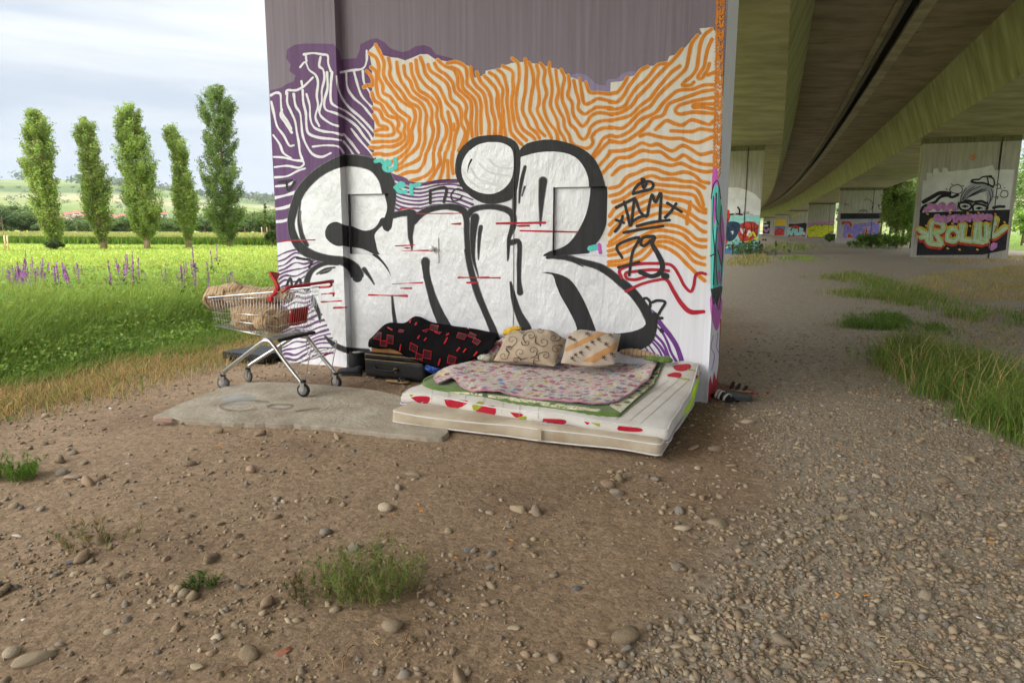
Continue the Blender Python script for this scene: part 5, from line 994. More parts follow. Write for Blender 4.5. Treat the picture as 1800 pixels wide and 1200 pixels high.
# greenery on the far side of the bridge
for a_ in [(1572, 434, 68, 62, 100, (0.270, 0.365, 0.090), 'loose bright tree right beside the violet pier', 5200), (1600, 436, 64, 50, 84, (0.257, 0.378, 0.075), 'leafy bush touching the left side of the portrait pier', 4200), (1822, 436, 74, 90, 150, (0.189, 0.284, 0.075), 'big green tree at the right edge before the slope', 5200), (1545, 434, 110, 60, 110, (0.297, 0.365, 0.120), 'pale green tree farther back behind the violet pier', 3600), (1585, 432, 72, 70, 92, (0.248, 0.355, 0.078), 'bright leafy shrub thicket between the portrait pier and the violet pier', 5200), (1562, 432, 92, 60, 118, (0.296, 0.366, 0.118), 'pale willow-like tree behind the thicket', 5200), (1612, 436, 105, 80, 128, (0.224, 0.319, 0.074), 'green tree half hidden by the portrait pier', 4200), (1530, 437, 66, 70, 22, (0.166, 0.271, 0.057), 'low dark shrub at the foot of the violet pier', 2200), (1575, 438, 62, 60, 26, (0.201, 0.319, 0.057), 'low bright shrub before the thicket', 2200), (1800, 430, 96, 90, 130, (0.166, 0.248, 0.066), 'tall dark tree behind the right edge of the portrait pier', 5200), (1840, 430, 120, 140, 200, (0.189, 0.284, 0.074), 'tallest tree of the wooded slope cut by the right edge', 5600), (1795, 432, 80, 40, 66, (0.284, 0.425, 0.074), 'bright round bush beside the right edge of the portrait pier', 2600), (1478, 420, 130, 26, 60, (0.142, 0.236, 0.066), 'dark tree seen between the violet pier and the yellow-green pier', 1800), (1458, 424, 95, 22, 14, (0.166, 0.261, 0.066), 'small shrub at the foot of the yellow-green pier', 900)]:
    bush(*a_[:6], a_[6], n=a_[7], cat='tree' if 'tree' in a_[6] else 'shrub', name='broadleaf_tree' if 'tree' in a_[6] else 'shrub')

# ------------------------------------------------------------------ props: shared builders
def mirror_pick(k): return k
def roundbox(lo, hi, r_, n):
    lo, hi = np.array(lo, float), np.array(hi, float); V, Fc, idx = [], [], {}
    def vid(p):
        key = tuple(np.round(p, 6))
        if key not in idx: idx[key] = len(V); V.append(p)
        return idx[key]
    ax_ = [np.linspace(lo[i], hi[i], n[i] + 1) for i in range(3)]
    for d in range(3):
        e, f = [i for i in range(3) if i != d]
        for side in (0, 1):
            for i in range(n[e]):
                for j in range(n[f]):
                    q = []
                    for a, b in ((i, j), (i + 1, j), (i + 1, j + 1), (i, j + 1)):
                        p = np.zeros(3); p[d] = (lo, hi)[side][d]; p[e] = ax_[e][a]; p[f] = ax_[f][b]; q.append(vid(p))
                    flip = (side == 1) ^ (d == 1); Fc.append(tuple(q) if flip else tuple(q[::-1]))
    V = np.array(V); rr = np.minimum(r_, (hi - lo) / 2 * .999); inn = np.clip(V, lo + rr, hi - rr); dv = V - inn; ln = np.linalg.norm(dv / rr, axis=1, keepdims=True)
    V = inn + np.where(ln > 1e-9, dv / np.maximum(ln, 1e-9), 0); return V, Fc
def frame_uv(name, u, v, z, label, cat, group=None): return empty(name, UV(u, v, z), -ANG, label, cat, group)
def bvh_of(objs):
    V, Fc = [], []
    bpy.context.view_layer.update()
    for o in objs:
        k = len(V); mw = o.matrix_world; V += [mw @ v.co for v in o.data.vertices]; Fc += [tuple(i + k for i in p.vertices) for p in o.data.polygons]
    return BVHTree.FromPolygons(V, Fc)
def paint_on(name, tree, shapes, mt, parent, off=.0015, maxpx=5.0, step=.0002, like=None):
    """flat print following a soft surface: polygons are cut small and dropped onto it"""
    bpy.context.view_layer.update(); inv = parent.matrix_world.inverted(); V, Fc = [], []
    for si, sh in enumerate(shapes):
        tris = []
        for poly in sh:
            poly = [np.array(p, float)[:2] for p in poly]
            for i in range(1, len(poly) - 1): tris.append((poly[0], poly[i], poly[i + 1]))
        out = []
        while tris:
            t_ = tris.pop(); e = [np.linalg.norm(t_[i] - t_[(i + 1) % 3]) for i in range(3)]; i = int(np.argmax(e))
            if e[i] > maxpx: m_ = (t_[i] + t_[(i + 1) % 3]) / 2; tris += [(t_[i], m_, t_[(i + 2) % 3]), (m_, t_[(i + 1) % 3], t_[(i + 2) % 3])]
            else: out.append(t_)
        for t_ in out:
            h = []
            for p in t_:
                d = Vector(ray(*p)).normalized(); loc, nr, fi, ds = tree.ray_cast(Vector(CAM), d)
                if loc is None: break
                if nr.dot(d) > 0: nr = -nr
                h.append((loc + nr * (off + si * step), ds))
            if len(h) == 3 and max(q[1] for q in h) - min(q[1] for q in h) < .12:
                i = len(V); V += [tuple(inv @ q[0]) for q in h]; Fc.append((i, i + 1, i + 2))
    if not V: return None
    o = mesh(name, V, Fc, [mt], parent)
    if len(shapes) > 1: o['kind'] = 'stuff'
    return o
def blob(parts, voxel=.014, smooth=6, wr=.012, ws=14.0, stretch=(1, 1, 1), seed=0):
    """soft heap from ellipsoids: voxel-joined, smoothed, creased"""
    V, Fc = [], []; B0, F0 = ico(3)
    for c, r_ in parts: k = len(V); V += list(B0 * np.array(r_) + np.array(c)); Fc += [tuple(f + k) for f in F0]
    o = mesh('tmp', V, Fc, []); md = o.modifiers.new('r', 'REMESH'); md.mode = 'VOXEL'; md.voxel_size = voxel; ms = o.modifiers.new('s', 'SMOOTH'); ms.iterations = smooth; ms.factor = .6
    me = bpy.data.meshes.new_from_object(o.evaluated_get(bpy.context.evaluated_depsgraph_get())); bpy.data.objects.remove(o)
    n = len(me.vertices); P = np.zeros(n * 3); me.vertices.foreach_get('co', P); P = P.reshape(-1, 3); Nn = np.zeros(n * 3); me.vertices.foreach_get('normal', Nn); Nn = Nn.reshape(-1, 3)
    q = P * np.array(stretch) + seed; w_ = q + .35 / ws * 6 * np.stack([fbm(q + 5, ws * .4, 2), fbm(q + 9, ws * .4, 2), fbm(q + 13, ws * .4, 2)], 1)
    rid = 1 - np.abs(fbm(w_, ws, 2)) * 5; P = P + Nn * (wr * (rid - .4) + wr * .8 * fbm(q, ws * .35, 2) * 2)[:, None]
    Fc = [tuple(p.vertices) for p in me.polygons]; bpy.data.meshes.remove(me); return P, Fc
def coons(front, back, left, right, n=60, m_=36):
    def rs(c, k): c = smoothpath(c, 8); L_ = np.concatenate([[0], np.cumsum(np.linalg.norm(np.diff(c, axis=0), axis=1))]); t = np.linspace(0, L_[-1], k); return np.stack([np.interp(t, L_, c[:, i]) for i in range(c.shape[1])], 1)
    f, b, l, r_ = rs(front, n), rs(back, n), rs(left, m_), rs(right, m_); a = np.linspace(0, 1, n)[None, :, None]; t = np.linspace(0, 1, m_)[:, None, None]
    S = (1 - t) * f[None] + t * b[None] + (1 - a) * l[:, None] + a * r_[:, None] - ((1 - a) * (1 - t) * f[0] + a * (1 - t) * f[-1] + (1 - a) * t * b[0] + a * t * b[-1]); return S
def gridmesh(name, S, mt, parent, thick=.008, smooth=True):
    m_, n = S.shape[:2]; V = S.reshape(-1, 3); i = np.arange(m_ * n).reshape(m_, n); Fc = np.stack([i[:-1, :-1], i[:-1, 1:], i[1:, 1:], i[1:, :-1]], -1).reshape(-1, 4)
    # closed sheet with real thickness
    k = len(V); Vb = V - np.array([0, 0, thick]); F2 = [tuple(f) for f in Fc] + [tuple(f[::-1] + k) for f in Fc]
    rim = list(i[0]) + list(i[1:, -1]) + list(i[-1, ::-1][1:]) + list(i[::-1, 0][1:-1]); rim = [int(q) for q in rim]
    F2 += [(rim[(j + 1) % len(rim)], rim[j], rim[j] + k, rim[(j + 1) % len(rim)] + k) for j in range(len(rim))]
    return mesh(name, np.vstack([V, Vb]), F2, [mt], parent, smooth)
def fabric(name, c, c2=None, rough=.95, bump=.35, bs=220, var=.05, vs_=5, **k): return mat(name, c, rough, var, vs_, c2=c2, bump=bump, bscale=bs, bdist=.003, spec=.1, sheen=.15, **k)

# floral and scroll prints, made of nodes
def print_mat(name, base, flowers, leafc, fs=13.0, ls=24.0, fr=.34, lr=.2, bump=.4):
    m_ = fabric(name, base, var=.06); t = m_.node_tree; k = t.links.new; bs = t.nodes['Principled BSDF']; co = N(t, 'ShaderNodeTexCoord')
    nz_ = N(t, 'ShaderNodeTexNoise', i_Scale=38.0, i_Detail=3.0); k(co.outputs['Object'], nz_.inputs['Vector'])
    sb = N(t, 'ShaderNodeVectorMath', operation='SUBTRACT'); sb.inputs[1].default_value = (.5, .5, .5); k(nz_.outputs['Color'], sb.inputs[0])
    sc2 = N(t, 'ShaderNodeVectorMath', operation='SCALE'); sc2.inputs['Scale'].default_value = .045; k(sb.outputs[0], sc2.inputs[0])
    ad = N(t, 'ShaderNodeVectorMath', operation='ADD'); k(co.outputs['Object'], ad.inputs[0]); k(sc2.outputs[0], ad.inputs[1])
    cur = bs.inputs['Base Color'].links[0].from_socket
    for sc_, rad, stops, sd_ in ((ls, lr, [(0, leafc), (.5, tuple(q * 1.5 for q in leafc))], 7.7), (fs, fr, flowers, 0.0)):
        of = N(t, 'ShaderNodeVectorMath', operation='ADD'); of.inputs[1].default_value = (sd_, sd_, 0); k(ad.outputs[0], of.inputs[0])
        vo = N(t, 'ShaderNodeTexVoronoi', voronoi_dimensions='2D', i_Scale=sc_, i_Randomness=.9); k(of.outputs[0], vo.inputs['Vector'])
        rp_ = ramp(t, stops, 'CONSTANT'); sx = N(t, 'ShaderNodeSeparateColor'); k(vo.outputs['Color'], sx.inputs[0]); k(sx.outputs[0], rp_.inputs['Fac'])
        # shade the petals: darker heart
        pr_ = N(t, 'ShaderNodeMapRange'); pr_.inputs[1].default_value = rad * .2; pr_.inputs[2].default_value = rad; pr_.inputs[3].default_value = .75; pr_.inputs[4].default_value = 1.35; k(vo.outputs['Distance'], pr_.inputs[0])
        pv = N(t, 'ShaderNodeVectorMath', operation='SCALE'); k(rp_.outputs[0], pv.inputs[0]); k(pr_.outputs[0], pv.inputs['Scale'])
        ls_ = N(t, 'ShaderNodeMath', operation='LESS_THAN'); ls_.inputs[1].default_value = rad; k(vo.outputs['Distance'], ls_.inputs[0])
        mx_ = N(t, 'ShaderNodeMix', data_type='RGBA'); k(ls_.outputs[0], mx_.inputs[0]); k(cur, mx_.inputs[6]); k(pv.outputs[0], mx_.inputs[7]); cur = mx_.outputs[2]
    k(cur, bs.inputs['Base Color'])
    qn = N(t, 'ShaderNodeTexVoronoi', i_Scale=15.0); k(co.outputs['Object'], qn.inputs['Vector']); qb = N(t, 'ShaderNodeBump', i_Strength=.5, i_Distance=.012); qb.invert = True; k(qn.outputs['Distance'], qb.inputs['Height']); k(bs.inputs['Normal'].links[0].from_socket, qb.inputs['Normal']); k(qb.outputs[0], bs.inputs['Normal']); return m_
M['floral'] = print_mat('pink_floral_quilt', (.50, .45, .40), [(0, (.34, .11, .16)), (.3, (.46, .25, .28)), (.5, (.27, .06, .11)), (.66, (.48, .36, .14)), (.8, (.17, .19, .33)), (.9, (.55, .40, .42))], (.17, .22, .10), 13.0, 30.0, .38, .22)
M['leafprint'] = print_mat('cream_leaf_print', (.62, .58, .40), [(0, (.06, .12, .05)), (.5, (.09, .16, .07))], (.10, .17, .08), 9.0, 26.0, .24, .16)
M['scroll'] = fabric('scroll_print_pillow', (.40, .315, .225)); M['stripep'] = fabric('striped_print_pillow', (.42, .35, .275))
def scroll_lines(mtl, c, scale=9.0, band=None):
    t = mtl.node_tree; k = t.links.new; bs = t.nodes['Principled BSDF']; co = N(t, 'ShaderNodeTexCoord'); cur = bs.inputs['Base Color'].links[0].from_socket
    if band:
        wv = N(t, 'ShaderNodeTexWave', wave_type='BANDS', bands_direction='DIAGONAL', i_Scale=band, i_Distortion=0.0); k(co.outputs['Object'], wv.inputs['Vector']); g_ = N(t, 'ShaderNodeMath', operation='GREATER_THAN'); g_.inputs[1].default_value = .72; k(wv.outputs['Fac'], g_.inputs[0])
        mx_ = N(t, 'ShaderNodeMix', data_type='RGBA'); mx_.inputs[7].default_value = (.50, .27, .12, 1); k(g_.outputs[0], mx_.inputs[0]); k(cur, mx_.inputs[6]); cur = mx_.outputs[2]
    wv = N(t, 'ShaderNodeTexWave', wave_type='RINGS', rings_direction='SPHERICAL', i_Scale=scale, i_Distortion=9.0, i_Detail=1.5); wv.inputs['Detail Scale'].default_value = 1.6; k(co.outputs['Object'], wv.inputs['Vector'])
    g_ = N(t, 'ShaderNodeMath', operation='GREATER_THAN'); g_.inputs[1].default_value = .88 if not band else .95; k(wv.outputs['Fac'], g_.inputs[0])
    mx_ = N(t, 'ShaderNodeMix', data_type='RGBA'); mx_.inputs[7].default_value = (*c, 1); k(g_.outputs[0], mx_.inputs[0]); k(cur, mx_.inputs[6]); k(mx_.outputs[2], bs.inputs['Base Color'])

M['ticking'] = fabric('stained_cream_ticking', (.29, .225, .14), (.56, .49, .38), vs_=2.2, detail=10); M['topperw'] = fabric('white_quilted_cotton', (.46, .42, .36), (.66, .64, .60), vs_=2.6, bump=.5, bs=60)
M['piping'] = fabric('pale_piping', (.62, .60, .58)); M['lilacpipe'] = fabric('lilac_piping', (.50, .42, .56)); M['pinkpipe'] = fabric('pink_binding', (.46, .22, .28)); M['greencl'] = fabric('green_cloth', (.085, .15, .035), (.13, .20, .05), vs_=8)
M['rose'] = fabric('printed_red_rose', (.30, .008, .022), (.46, .02, .04), vs_=60); M['roseleaf'] = fabric('printed_olive_leaf', (.22, .24, .03), (.34, .34, .05), vs_=50); M['lime'] = fabric('lime_cloth', (.45, .72, .02)); M['yellowcl'] = fabric('yellow_cloth', (.62, .38, .04)); M['thread'] = fabric('quilting_seam', (.36, .34, .30))
M['blackcl'] = mat('black_blanket', (.0045, .004, .0045), .95, .3, 5, c2=(.009, .008, .0085), bump=.35, bscale=220, bdist=.003, spec=.04); M['redline'] = fabric('red_print', (.34, .012, .018)); M['darkred'] = fabric('dark_red_print', (.035, .004, .007))
M['beigecl'] = fabric('beige_duvet', (.40, .27, .15), (.50, .36, .22), vs_=4)
M['leather'] = mat('black_suitcase_skin', (.012, .012, .012), .55, .2, 20, bump=.3, bscale=150, bdist=.002); M['gold'] = mat('tan_zip_trim', (.30, .20, .08), .5); M['card'] = mat('orange_cardboard', (.42, .21, .075), .8, .12, 6); M['bluebag'] = mat('blue_plastic_bag', (.02, .07, .30), .35, .2, 12, bump=.6, bscale=30)
M['rubber'] = mat('black_rubber', (.016, .016, .016), .7); M['chrome'] = mat('zinc_plated_steel', (.58, .58, .57), .30, .08, 8, metal=1.0); M['wire'] = mat('bright_wire', (.62, .62, .61), .28, metal=1.0); M['redpl'] = mat('red_plastic', (.42, .008, .014), .38, .08, 6, spec=.5); M['greywheel'] = mat('grey_rubber_tyre', (.10, .095, .09), .8, .15, 20); M['hub'] = mat('grey_hub', (.28, .27, .26), .6)
M['concslab'] = mat('worn_concrete_slab', (.24, .195, .135), .95, .2, 3.2, c2=(.42, .375, .30), bump=.7, bscale=24, bdist=.02)

# ------------------------------------------------------------------ concrete slab let into the earth
sp_ = [ground(*p) for p in [(270, 738), (300, 724), (352, 702), (412, 681), (470, 677), (560, 682), (660, 692), (730, 712), (770, 742), (786, 762), (778, 775), (735, 774), (670, 768), (600, 760), (560, 756), (500, 752), (430, 750), (350, 747)]]
sp_ = smoothpath([tuple(p[:2]) for p in sp_] + [tuple(sp_[0][:2])], 4)[:-1]; sp_ = sp_ + RNG.normal(0, .006, sp_.shape); sc0 = sp_.mean(0)
sroot = empty('concrete_slab', (sc0[0], sc0[1], 0), 0, 'flat worn concrete slab with faded spray marks under the shopping trolley', 'slab')
zt = .036; V = [(p[0] - sc0[0], p[1] - sc0[1], zt) for p in sp_] + [((p[0] - sc0[0]) * 1.012, (p[1] - sc0[1]) * 1.012, -.05) for p in sp_]; k = len(sp_)
so_ = mesh('slab_body', V, [tuple(range(k))] + [((i + 1) % k, i, i + k, (i + 1) % k + k) for i in range(k)], [M['concslab']], sroot); bevel(so_, .008, 2, 50)
M['fade1'] = mat('faded_blue_spray', (.29, .285, .26), .95, .15, 5); M['fade2'] = mat('faded_black_spray', (.225, .19, .145), .95, .2, 6); M['fade3'] = mat('faded_pink_spray', (.32, .17, .13), .95, .2, 6)
def slab_paint(name, shapes, mt, off):
    V, Fc = [], []
    for si, sh in enumerate(shapes):
        for qi, poly in enumerate(sh):
            i = len(V); V += [ground(q[0], q[1], zt + off + si * .0006 + qi * .00001) - np.array([sc0[0], sc0[1], 0]) for q in poly]; Fc.append(tuple(range(i, i + len(poly))))
    o = mesh(name, V, Fc, [mt], sroot)
    if len(shapes) > 1: o['kind'] = 'stuff'
slab_paint('faded_blue_paint', [fill([(385, 700), (420, 690), (450, 697), (440, 706), (405, 712)], 3, 1)], M['fade1'], .001)
slab_paint('faded_black_ring', [stroke([(470, 706), (430, 703), (395, 709), (388, 716), (415, 722), (450, 719)], 3.5, jit=.8), stroke([(470, 714), (485, 710), (515, 712), (500, 718), (470, 716)], 2.5, jit=.8), stroke([(520, 722), (560, 716)], 2.5, jit=.8)], M['fade2'], .002)
slab_paint('faded_pink_paint', [stroke([(276, 738), (300, 737)], 4, jit=.9)], M['fade3'], .001)

# ------------------------------------------------------------------ the bed
bl = frame_uv('mattress', -1.85, 5.31, 0, 'stained cream bottom mattress lying on the earth against the pier', 'mattress'); bl.location.z = .012
def soft(V, amp=.01, s=2.2, seed=0.0): return V + np.stack([fbm(V + seed, s, 2), fbm(V + seed + 7, s, 2), fbm(V + seed + 11, s, 2)], 1) * amp * 2
V, Fc = roundbox((-1.07, -.83, 0), (1.07, .80, .13), np.array([.05, .05, .035]), (44, 34, 6)); V = soft(V, .026); V[:, 1] += .022 * np.sin(V[:, 0] * 2.6 + .6) * (V[:, 1] < 0); V[:, 2] += .014 * np.sin(V[:, 0] * 3.4 + 1) * sstep(.04, .12, V[:, 2]); V[:, 2] += -.012 * np.cos(V[:, 0] * 2.2) * (V[:, 2] > .05); V[:, 2] = np.maximum(V[:, 2], .0)
lm = mesh('mattress_body', V, Fc, [M['ticking']], bl, True)
def rim(V, z, out=.004, inset=0.0, lo=(-1.07, -.83), hi=(1.07, .80), r_=.05, n=10):
    pts_ = []
    for cx, cy, a0 in ((hi[0] - r_, hi[1] - r_, 0), (lo[0] + r_, hi[1] - r_, 90), (lo[0] + r_, lo[1] + r_, 180), (hi[0] - r_, lo[1] + r_, 270)):
        for a in np.linspace(a0, a0 + 90, 6): pts_.append((cx + math.cos(R(a)) * (r_ + out), cy + math.sin(R(a)) * (r_ + out), z))
    P = np.array(pts_); out_ = []
    for i in range(len(P)):
        a, b = P[i], P[(i + 1) % len(P)]; m_ = max(1, int(np.linalg.norm(b - a) / .06))
        out_ += [a + (b - a) * t for t in np.linspace(0, 1, m_, endpoint=False)]
    return np.array(out_)
for z in (.105, .022):
    P = soft(rim(V, z, -.004), .026); P[:, 1] += .022 * np.sin(P[:, 0] * 2.6 + .6) * (P[:, 1] < 0); P[:, 2] += .014 * np.sin(P[:, 0] * 3.4 + 1) * sstep(.04, .12, P[:, 2]); P[:, 2] += -.012 * np.cos(P[:, 0] * 2.2) * (z > .05); MB().tube(P, .006, 6, True).build('piping', M['piping'], bl, True)
strap = MB(); strap.box(.18, .205, -.842, -.834, .02, .108); strap.build('seam_band', M['ticking'], bl)
# quilted topper
tp = frame_uv('mattress_topper', -1.87, 5.40, .14, 'white quilted mattress topper with red rose print along its edge', 'mattress topper')
def tdef(V):
    V = V.copy(); u, v = V[:, 0], V[:, 1]
    V[:, 2] += .16 * sstep(.25, .80, v) * sstep(.35, 1.05, u) + .05 * sstep(.55, .80, v) * sstep(.5, -.4, u) - .03 * sstep(-.62, -.84, v) - .02 * sstep(.95, 1.15, np.abs(u)) + .012 * np.sin(u * 5.1) * sstep(-.5, -.8, v)
    V[:, 1] += .10 * sstep(.2, -1.1, u) * sstep(.2, -.8, v) - .03 * np.sin(u * 2.4) * sstep(-.3, -.8, v); return V
V, Fc = roundbox((-1.13, -.80, 0), (1.12, .80, .085), np.array([.045, .045, .04]), (64, 46, 5)); V = soft(V, .012, 3.0, 3)
quil = .006 * np.abs(np.sin((V[:, 0]) * math.pi / .075)) * (V[:, 2] > .05); V[:, 2] += quil; V = tdef(V)
tm = mesh('topper_body', V, Fc, [M['topperw']], tp, True)
P = tdef(soft(rim(None, .008, .002, lo=(-1.13, -.80), hi=(1.12, .80), r_=.045), .012, 3.0, 3)); MB().tube(P, .006, 6, True).build('piping', M['lilacpipe'], tp, True)
P = tdef(soft(rim(None, .083, -.02, lo=(-1.13, -.80), hi=(1.12, .80), r_=.045), .012, 3.0, 3)); MB().tube(P, .006, 6, True).build('piping', M['piping'], tp, True)
Z1 = T(680, 550, 2.727); tt = bvh_of([tm])
paint_on('rose_print', tt, [fill(pts(s, Z1), 3) for s in ('115,405 150,398 205,402 195,432 150,428', '275,415 385,420 372,442 332,456 290,447', '425,472 450,450 515,445 515,490 430,487', '590,475 655,485 622,502', '750,505 850,510 850,530 755,524', '945,520 972,525 960,534', '1110,541 1215,552 1215,568 1112,562', '1370,255 1400,248 1450,245 1455,265 1420,280 1385,275', '1345,295 1380,285 1410,290 1405,310 1350,305', '1480,300 1500,298 1495,315 1480,312')], M['rose'], tp)
paint_on('leaf_print', tt, [fill(pts(s, Z1), 3) for s in ('105,388 128,384 118,402', '308,450 345,455 335,471', '408,445 440,425 465,430 455,452 420,468', '625,497 670,495 660,516 632,512', '980,525 1020,530 1015,543', '1490,225 1515,235 1510,250')] + [stroke(pts('1395,312 1450,320', Z1), 2), stroke(pts('1440,270 1480,278', Z1), 2)], M['roseleaf'], tp)
paint_on('quilting_seams', tt, [stroke(pts(s, Z1), .9) for s in ('1100,510 1240,400 1350,325', '1160,520 1290,410 1400,320', '1215,530 1350,410 1450,320', '1050,500 1180,400 1290,320', '1010,490 1120,400')] + [stroke(pts(s, Z1), .7) for s in ('220,370 215,415', '300,380 290,420', '380,390 370,440', '470,400 460,450', '560,410 550,480', '640,425 635,490', '730,440 725,505')], M['thread'], tp, maxpx=4)
lc = frame_uv('lime_cloth', -.80, 5.55, .10, 'bright lime-green cloth sticking out under the right side of the topper', 'cloth'); V, Fc = roundbox((-.14, -.42, 0), (.055, .52, .075), np.array([.02, .03, .02]), (8, 20, 4)); V = soft(V, .014, 4, 5); V[:, 2] += .11 * sstep(.0, .5, V[:, 1]); mesh('cloth_fold', V, Fc, [M['lime']], lc, True)
# sheets
ttw = tt
def gsheet(name, root, fr, bk, lf_, rt_, z, mt, thick=.012, wr=.012, n=80, m_=44, seed=0.0, droop=.012):
    c = lambda s: [tuple(ground(*p, z)[:2]) for p in pts(s, Z1)]
    S = coons(c(fr), c(bk), c(lf_), c(rt_), n, m_); u = S @ A[:2] - (np.array(root.location) @ A); v = S @ B[:2] - (np.array(root.location) @ B)
    a = np.linspace(0, 1, n)[None]; t = np.linspace(0, 1, m_)[:, None]; ed = np.minimum(np.minimum(a, 1 - a) * 2.2, np.minimum(t, 1 - t) * 1.6); q = P3(u, v, seed); hh = fbm(q, 3.2, 3).reshape(u.shape) * 2.6 * wr + (1 - np.abs(fbm(q + 3, 4.5, 2).reshape(u.shape)) * 6) * wr * .35
    zz = z - root.location.z + hh - droop * sstep(.10, 0, ed); vg = v + np.array(root.location) @ B; ug = u + np.array(root.location) @ A
    zz = zz + .03 * sstep(5.9, 6.15, vg); base_ = z - .235 + .012
    for i_ in range(m_):                       # lie on the topper below
        for j_ in range(n):
            hit = ttw.ray_cast(Vector(UV(ug[i_, j_], vg[i_, j_], 1.2)), Vector((0, 0, -1)))[0]
            if hit is not None: zz[i_, j_] = max(zz[i_, j_] - .03, hit.z - root.location.z + base_ + max(-.004, hh[i_, j_]) + .004)
    return gridmesh(name, np.stack([u, v, zz], -1), mt, root, thick)
gs = frame_uv('green_blanket', -1.95, 5.45, .22, 'folded green and cream leaf-print blanket between topper and pink quilt', 'blanket')
go = gsheet('blanket_sheet', gs, '165,325 200,358 330,377 450,392 560,412 700,436 850,461 1000,479 1115,487', '480,197 700,202 1110,188 1360,217', '165,325 200,297 330,247 480,197', '1115,487 1165,442 1290,337 1355,252 1360,217', .237, M['greencl'], .022, .010, seed=2)
gt = bvh_of([go])
paint_on('leaf_print_band', gt, [fill(pts('250,376 420,392 560,413 700,437 860,460 1010,474 1030,462 860,440 700,418 560,398 420,380', Z1), 0, 1)], M['leafprint'], gs)['kind'] = 'stuff'
paint_on('leaf_print_side', gt, [fill(pts('1120,478 1200,405 1290,332 1352,262 1335,240 1250,315 1160,390 1060,440', Z1), 0, 1)], M['leafprint'], gs)['kind'] = 'stuff'
qs = frame_uv('floral_quilt', -1.95, 5.45, .24, 'pink floral quilt with pink piping spread on top of the bed', 'quilt')
QF = '225,307 245,340 315,322 350,346 410,374 470,382 540,387 620,392 700,406 760,416 850,427 950,437 1040,434 1100,422'; QR = '1100,422 1170,388 1240,340 1290,295 1335,250 1342,227'
qo = gsheet('quilt_sheet', qs, QF, '490,203 560,207 860,222 1100,207 1342,227', '225,307 240,287 330,252 490,203', QR, .262, M['floral'], .014, .034, 110, 60, seed=5)
me = qo.data; nv = 110; P = np.array([me.vertices[i].co[:] for i in range(nv)]); P2 = np.array([me.vertices[i * nv + nv - 1].co[:] for i in range(60)]); P3_ = np.array([me.vertices[i * nv].co[:] for i in range(60)])
for Q in (P, P2, P3_): MB().tube(Q + np.array([0, 0, -.004]), .0065, 6).build('pink_binding', M['pinkpipe'], qs, True)
# pillows
def pillow(name, px, py, v, wd, ht, th, lean, roll, mt, label, seed):
    p = plane(px, py, B * v, B); root = empty(name, p, -ANG, label, 'pillow', 'pillows'); n = 36; a = np.linspace(-1, 1, n); X_, Y_ = np.meshgrid(a, a)
    pr = (np.clip(1 - np.abs(X_) ** 3.2, 0, 1) * np.clip(1 - np.abs(Y_) ** 3.2, 0, 1)) ** .55; pin = 1 - .10 * (np.abs(X_) ** 4) * (1 - Y_ ** 2) ; pin2 = 1 - .10 * (np.abs(Y_) ** 4) * (1 - X_ ** 2)
    xs, ys = X_ * wd / 2 * pin2 ** 1, Y_ * ht / 2 * pin ** 1; ys = ys - .045 * X_ ** 2 * (Y_ > 0) * Y_ + .02 * np.sin(X_ * 2.2 + seed); q = P3(xs, ys, seed); wrk = fbm(q, 7, 3).reshape(X_.shape) * .085 + (1 - np.abs(fbm(q + 2, 9, 2).reshape(X_.shape)) * 6) * .008 * (1 - pr * .4)
    top = np.stack([xs, ys, pr * th / 2 + wrk * (pr > .02)], -1).reshape(-1, 3); bot = np.stack([xs, ys, -pr * th / 2], -1).reshape(-1, 3); i = np.arange(n * n).reshape(n, n); Fc = np.stack([i[:-1, :-1], i[:-1, 1:], i[1:, 1:], i[1:, :-1]], -1).reshape(-1, 4); V = np.vstack([top, bot])
    rm = Matrix.Rotation(roll, 3, 'Y') @ Matrix.Rotation(R(lean), 3, 'X'); V = V @ np.array(rm).T
    o = mesh('pillow_body', V, [tuple(f) for f in Fc] + [tuple(f[::-1] + n * n) for f in Fc], [mt], root, True); return o
pw1 = pillow('pillow', 934, 611, 5.96, .60, .44, .21, 31, .03, M['scroll'], 'left beige pillow with dark brown scroll print', 1)
pw2 = pillow('pillow', 1039, 611, 5.93, .50, .42, .19, 36, -.10, M['stripep'], 'right beige pillow with diagonal orange bands', 4)
M['brownink'] = fabric('brown_print', (.10, .065, .045)); M['orangeink'] = fabric('orange_print_band', (.42, .22, .09))
b1 = bvh_of([pw1]); b2 = bvh_of([pw2]); sp1 = []
for cx_, cy_, r_, dr_, a0 in ((560, 205, 22, 1, 0), (600, 130, 26, -1, 1), (640, 190, 24, 1, 2), (690, 110, 26, 1, 3.5), (700, 180, 22, -1, .5), (750, 140, 26, -1, 2.5), (760, 205, 22, 1, 4), (800, 120, 20, 1, 1), (810, 175, 22, -1, 5), (650, 85, 16, -1, 4), (735, 85, 16, 1, 0), (590, 170, 14, 1, 3), (670, 145, 14, -1, 2), (830, 210, 14, 1, 1), (720, 225, 14, 1, 3), (620, 225, 14, -1, 5)):
    sp1.append(stroke([Z1((cx_ + r_ * (1 - t / 9) * math.cos(a0 + dr_ * t), cy_ + r_ * (1 - t / 9) * math.sin(a0 + dr_ * t) * .9)) for t in np.linspace(0, 7.2, 16)], .95, n=2)); sp1.append(stroke([Z1((cx_ + r_ * math.cos(a0), cy_ + r_ * math.sin(a0) * .9)), Z1((cx_ + r_ * 1.5 * math.cos(a0 - dr_ * .6), cy_ + r_ * 1.3 * math.sin(a0 - dr_ * .6))), Z1((cx_ + r_ * 1.7 * math.cos(a0 - dr_ * 1.3), cy_ + r_ * 1.6 * math.sin(a0 - dr_ * 1.3)))], 1.5, n=3))
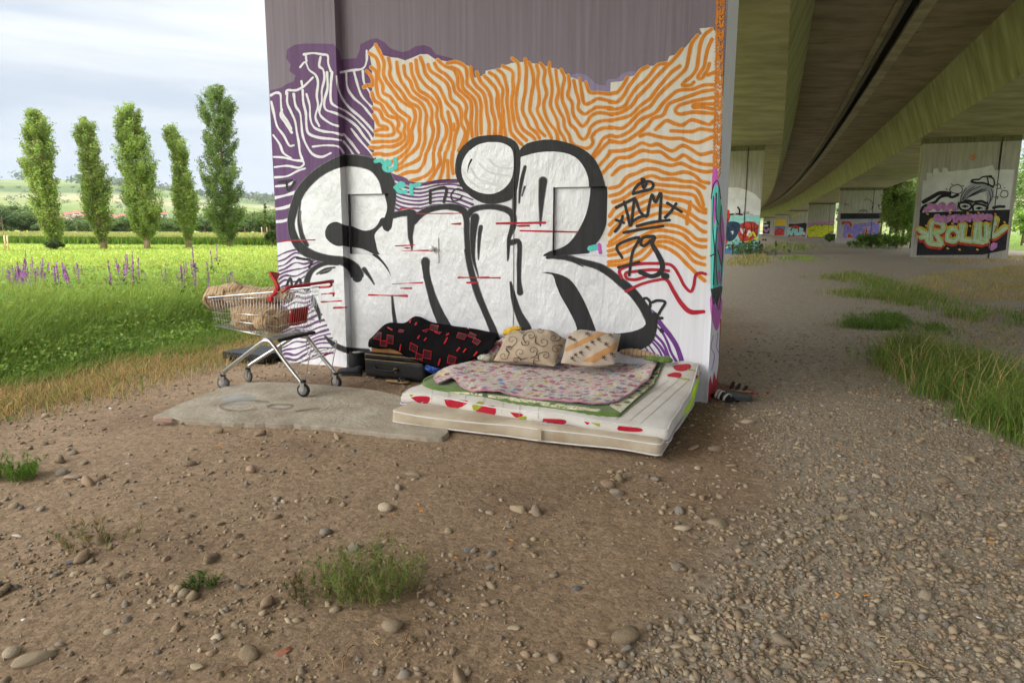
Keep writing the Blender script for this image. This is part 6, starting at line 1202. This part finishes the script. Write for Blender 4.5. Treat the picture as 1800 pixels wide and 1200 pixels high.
paint_on('scroll_print', b1, sp1, M['brownink'], pw1.parent, .002, 4)
paint_on('orange_bands', b2, [fill(pts('845,172 862,186 1062,96 1040,78', Z1)), fill(pts('935,232 1000,237 1110,166 1104,138', Z1))], M['orangeink'], pw2.parent, .002, 4)
fl2 = []
for cx_, cy_ in ((905, 200), (930, 190), (985, 140), (1015, 128), (1050, 150), (890, 215), (960, 165), (1070, 110), (1085, 95), (880, 120), (900, 130), (1040, 215), (1075, 200), (960, 105)): fl2 += [stroke([Z1((cx_ + 9 * math.cos(a) , cy_ + 7 * math.sin(a))), Z1((cx_, cy_))], 1.5, n=2) for a in (0, 1.3, 2.5, 3.8, 5)] + [stroke([Z1((cx_, cy_)), Z1((cx_ + 6, cy_ + 10)), Z1((cx_ + 16, cy_ + 13))], 1.0, n=2)]
paint_on('flower_print', b2, fl2, M['brownink'], pw2.parent, .0035, 4)
def heap(name, px, py, v, parts, mt, label, cat, **k):
    p = plane(px, py, B * v, B); root = empty(name, p, -ANG, label, cat); V, Fc = blob(parts, **k); mesh('cloth_heap', V, Fc, [mt], root, True); return root
heap('yellow_cloth', 902, 580, 6.18, [((0, 0, 0), (.07, .05, .03)), ((-.06, 0, -.03), (.05, .04, .035)), ((.04, 0, .02), (.05, .04, .02))], M['yellowcl'], 'crumpled yellow cloth on top of the left pillow', 'cloth', voxel=.007, wr=.012, ws=22)
heap('crumpled_sheet', 876, 610, 6.05, [((0, 0, -.03), (.10, .14, .09)), ((.06, .03, .02), (.07, .1, .07)), ((-.06, -.12, -.08), (.10, .12, .05))], M['floral'], 'crumpled pale floral sheet beside the left pillow', 'sheet', voxel=.010, wr=.014, ws=16)
heap('green_cloth', 1170, 632, 6.05, [((0, 0, 0), (.07, .06, .03)), ((-.1, 0, .0), (.1, .05, .02))], M['greencl'], 'bunched green cloth at the back right corner of the bed', 'cloth', voxel=.008, wr=.010, ws=20)
heap('brown_cloth', 1118, 620, 6.18, [((0, 0, 0), (.16, .05, .035)), ((.12, 0, -.01), (.1, .05, .025))], M['beigecl'], 'tan cloth tucked behind the right pillow', 'cloth', voxel=.009, wr=.010, ws=18)

# ------------------------------------------------------------------ luggage under the black blanket
T8 = T(590, 540, 5.806)
sx0, sx1 = float(plane(*T8((290, 640)), B * 5.86, B) @ A), float(plane(*T8((905, 640)), B * 5.86, B) @ A); stz = float(plane(*T8((600, 555)), B * 5.86, B)[2])
sr = frame_uv('suitcase', (sx0 + sx1) / 2, 6.02, 0, 'black suitcase with a tan zip line under the black blanket', 'suitcase'); sr.location.z = .012; hw_ = (sx1 - sx0) / 2
V, Fc = roundbox((-hw_, -.16, 0), (hw_, .20, stz), np.array([.04, .04, .03]), (26, 12, 8)); mesh('case_body', soft(V, .006, 4), Fc, [M['leather']], sr, True)
V, Fc = roundbox((-hw_ - .004, -.165, stz * .93), (hw_ + .004, .2, stz * 1.30), np.array([.04, .04, .03]), (26, 12, 6)); mesh('case_lid', soft(V, .006, 4, 3), Fc, [M['leather']], sr, True)
for zf in (.95, 1.22): MB().tube([(-hw_ + .02, -.166, stz * zf), (0, -.172, stz * zf), (hw_ - .02, -.166, stz * zf)], .0045, 6).build('zip_trim', M['gold'], sr, True)
MB().tube(smoothpath([(-.22, -.165, stz * .62), (-.2, -.19, stz * .52), (-.08, -.20, stz * .46), (.02, -.20, stz * .48), (.06, -.165, stz * .55)], 5), .009, 8).build('handle', M['leather'], sr, True)
MB().tube([(.03 + .02 * math.cos(a), -.176, stz * .50 + .022 * math.sin(a)) for a in np.linspace(0, 6.283, 14)[:-1]], .004, 6, True).build('handle_ring', M['gold'], sr, True)
cb = frame_uv('cardboard_box', sx0 + .32, 6.10, stz * 1.31 + .012, 'orange-brown cardboard box between the suitcase and the blanket', 'box'); V, Fc = roundbox((-.25, -.20, 0), (.28, .15, .10), np.array([.006] * 3), (6, 4, 3)); mesh('box_body', V, Fc, [M['card']], cb, False)
V, Fc = roundbox((-.25, -.203, .1), (.28, .153, .104), np.array([.001] * 3), (2, 2, 1)); mesh('box_flap', V, Fc, [M['card']], cb)
bb = frame_uv('black_blanket', -3.6, 6.1, .3, 'black blanket with red square outlines thrown over the luggage', 'blanket')
rows = [([(350, 325), (520, 174), (700, 160), (820, 86), (990, 150), (1250, 195), (1470, 232), (1660, 272)], 6.28), ([(338, 345), (470, 225), (680, 235), (840, 190), (1040, 215), (1250, 250), (1450, 285), (1650, 300)], 6.10), ([(332, 368), (430, 300), (640, 320), (860, 350), (1060, 390), (1250, 390), (1420, 400), (1620, 350)], 5.93), ([(335, 384), (430, 370), (620, 385), (830, 450), (1060, 510), (1250, 490), (1440, 450), (1610, 385)], 5.87), ([(338, 398), (430, 408), (600, 424), (800, 528), (1060, 606), (1230, 580), (1430, 505), (1600, 410)], 5.85)]
G = np.array([[np.append(touv(plane(*T8(p), B * v, B))[0] + 3.6, 0) if False else [plane(*T8(p), B * v, B) @ A + 3.6, v - 6.1, plane(*T8(p), B * v, B)[2] - .3] for p in r_] for r_, v in rows])
S1 = np.array([smoothpath(r_, 12) for r_ in G]); S2 = np.array([smoothpath(S1[:, j], 10) for j in range(S1.shape[1])]).transpose(1, 0, 2)
q = S2.reshape(-1, 3); fo = (fbm(q, 5, 3) * .05 + (1 - np.abs(fbm(q * np.array([1.6, 1, .7]) + 4, 4, 2)) * 6) * .006).reshape(S2.shape[:2]); S2[:, :, 2] += fo * .6; S2[:, :, 1] -= np.abs(fo) * .8
bo = gridmesh('blanket_sheet', S2[::-1], M['blackcl'], bb, .012); bt_ = bvh_of([bo])
sqs = ['395,255 468,262 462,335 388,322', '457,340 525,345 525,400 457,392', '525,285 590,295 585,378 525,365', '765,362 840,400 828,465 755,430', '825,465 895,490 885,548 818,525', '900,432 978,452 972,530 892,515', '975,178 1050,190 1035,250 962,232', '1250,262 1345,285 1310,335 1235,310', '1370,258 1440,290 1410,320 1350,300', '1420,315 1485,350 1450,390 1395,355', '1155,488 1235,515 1215,576 1140,568', '885,242 950,225 928,258', '1010,257 1085,258 1060,277', '650,232 700,238 690,262 640,256', '1320,205 1375,215 1360,228']
paint_on('dark_red_squares', bt_, [fill(pts(s, T8)) for s in sqs], M['darkred'], bb, .002, 3)
paint_on('red_square_outlines', bt_, [stroke(pts(s + ' ' + s.split()[0], T8), 1.1, raw=True, cap=False) for s in sqs] + [stroke(pts(s, T8), 2.6, cap=False) for s in ('668,380 655,450', '860,290 838,325', '930,315 905,345', '1160,270 1130,290', '1145,310 1110,375', '1270,412 1240,450', '1335,425 1305,462', '1070,525 1050,590', '1450,455 1415,498', '770,120 762,165', '830,160 815,190', '530,212 580,240')], M['redline'], bb, .0045, 3)
heap('blue_bag', 762, 646, 5.92, [((0, 0, 0), (.10, .06, .06)), ((.05, .03, -.02), (.08, .07, .06))], M['bluebag'], 'blue plastic bag squeezed between suitcase and mattress', 'bag', voxel=.009, wr=.014, ws=20)
# kettle-like black pot
pr_ = ground(626, 655); pot = empty('cooking_pot', (pr_[0], pr_[1] + .08, .01), -ANG, 'black round cooking pot beside the suitcase', 'pot')
MB().lathe([(.06, 0), (.085, .02), (.10, .08), (.098, .15), (.085, .19), (.088, .20), (.088, .205), (.075, .205), (.07, .17)], n=28).build('pot_body', M['rubber'], pot, True)
MB().lathe([(.001, .197), (.05, .199), (.052, .205), (.03, .208), (.001, .208)], n=24).build('lid', M['hub'], pot, True)
MB().tube(smoothpath([(.09, 0, .17), (.14, .01, .175), (.2, .015, .15), (.24, .02, .12)], 5), .014, 8).build('handle', M['rubber'], pot, True)
# footwear
def shoe(name, loc, rz, L_, label, upper, sole, open_=False, group='footwear', lean=0.0, strap=None):
    root = empty(name, loc, rz, label, 'shoe', group); root.rotation_euler = (lean, 0, rz); k = L_ / .28
    xs = np.array([0, .015, .05, .10, .15, .20, .245, .27, .28]) ; hw2 = np.array([.012, .03, .036, .034, .038, .046, .042, .026, .006])
    n = 14; mb_ = MB(); V = []
    for x, w_ in zip(xs, hw2):
        for s_, z in ((-1, 0), (-1, .018), (1, .018), (1, 0)): V.append((x * k, s_ * w_ * k, z * k))
    m4 = len(xs); Fc = [(i * 4 + j, i * 4 + (j + 1) % 4, (i + 1) * 4 + (j + 1) % 4, (i + 1) * 4 + j) for i in range(m4 - 1) for j in range(4)] + [(0, 1, 2, 3)[::-1], tuple((m4 - 1) * 4 + j for j in range(4))]
    bevel(mesh('sole', V, Fc, [sole], root, True), .004 * k, 2)
    if not strap:
        hs = np.array([.03, .085, .09, .07, .062, .052, .044, .032, .02]); V = []
        for x, w_, h in zip(xs, hw2, hs):
            for j in range(n): a = math.pi * j / (n - 1); V.append((x * k, math.cos(a) * w_ * .97 * k, (.016 + max(0.0, math.sin(a)) ** .7 * h) * k))
        Fc = [(i * n + j, i * n + j + 1, (i + 1) * n + j + 1, (i + 1) * n + j) for i in range(len(xs) - 1) for j in range(n - 1) if not (1 <= i <= 2 and 4 <= j <= 8)]
        o = mesh('upper', V, Fc, [upper], root, True); sd2 = o.modifiers.new('t', 'SOLIDIFY'); sd2.thickness = .004
    else:
        for x, w_, h in strap:
            P = [(x * k + .02 * k * math.sin(a), math.cos(a) * w_ * k, (.014 + math.sin(a) * h) * k) for a in np.linspace(0, math.pi, 12)]
            V = []
            for p in P: V += [(p[0] - .013 * k, p[1], p[2]), (p[0] + .013 * k, p[1], p[2])]
            o = mesh('strap', V, [(2 * i, 2 * i + 1, 2 * i + 3, 2 * i + 2) for i in range(11)], [upper], root, True); s_ = o.modifiers.new('t', 'SOLIDIFY'); s_.thickness = .005
    return root
M['shoegrey'] = mat('dark_grey_foam', (.055, .06, .062), .7, .1, 10); M['shoewhite'] = mat('white_stripe', (.55, .53, .50), .7); M['tan'] = mat('tan_cork_sole', (.30, .19, .09), .8, .15, 8); M['shoeblk'] = mat('black_shoe', (.018, .018, .019), .6, .2, 10)
g = ground(630, 658); shoe('shoe', (g[0] + .06, g[1] - .08, .015), R(168), .28, 'black shoe in front of the cooking pot', M['shoeblk'], M['rubber'])
g = ground(640, 648); shoe('shoe', (g[0] + .14, g[1] - .02, .015), R(176), .28, 'dark shoe half hidden behind the other by the suitcase', M['shoegrey'], M['rubber'])
g = ground(690, 672); shoe('sandal', (g[0] - .06, g[1], .015), R(-20), .26, 'tan sandal with dark strap in front of the suitcase', M['rubber'], M['tan'], strap=[(.17, .045, .045), (.21, .04, .035)])
g = ground(1310, 706); shoe('clog', (g[0] - .21, g[1] + .06, .012), R(-12), .28, 'dark grey foam clog lying beside the pier corner', M['shoegrey'], M['shoegrey'])
g = ground(1262, 700); shoe('sandal', (g[0] - .05, g[1] + .03, .02), R(-62), .27, 'black sandal with white striped straps leaning on the pier corner', M['shoewhite'], M['rubber'], strap=[(.09, .04, .07), (.13, .042, .066), (.20, .046, .05)], lean=.25)
g = ground(1290, 694); shoe('sandal', (g[0] - .08, g[1] + .10, .03), R(-28), .27, 'black sandal with orange-lined strap behind the foam clog', M['shoeblk'], M['tan'], strap=[(.08, .04, .075), (.14, .044, .06), (.21, .046, .046)], lean=-.15)
# red-sprayed pebbles by the pier corner
P = np.stack([RNG.normal(2.16, .10, 40), RNG.normal(6.45, .14, 40)], 1); o = scatter_stones('red_sprayed_gravel', with_z(P), RNG.uniform(.012, .024, 40), 1, M['red'], .2); tag(o, 'red-sprayed stones at the right corner of the near pier', 'gravel', None, 'stuff')
# flat black case behind the trolley
bx2 = frame_uv('black_case', -5.98, 6.22, .01, 'flat black case on the ground between trolley and pier', 'case'); V, Fc = roundbox((-.26, -.24, 0), (.36, .3, .095), np.array([.008] * 3), (6, 6, 3)); mesh('case_body', V, Fc, [M['leather']], bx2, False); V, Fc = roundbox((-.264, -.244, .06), (.364, .304, .066), np.array([.002] * 3), (2, 2, 1)); mesh('case_seam', V, Fc, [M['shoegrey']], bx2)

# ------------------------------------------------------------------ shopping trolley
O_ = (ground(525, 703) + ground(585, 682)) / 2; Fm = (ground(393, 684) + ground(432, 671)) / 2; lf = (Fm - O_) / np.linalg.norm(Fm - O_)
ct = empty('shopping_trolley', O_, math.atan2(lf[1], lf[0]), 'wire shopping trolley with red handle loaded with a beige duvet', 'shopping trolley'); ct.location.z = .036
ZC_ = -.03
TR, TF, BR_, BF = np.array([.12, .28, .955]), np.array([1.0, .22, .865]), np.array([.20, .25, .515]), np.array([.985, .19, .585])
my = np.array([1, -1, 1])
bk = MB(); rails = MB()
def lerp(a, b, t): return a + (b - a) * t
def side_pt(x, t, s):
    a, b = lerp(TR, TF, x), lerp(BR_, BF, x); p = lerp(a, b, t); return p * np.array([1, s, 1])
for s in (1, -1):
    for i in range(25): bk.tube([side_pt(i / 24, 0, s), side_pt(i / 24, 1, s)], .0017, 5)
    for t in (.10, .52, .74, .99): rails.tube([side_pt(0, t, s), side_pt(1, t, s)], .0033, 6)
for t in (.10, .52, .74, .99): rails.tube([side_pt(1, t, 1), side_pt(1, t, -1)], .0033, 6)
for i in range(13):
    y = 1 - 2 * i / 12; bk.tube([lerp(TF, TF * my, i / 12), lerp(BF, BF * my, i / 12)], .0017, 5); bk.tube([lerp(BR_, BR_ * my, i / 12), lerp(BF, BF * my, i / 12)], .0017, 5)
for i in range(11): bk.tube([side_pt(i / 10, 1, 1), side_pt(i / 10, 1, -1)], .0022, 5)
bk.build('basket_wires', M['wire'], ct, True); rails.build('basket_hoops', M['wire'], ct, True)
rail = MB(); rail.tube(smoothpath([TR, side_pt(.5, 0, 1), TF * np.array([.97, 1, 1]), TF + np.array([.02, -.04, 0]), (TF + np.array([.02, -.04, 0])) * my, TF * np.array([.97, -1, 1]), side_pt(.5, 0, -1), TR * my], 4), .0065, 8); rail.build('basket_rim', M['chrome'], ct, True)
rp2 = MB()                                                     # swinging rear panel
for i in range(17): rp2.tube([lerp(TR, TR * my, i / 16), lerp(BR_, BR_ * my, i / 16)], .0018, 5)
for t in (0, .18, .4, .72, 1): rp2.tube([lerp(TR, BR_, t), lerp(TR, BR_, t) * my], .0032, 6)
for i in range(9): y = .2 - .05 * i; rp2.tube([(.125, y, .955), (.24, y, .72)], .0018, 5)
rp2.tube([(.24, .2, .72), (.24, -.2, .72)], .003, 6); rp2.build('rear_panel', M['wire'], ct, True)
ad = MB(); ad.add([(.162, .10, .775), (.162, -.16, .775), (.192, -.16, .615), (.192, .10, .615), (.170, .10, .776), (.170, -.16, .776), (.200, -.16, .616), (.200, .10, .616)], [(0, 1, 2, 3)[::-1], (4, 5, 6, 7), (0, 4, 5, 1)[::-1], (3, 2, 6, 7)[::-1], (0, 3, 7, 4)[::-1], (1, 5, 6, 2)[::-1]]); ad.build('red_panel', M['redpl'], ct)
hd = MB(); hd.tube([(.075, .27, .985), (.06, .22, .992), (.02, 0, 1.003), (-.02, -.22, 1.012), (-.03, -.29, 1.012)], [.017, .015, .014, .015, .018], 12); hd.build('handle', M['redpl'], ct, True)
br = MB()
for s, x in ((1, .07), (-1, -.03)): br.tube(smoothpath([(x, .262 * s, .985 if s > 0 else 1.005), (x + .02, .275 * s, .965), (.12, .28 * s, .95)], 4), .012, 8)
br.build('handle_bracket', M['redpl'], ct, True)
fp = np.array([(.245, .865), (.25, .895), (.215, .925), (.175, .96), (.165, .995), (.185, 1.04), (.215, 1.09), (.245, 1.135), (.27, 1.14), (.20, 1.12)])
prof = smoothpath([(.25, .858), (.245, .90), (.20, .935), (.168, .985), (.178, 1.035), (.212, 1.085), (.242, 1.132)], 5); V = []
for i, (x, z) in enumerate(prof):
    t = i / (len(prof) - 1); w0, w1 = .285, lerp(.255, .155, sstep(.72, 1, np.array([t]))[0]); th_ = .011 + .012 * (1 - abs(t - .3))
    V += [(x - th_, w0, z), (x + th_, w0, z), (x + th_, w1, z - .02 * t), (x - th_, w1, z - .02 * t)]
n = len(prof); Fc = [(i * 4 + j, i * 4 + (j + 1) % 4, (i + 1) * 4 + (j + 1) % 4, (i + 1) * 4 + j) for i in range(n - 1) for j in range(4)] + [(3, 2, 1, 0), tuple((n - 1) * 4 + j for j in range(4))]
bevel(mesh('child_seat_bracket', V, Fc, [M['redpl']], ct, True), .004, 2)
for s in (1, -1):
    MB().tube(smoothpath([(.935, .175 * s, .118), (.90, .18 * s, .155), (.62, .225 * s, .33), (.40, .25 * s, .468), (.335, .25 * s, .492), (.275, .25 * s, .468), (.12, .252 * s, .29), (-.03, .255 * s, .135), (-.045, .255 * s, .105)], 6), .0195, 12).build('leg', M['chrome'], ct, True)
fr = MB(); fr.tube([(.33, .25, .488), (.33, -.25, .488)], .012, 8); fr.box(.30, .40, -.245, .245, .495, .512); fr.build('cross_bar', M['chrome'], ct, True)
MB().tube([(.19, .265, .505), (.19, -.265, .505)], .016, 10).build('rear_bumper', M['rubber'], ct, True)
rk = MB()
for s in (.2, -.2):
    rk.tube(smoothpath([(-.03, s, .10), (-.06, s, .25), (-.11, s, .44), (-.08, s * .9, .45)], 4), .0042, 6); rk.tube(smoothpath([(-.09, s, .36), (.06, s, .30), (.20, s, .30), (.24, s, .38), (.22, s, .48)], 4), .0038, 6); rk.tube([(-.1, s, .42), (.12, s * .8, .17), (-.03, s, .10)], .0035, 6)
for x, z in ((-.10, .40), (.0, .315), (.1, .285), (.2, .30), (.12, .17)): rk.tube([(x, .2, z), (x, 0, z - .01), (x, -.2, z)], .0035, 6)
for y in (-.1, 0, .1): rk.tube([(-.1, y, .40), (.0, y, .31), (.1, y, .28), (.2, y, .295)], .0028, 5)
rk.build('lower_rack', M['wire'], ct, True); MB().tube([(-.06, -.16, .335), (-.06, -.06, .33)], .009, 6).build('rack_clip', M['redpl'], ct, True)
for x, y, a in ((.945, .172, .2), (.945, -.172, -.3), (-.05, .255, .1), (-.05, -.255, -.15)):
    c, s = math.cos(a), math.sin(a); cst = empty('caster', (x, y, -.036 if x > .5 else (0 if y > 0 else -.03))); cst.parent = ct; cst.rotation_euler = (0, 0, a)
    wm = MB(); wm.lathe([(.040, -.014), (.056, -.0135), (.0615, -.009), (.0625, 0), (.0615, .009), (.056, .0135), (.040, .014)], (0, 0, .0625), 26, 1); wm.build('tyre', M['greywheel'] if x > .5 else M['rubber'], cst, True)
    wm = MB(); wm.lathe([(.008, -.017), (.042, -.0145), (.0425, 0), (.042, .0145), (.008, .017)], (0, 0, .0625), 20, 1); wm.build('rim', M['hub'], cst, True)
    fk = MB()
    for sg in (1, -1): fk.add([(-.022, .019 * sg, .13), (.026, .019 * sg, .13), (.012, .019 * sg, .052), (-.012, .019 * sg, .052), (-.022, .022 * sg, .13), (.026, .022 * sg, .13), (.012, .022 * sg, .052), (-.012, .022 * sg, .052)], [(0, 1, 2, 3), (4, 7, 6, 5), (0, 4, 5, 1), (1, 5, 6, 2), (2, 6, 7, 3), (3, 7, 4, 0)])
    fk.box(-.022, .026, -.022, .022, .127, .133); fk.lathe([(.006, -.025), (.006, .025)], (0, 0, .0625), 10, 1); fk.build('fork', M['chrome'], cst)
    MB().lathe([(.022, .13), (.026, .136), (.026, .150), (.020, .156)], n=16).build('bearing', M['rubber'], cst, True)
ch = MB()
for i in range(8): ch.tube([(-.035 + .003 * math.cos(a) * (i % 2), -.285 + .003 * math.cos(a) * ((i + 1) % 2), .985 - i * .012 + .007 * math.sin(a)) for a in np.linspace(0, 6.283, 9)[:-1]], .0012, 4, True)
ch.build('lock_chain', M['wire'], ct, True); MB().tube([(-.035, -.285, .895), (-.035, -.285, .868)], [.008, .011], 8).build('lock_key', M['redpl'], ct, True)
# duvet in the basket
dv = empty('beige_duvet', ct.location, ct.rotation_euler.z, 'crumpled beige duvet with corded seams stuffed into the trolley', 'duvet')
parts = [((.60, .02, .70), (.30, .20, .13)), ((.42, .05, .66), (.15, .19, .11)), ((.72, .0, .86), (.30, .20, .09)), ((.95, .02, .90), (.17, .20, .075)), ((1.06, .03, .84), (.075, .19, .10)), ((.50, -.05, .88), (.20, .16, .07)), ((.40, -.08, .87), (.13, .13, .06)), ((.84, .02, .93), (.13, .15, .06)), ((.66, .10, .66), (.20, .10, .10))]
V, Fc = blob(parts, .010, 4, .034, 8.5, (.7, 1, 1.4), 2.0)
t_ = M['beigecl'].node_tree; bs = t_.nodes['Principled BSDF']; co = N(t_, 'ShaderNodeTexCoord'); wv = N(t_, 'ShaderNodeTexWave', wave_type='BANDS', bands_direction='X', i_Scale=13.0, i_Distortion=2.0); wv.inputs['Detail Scale'].default_value = .6; t_.links.new(co.outputs['Object'], wv.inputs['Vector'])
bn = N(t_, 'ShaderNodeBump', i_Strength=.45, i_Distance=.008); t_.links.new(wv.outputs['Fac'], bn.inputs['Height']); old = bs.inputs['Normal'].links[0].from_socket; t_.links.new(old, bn.inputs['Normal']); t_.links.new(bn.outputs[0], bs.inputs['Normal'])
w2 = N(t_, 'ShaderNodeTexWave', wave_type='BANDS', bands_direction='X', i_Scale=8.0, i_Distortion=1.2); w2.inputs['Detail Scale'].default_value = .6; t_.links.new(co.outputs['Object'], w2.inputs['Vector']); g2 = N(t_, 'ShaderNodeMath', operation='GREATER_THAN'); g2.inputs[1].default_value = .955; t_.links.new(w2.outputs['Fac'], g2.inputs[0])
mm = N(t_, 'ShaderNodeMix', data_type='RGBA'); mm.inputs[7].default_value = (.17, .105, .055, 1); t_.links.new(g2.outputs[0], mm.inputs[0]); t_.links.new(bs.inputs['Base Color'].links[0].from_socket, mm.inputs[6]); t_.links.new(mm.outputs[2], bs.inputs['Base Color'])
mesh('duvet_body', V, Fc, [M['beigecl']], dv, True)


# ------------------------------------------------------------------ valley air
hz = MB(); hz.box(-5400, 5400, -800, 5400, -24, 165); ho = hz.build('haze', bpy.data.materials.new('air_haze')); tag(ho, 'thin pale haze in the valley air', 'haze', None, 'stuff')
hm = ho.data.materials[0]; hm.use_nodes = True; ht = hm.node_tree; ht.nodes.clear(); pv_ = N(ht, 'ShaderNodeVolumePrincipled'); pv_.inputs['Color'].default_value = (.86, .91, 1, 1); pv_.inputs['Density'].default_value = .00008; hout = N(ht, 'ShaderNodeOutputMaterial'); ht.links.new(pv_.outputs[0], hout.inputs['Volume'])
